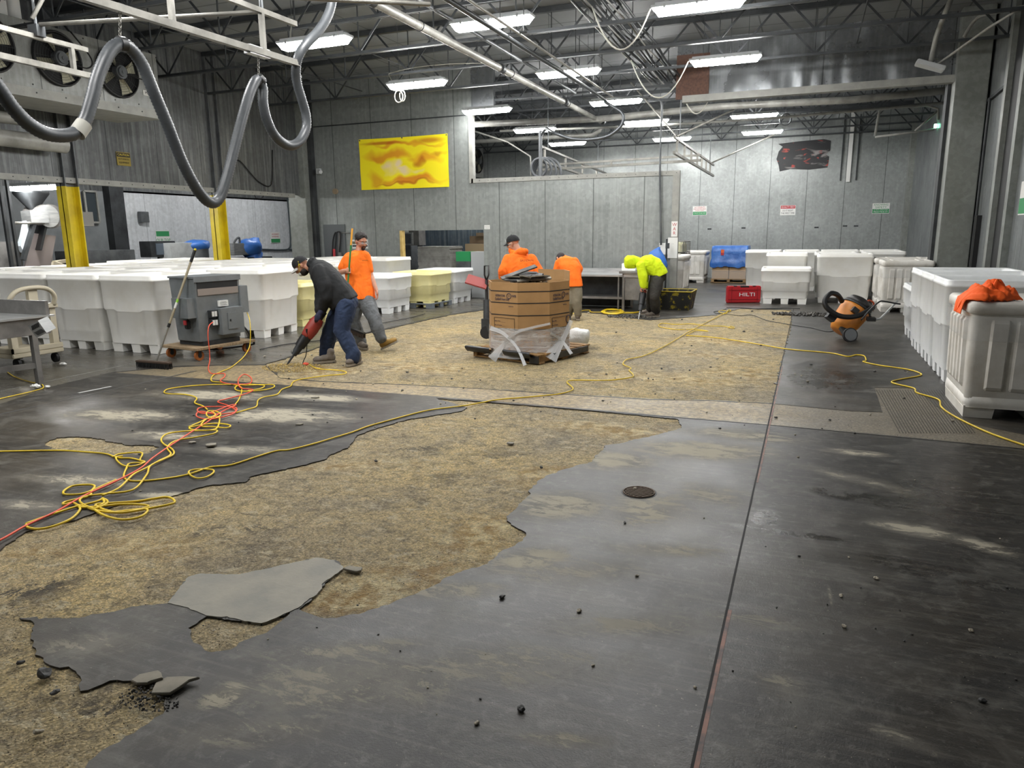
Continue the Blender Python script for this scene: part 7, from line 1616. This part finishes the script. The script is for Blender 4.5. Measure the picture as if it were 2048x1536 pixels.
# ---------------------------------------------------------------- cords on the floor
M_cy = mat('yellow_cord', '#e3c323', .45, 0, '#cdae1c', 8); M_co = mat('orange_cord', '#e2573a', .45); M_ck = mat('black_cord', '#1c1c1d', .5)
def cord(px, r, m, label, name='power_cord', z=.0, k=6, lift=None, seed=0):
    pts = []
    for i, p in enumerate(px):
        q_ = G(p[0], p[1], 0) if len(p) == 2 else WX(p[0], p[1], p[3]) if len(p) == 4 else G(p[0], p[1], p[2]); pts.append(Vector((q_.x, q_.y, max(r+z, q_.z+r))))
    sp = smoothpath(pts, k); sp = [Vector((p.x, p.y, max(p.z+.004*noise.noise(Vector((p.x*3+seed, p.y*3, 0))), r+z*.5))) for p in sp]
    q = MB(); q.tube(sp, r, 7); o = q.build(name, m); tag(o, label, 'power cord'); return o
R_ = .0065
def lp_(pts, x0=0, y0=0, s=1): return [(x0+x*s, y0+y*s) for x, y in pts]
K = 700/2048
def c1(pts): return [(x*K, 680+y*K) for x, y in pts]
cord(c1([(-300, 1330), (0, 1190), (150, 1105), (330, 1020), (500, 925), (700, 830), (830, 760), (900, 700), (1000, 630), (1130, 545), (1230, 480), (1300, 430), (1380, 390), (1340, 395), (1220, 440), (1160, 430), (1180, 405), (1330, 400), (1385, 410), (1360, 445), (1240, 475), (1155, 460), (1170, 430), (1280, 445), (1380, 430), (1340, 395), (1275, 372), (1330, 355), (1440, 325), (1480, 300), (1410, 290), (1395, 240), (1430, 210), (1470, 230), (1465, 262), (1400, 268), (1320, 262), (1290, 245), (1315, 222), (1310, 205), (1240, 205), (1220, 175), (1228, 130)])+[(419, 704, 0, -7.41), (416, 672, 0, -7.40), (418, 653, 0, -7.42), (426, 645, 0, -7.50)], .0065, M_co, 'orange cord running from the transformer to the lower left corner', z=.012)
cord(c1([(-60, 660), (0, 660), (300, 652), (500, 662), (620, 672), (690, 695), (770, 698), (830, 715), (845, 725), (760, 730), (740, 760), (725, 800), (745, 825), (820, 832), (950, 820), (1100, 795), (1230, 752), (1350, 738), (1500, 690), (1620, 655), (1700, 648), (1850, 610), (2048, 550)])+[(738, 854), (795, 838), (860, 822), (930, 813), (985, 803), (1040, 797), (1115, 790), (1146, 780), (1134, 766), (1150, 762), (1220, 762), (1262, 756), (1266, 750), (1258, 742), (1262, 738), (1250, 732), (1246, 728), (1255, 720), (1290, 712), (1330, 693), (1365, 672), (1395, 655), (1440, 632), (1455, 626)], .007, M_cy, 'yellow cord running from lower left across the bare concrete to the middle of the back', z=.002)
cord(c1([(660, 695), (700, 678), (800, 668), (835, 675), (820, 712), (848, 722), (800, 745), (740, 748), (700, 730), (680, 700), (720, 690)]), .0065, M_cy, 'short yellow cord loop at left, beside the small bare patch', z=.008, seed=3)
cord(c1([(1105, 795), (1110, 775), (1160, 765), (1240, 768), (1250, 785), (1210, 812), (1160, 820), (1120, 805), (1105, 785)]), .0065, M_cy, 'single small closed loop of yellow cord lying on the dark coating, lower left', z=.006, seed=4)
cord(c1([(155, 1085), (250, 1050), (420, 995), (560, 960), (600, 945), (610, 965), (570, 985), (480, 990), (430, 965), (380, 975), (372, 965), (420, 950), (520, 925), (540, 890), (555, 865), (520, 858), (430, 865), (380, 890), (375, 912), (430, 915), (500, 905), (620, 855), (680, 830)]), .0075, M_cy, 'yellow cord tangled at lower left, passing under the orange cord', z=.006, seed=5)
cord(c1([(155, 1090), (165, 1108), (230, 1115), (320, 1098), (420, 1055), (470, 1000), (450, 975), (500, 985), (560, 1005), (700, 1020), (850, 1000), (1000, 970), (1022, 950), (980, 930), (900, 940), (800, 955), (640, 965), (560, 975), (620, 1005), (720, 1020), (860, 990), (840, 975), (700, 972), (560, 995), (620, 1040), (720, 1062), (820, 1045), (865, 1010), (830, 1000), (660, 1018)]), .0075, M_cy, 'yellow cord laid in wide loops over the bare patch edge at lower left', z=.004, seed=6)
cord(c1([(600, 940), (630, 955), (620, 975), (550, 1000), (470, 960), (500, 930), (620, 915), (780, 890), (860, 800), (880, 750), (960, 710), (1015, 680), (1010, 650), (960, 620), (945, 590), (980, 560), (1080, 545), (1200, 540), (1270, 540), (1250, 560), (1150, 580), (1030, 600), (980, 640), (1000, 680), (930, 720), (860, 760), (780, 800), (700, 880), (600, 925)]), .007, M_cy, 'yellow cord doubled back between the lower tangle and the middle tangle', z=.009, seed=7)
cord(c1([(1105, 520), (1150, 500), (1230, 465), (1280, 460), (1290, 440), (1250, 425), (1215, 430), (1212, 455), (1250, 470), (1285, 465), (1275, 520), (1240, 538), (1150, 540), (1108, 528), (1150, 515), (1260, 500), (1345, 510), (1330, 525), (1250, 520), (1180, 515), (1200, 480), (1260, 450), (1240, 430)]), .007, M_cy, 'yellow cord knotted in the middle tangle beside the orange loops', z=.01, seed=8)
cord(c1([(1215, 415), (1190, 395), (1140, 375), (1150, 345), (1080, 325), (980, 320), (962, 308), (1000, 290), (1150, 272), (1330, 266), (1450, 270), (1540, 268), (1600, 270), (1600, 285), (1540, 300), (1440, 308), (1385, 300), (1380, 280), (1430, 265), (1540, 272), (1530, 290), (1450, 305)]), .0068, M_cy, 'yellow cord looping out to the left between the two upper tangles', z=.006, seed=9)
cord(c1([(1380, 432), (1450, 412), (1500, 395), (1510, 360), (1540, 342), (1620, 325), (1650, 295), (1700, 275), (1715, 250), (1760, 235), (1900, 215), (2010, 205), (2022, 190), (1960, 180), (1860, 172), (1810, 150)])+[(612, 731)], .0065, M_cy, 'yellow cord from the middle tangle up to the plug by the black clad worker', z=.004, seed=10)
cord(c1([(1370, 390), (1400, 350), (1415, 300), (1400, 275), (1300, 255), (1240, 245), (1245, 215), (1290, 190), (1350, 165), (1420, 110)])+[(499, 694, 0, -7.36), (501, 665, 0, -7.38), (499, 640, 0, -7.44), (494, 626, 0, -7.52)], .0065, M_cy, 'yellow cord hanging from the right side of the transformer to the upper tangle', z=.003, seed=11)
cord([(-40, 812), (0, 799), (60, 785), (85, 778), (86, 772), (80, 768), (60, 765), (30, 755), (15, 745)], .006, M_cy, 'yellow cord passing round the leg of the bench at the left edge', seed=12)
cord([(1372, 672), (1420, 675), (1465, 681), (1520, 690), (1580, 700), (1660, 707), (1695, 714), (1712, 711), (1728, 713), (1732, 722), (1727, 725), (1760, 732), (1815, 740), (1840, 748), (1838, 753), (1800, 760), (1783, 765), (1795, 770), (1828, 778), (1834, 787), (1876, 800), (1882, 815), (1905, 832), (1950, 855), (1990, 872), (2048, 892), (2120, 915)], .008, M_cy, 'yellow cord winding along the right side past the stained tub', seed=13)
def c5(p): return [(1160+x*400/2048, 420+y*400/2048) for x, y in p]
cord(c5([(1090, 1290), (1180, 1240), (1310, 1245), (1180, 1225), (1000, 1228), (860, 1210), (805, 1190), (840, 1165), (980, 1175), (1150, 1170), (1280, 1190), (1480, 1195), (1560, 1215), (1580, 1205), (1540, 1195), (1520, 1210)]), .007, M_cy, 'yellow cord loop on the bare concrete in the middle distance', seed=14)
cord(c5([(1500, 1070), (1440, 1060), (1420, 1045), (1460, 1035), (1520, 1045), (1545, 1035), (1520, 1028), (1500, 1055), (1470, 1062)]), .008, M_cy, 'small yellow cord knot by the black cord in the middle distance', z=.006, seed=15)
rg = random.Random(6); pl = []
for k in range(60):
    a = k*1.1; pl.append((1225+26*cos(a)*(.5+.5*rg.random()), 625+6*sin(a)*(.5+.6*rg.random())))
cord([(1143, 630), (1165, 623), (1180, 622), (1185, 626)]+pl+[(1250, 628), (1275, 627), (1290, 620), (1300, 614)], .008, M_cy, 'heap of yellow cord on the floor between the carton and the man in yellow', z=.01, k=3, seed=16)
cord(c5([(1500, 1015), (1430, 1035), (1370, 1045), (1400, 1060), (1500, 1070), (1640, 1085), (1740, 1078), (1800, 1090), (1900, 1130), (2048, 1160)])+[(1600, 653), (1625, 657), (1655, 664), (1675, 660), (1690, 655)], .006, M_ck, 'black cord trailing from the orange vacuum to the left', seed=17)
cord(c5([(1500, 1005), (1650, 1005), (1800, 1015), (2000, 1012)])+[(1570, 617), (1600, 618)], .007, M_ck, 'black cord along the edge of the bare concrete near the red case', seed=18)
cord([(520, 700), (570, 690), (640, 682), (700, 676), (745, 663)], .008, M_ck, 'black cord on the wet floor behind the black clad worker', seed=19)
cord(c5([(690, 1000), (640, 1030), (560, 1050), (440, 1050), (300, 1060)]), .007, M_cy, 'yellow cord lying at the feet of the man in yellow', seed=20)
cord([(758, 648), (820, 636), (850, 628)], .006, M_ck, 'thin black cord on the wet floor left of the lone yellow bin', seed=21)
q = MB(); c = G(612, 731); q.ball(c+UP*.02, (.045, .03, .022), 12, 8); o = q.build('plug', M_co); tag(o, 'orange plug joining two cords by the boots of the black clad worker', 'plug')
# ---------------------------------------------------------------- debris
M_st = mat('pale_stone', '#b3aa98', .8, 0, '#8c8372', 20, bump=.002); M_dkchip = mat('dark_chip', '#3b3b3b', .7, 0, '#565450', 20)
def stone(px, py, sz, m, label, name='stone', flat=.5, seed=0, grp=None):
    if flat < .3:
        rg = random.Random(seed); p = G(px, py); q = shard(sz, .012, rg, 9, 1.5); q.v = [v+Vector((0, 0, .1*v.x*(sz > .04)+.12*sz*(sz > .04))) for v in q.v]
        o = q.build(name, m, smooth=False, bevel=.002); o.location = (p.x, p.y, 0); o.rotation_euler.z = rg.uniform(-.4, .4); return tag(o, label, 'chip', grp)
    rg = random.Random(seed+int(px)); p = G(px, py); q = MB(); q.ball((0, 0, sz*flat*.9), (sz, sz*.75, sz*flat), 9, 6)
    q.v = [v*(1+.45*noise.noise(v*(1.2/sz)+Vector((seed, px, 0)))) for v in q.v]; o = q.build(name, m, smooth=False); o.location = (p.x, p.y, 0); o.rotation_euler.z = rg.uniform(0, 3); tag(o, label, 'stone' if name == 'stone' else 'chip', grp); return o
big = [((1004, 1196), .028, 1, 'dark chip on the coating below the point of the bare patch'), ((1158, 1224), .024, 0, 'pale angular stone on the dark coating, right of a smaller dark chip'), ((1042, 1422), .03, 1, 'long grey chip near the bottom edge of the frame'), ((954, 1448), .02, 0, 'small pale stone left of the long grey chip near the bottom edge'), ((1752, 1158), .024, 0, 'elongated white stone on the dark floor at lower right'), ((1682, 1193), .022, 0, 'grey stone right of the thin scratch line at lower right'), ((1688, 1254), .022, 0, 'pale stone just below the grey stone at lower right'), ((1250, 1047), .022, 1, 'dark chip below the floor drain'), ((1274, 1153), .018, 0, 'small pale stone well below the floor drain'), ((1942, 1263), .02, 0, 'pale stone at the far lower right'), ((1964, 1404), .028, 1, 'flat grey chip near the right edge at the bottom'), ((1390, 1376), .014, 0, 'tiny pale stone left of the control joint at the bottom'), ((1186, 1332), .014, 0, 'tiny cream stone on the dark coating at bottom centre'), ((77, 1467), .03, 0, 'grey stone on the bare patch in the bottom left corner'), ((706, 1141), .05, 2, 'brown broken slab corner beside the smooth grey patch'), ((752, 924), .03, 1, 'dark chip on the bare patch near its upper edge'), ((1020, 888), .04, 2, 'broken slab piece near the middle of the bare patch'), ((422, 892), .07, 2, 'curved dark slab piece lying on the coating between the two tangles'), ((385, 886), .04, 2, 'small dark slab piece left of the curved one'), ((1083, 937), .03, 1, 'dark chip by the right edge of the bare patch'), ((90, 1354), .06, 1, 'thin dark slab piece left of the dark peninsula'), ((293, 1364), .07, 2, 'grey slab piece leaning on the broken edge at lower left'), ((345, 1374), .09, 2, 'large cracked grey slab corner at the broken edge, lower left'), ((42, 1328), .03, 1, 'dark chip on the bare patch near the left edge'), ((110, 1388), .03, 1, 'dark chip below the dark peninsula'), ((630, 796), .045, 2, 'dark slab chip on the coating right of the tangle'), ((600, 850), .035, 2, 'dark slab chip on the coating above the long yellow cord'), ((1905, 843), .03, 0, 'brown stone against the foot of the stained tub'), ((1815, 745), .02, 0, 'tiny orange stone by the cord bend at right'), ((1270, 979), .03, 0, 'pale stone lying on the floor drain'), ((1552, 836), .03, 1, 'dark chip at the crossing of the two joints'), ((1440, 858), .025, 1, 'dark chip just left of the joint crossing'), ((1660, 841), .022, 1, 'dark chip on the brown strip right of the joint'), ((1740, 830), .02, 0, 'small orange stone on the brown strip')]
for k, (p, s_, ty, lab) in enumerate(big):
    stone(p[0], p[1], s_*(.55 if ty < 2 else .7), (M_st, M_dkchip, M_slab2)[ty], lab, 'stone' if ty == 0 else 'floor_chip', .5 if ty < 2 else .22, k)
rg = random.Random(12)
reg = [((600, 690), (1500, 860), 60), ((0, 1100), (1000, 1500), 22), ((1400, 900), (2040, 1500), 24), ((500, 700), (700, 760), 14), ((1000, 620), (1560, 760), 30), ((1560, 720), (1900, 880), 14), ((200, 760), (800, 1000), 18)]
for (a, b, n) in reg:
    for k in range(n):
        px, py = rg.uniform(a[0], b[0]), rg.uniform(a[1], b[1])
        stone(px, py, rg.uniform(.001, .0021)*depth(G(px, py)), M_dkchip if rg.random() < .6 else M_st, 'small loose chip scattered over the floor', 'floor_chip', .5, k, 'small chips scattered on the floor')
# fine grit: nobody could count it
q = MB()
for k in range(9000):
    px = rg.uniform(-100, 2100); py = 600+936*rg.random()**1.2; p = G(px, py)
    if p.x > 1.2 or p.y > 16 or p.x < -7.4: continue
    s_ = rg.uniform(.0012, .003)*(1+p.y*.07); a = rg.uniform(0, 6.28); c_, s2 = cos(a)*s_, sin(a)*s_
    q.add([(p.x+c_, p.y+s2, -.003), (p.x-s2, p.y+c_, -.003), (p.x-c_, p.y-s2, -.003), (p.x, p.y, s_*.45)], [(0, 1, 3), (1, 2, 3), (2, 0, 3)])
o = q.build('floor_grit', mat('grit', '#8f8775', .8, 0, '#3c3935', 30, .45, .55)); tag(o, 'fine gravel and grit strewn over the whole floor', 'grit', kind='stuff')
# dug pit at the broken edge and small spoil heap at the breaker tip
def heap(px, py, rx, ry, h, m, label, name='rubble_heap', n=140, sz=.012):
    p = G(px, py); q = MB(); rg = random.Random(int(px))
    for k in range(n):
        a = rg.uniform(0, 6.28); r = sqrt(rg.random()); x, y = p.x+rx*r*cos(a), p.y+ry*r*sin(a); s_ = sz*rg.uniform(.4, 1.2); q.box((x, y, h*(1-r)**1.2*rg.random()+s_*.3), (s_, s_*rg.uniform(.5, 1), s_*.6), M=Matrix.Rotation(rg.uniform(0, 3), 3, (rg.random(), rg.random(), .3)))
    o = q.build(name, m); return tag(o, label, 'rubble', kind='stuff')
heap(585, 735, .42, .3, .04, mat('spoil', '#c9b173', .9, 0, '#a08a58', 12), 'tan spoil of broken concrete around the tip of the breaker hammer', n=500, sz=.014)
heap(1262, 634, .5, .25, .04, mat('spoil_grey', '#6a6862', .8, 0, '#3d3c39', 12), 'grey spoil around the bit of the yellow clad worker\'s hammer', n=200, sz=.03)
heap(300, 1400, .13, .07, .012, M_dkchip, 'dark rubble in the broken hollow at lower left', n=170, sz=.008)
heap(1640, 631, .9, .25, .03, mat('spoil_dark', '#3c3a37', .6, 0, '#5b5750', 9), 'dark broken patch of coating beside the vacuum', n=260, sz=.05)

for k, (px, py, sz, lab) in enumerate(((127, 731, .05, 'crumpled white tissue on the wet floor in front of the packed bins'), (72, 777, .06, 'crumpled white film by the foot of the bench at the left edge'), (95, 776, .04, 'small wet paper scrap right of the crumpled film by the bench foot'))):
    q = MB(); q.ball((0, 0, sz*.35), (sz, sz*.6, sz*.35), 14, 9); q.v = [v*(1+.5*noise.noise(v*40+Vector((k, 0, 0)))) for v in q.v]; o = q.build('paper_scrap', M_paper, smooth=False); p = G(px, py); o.location = (p.x, p.y, .004); tag(o, lab, 'paper')
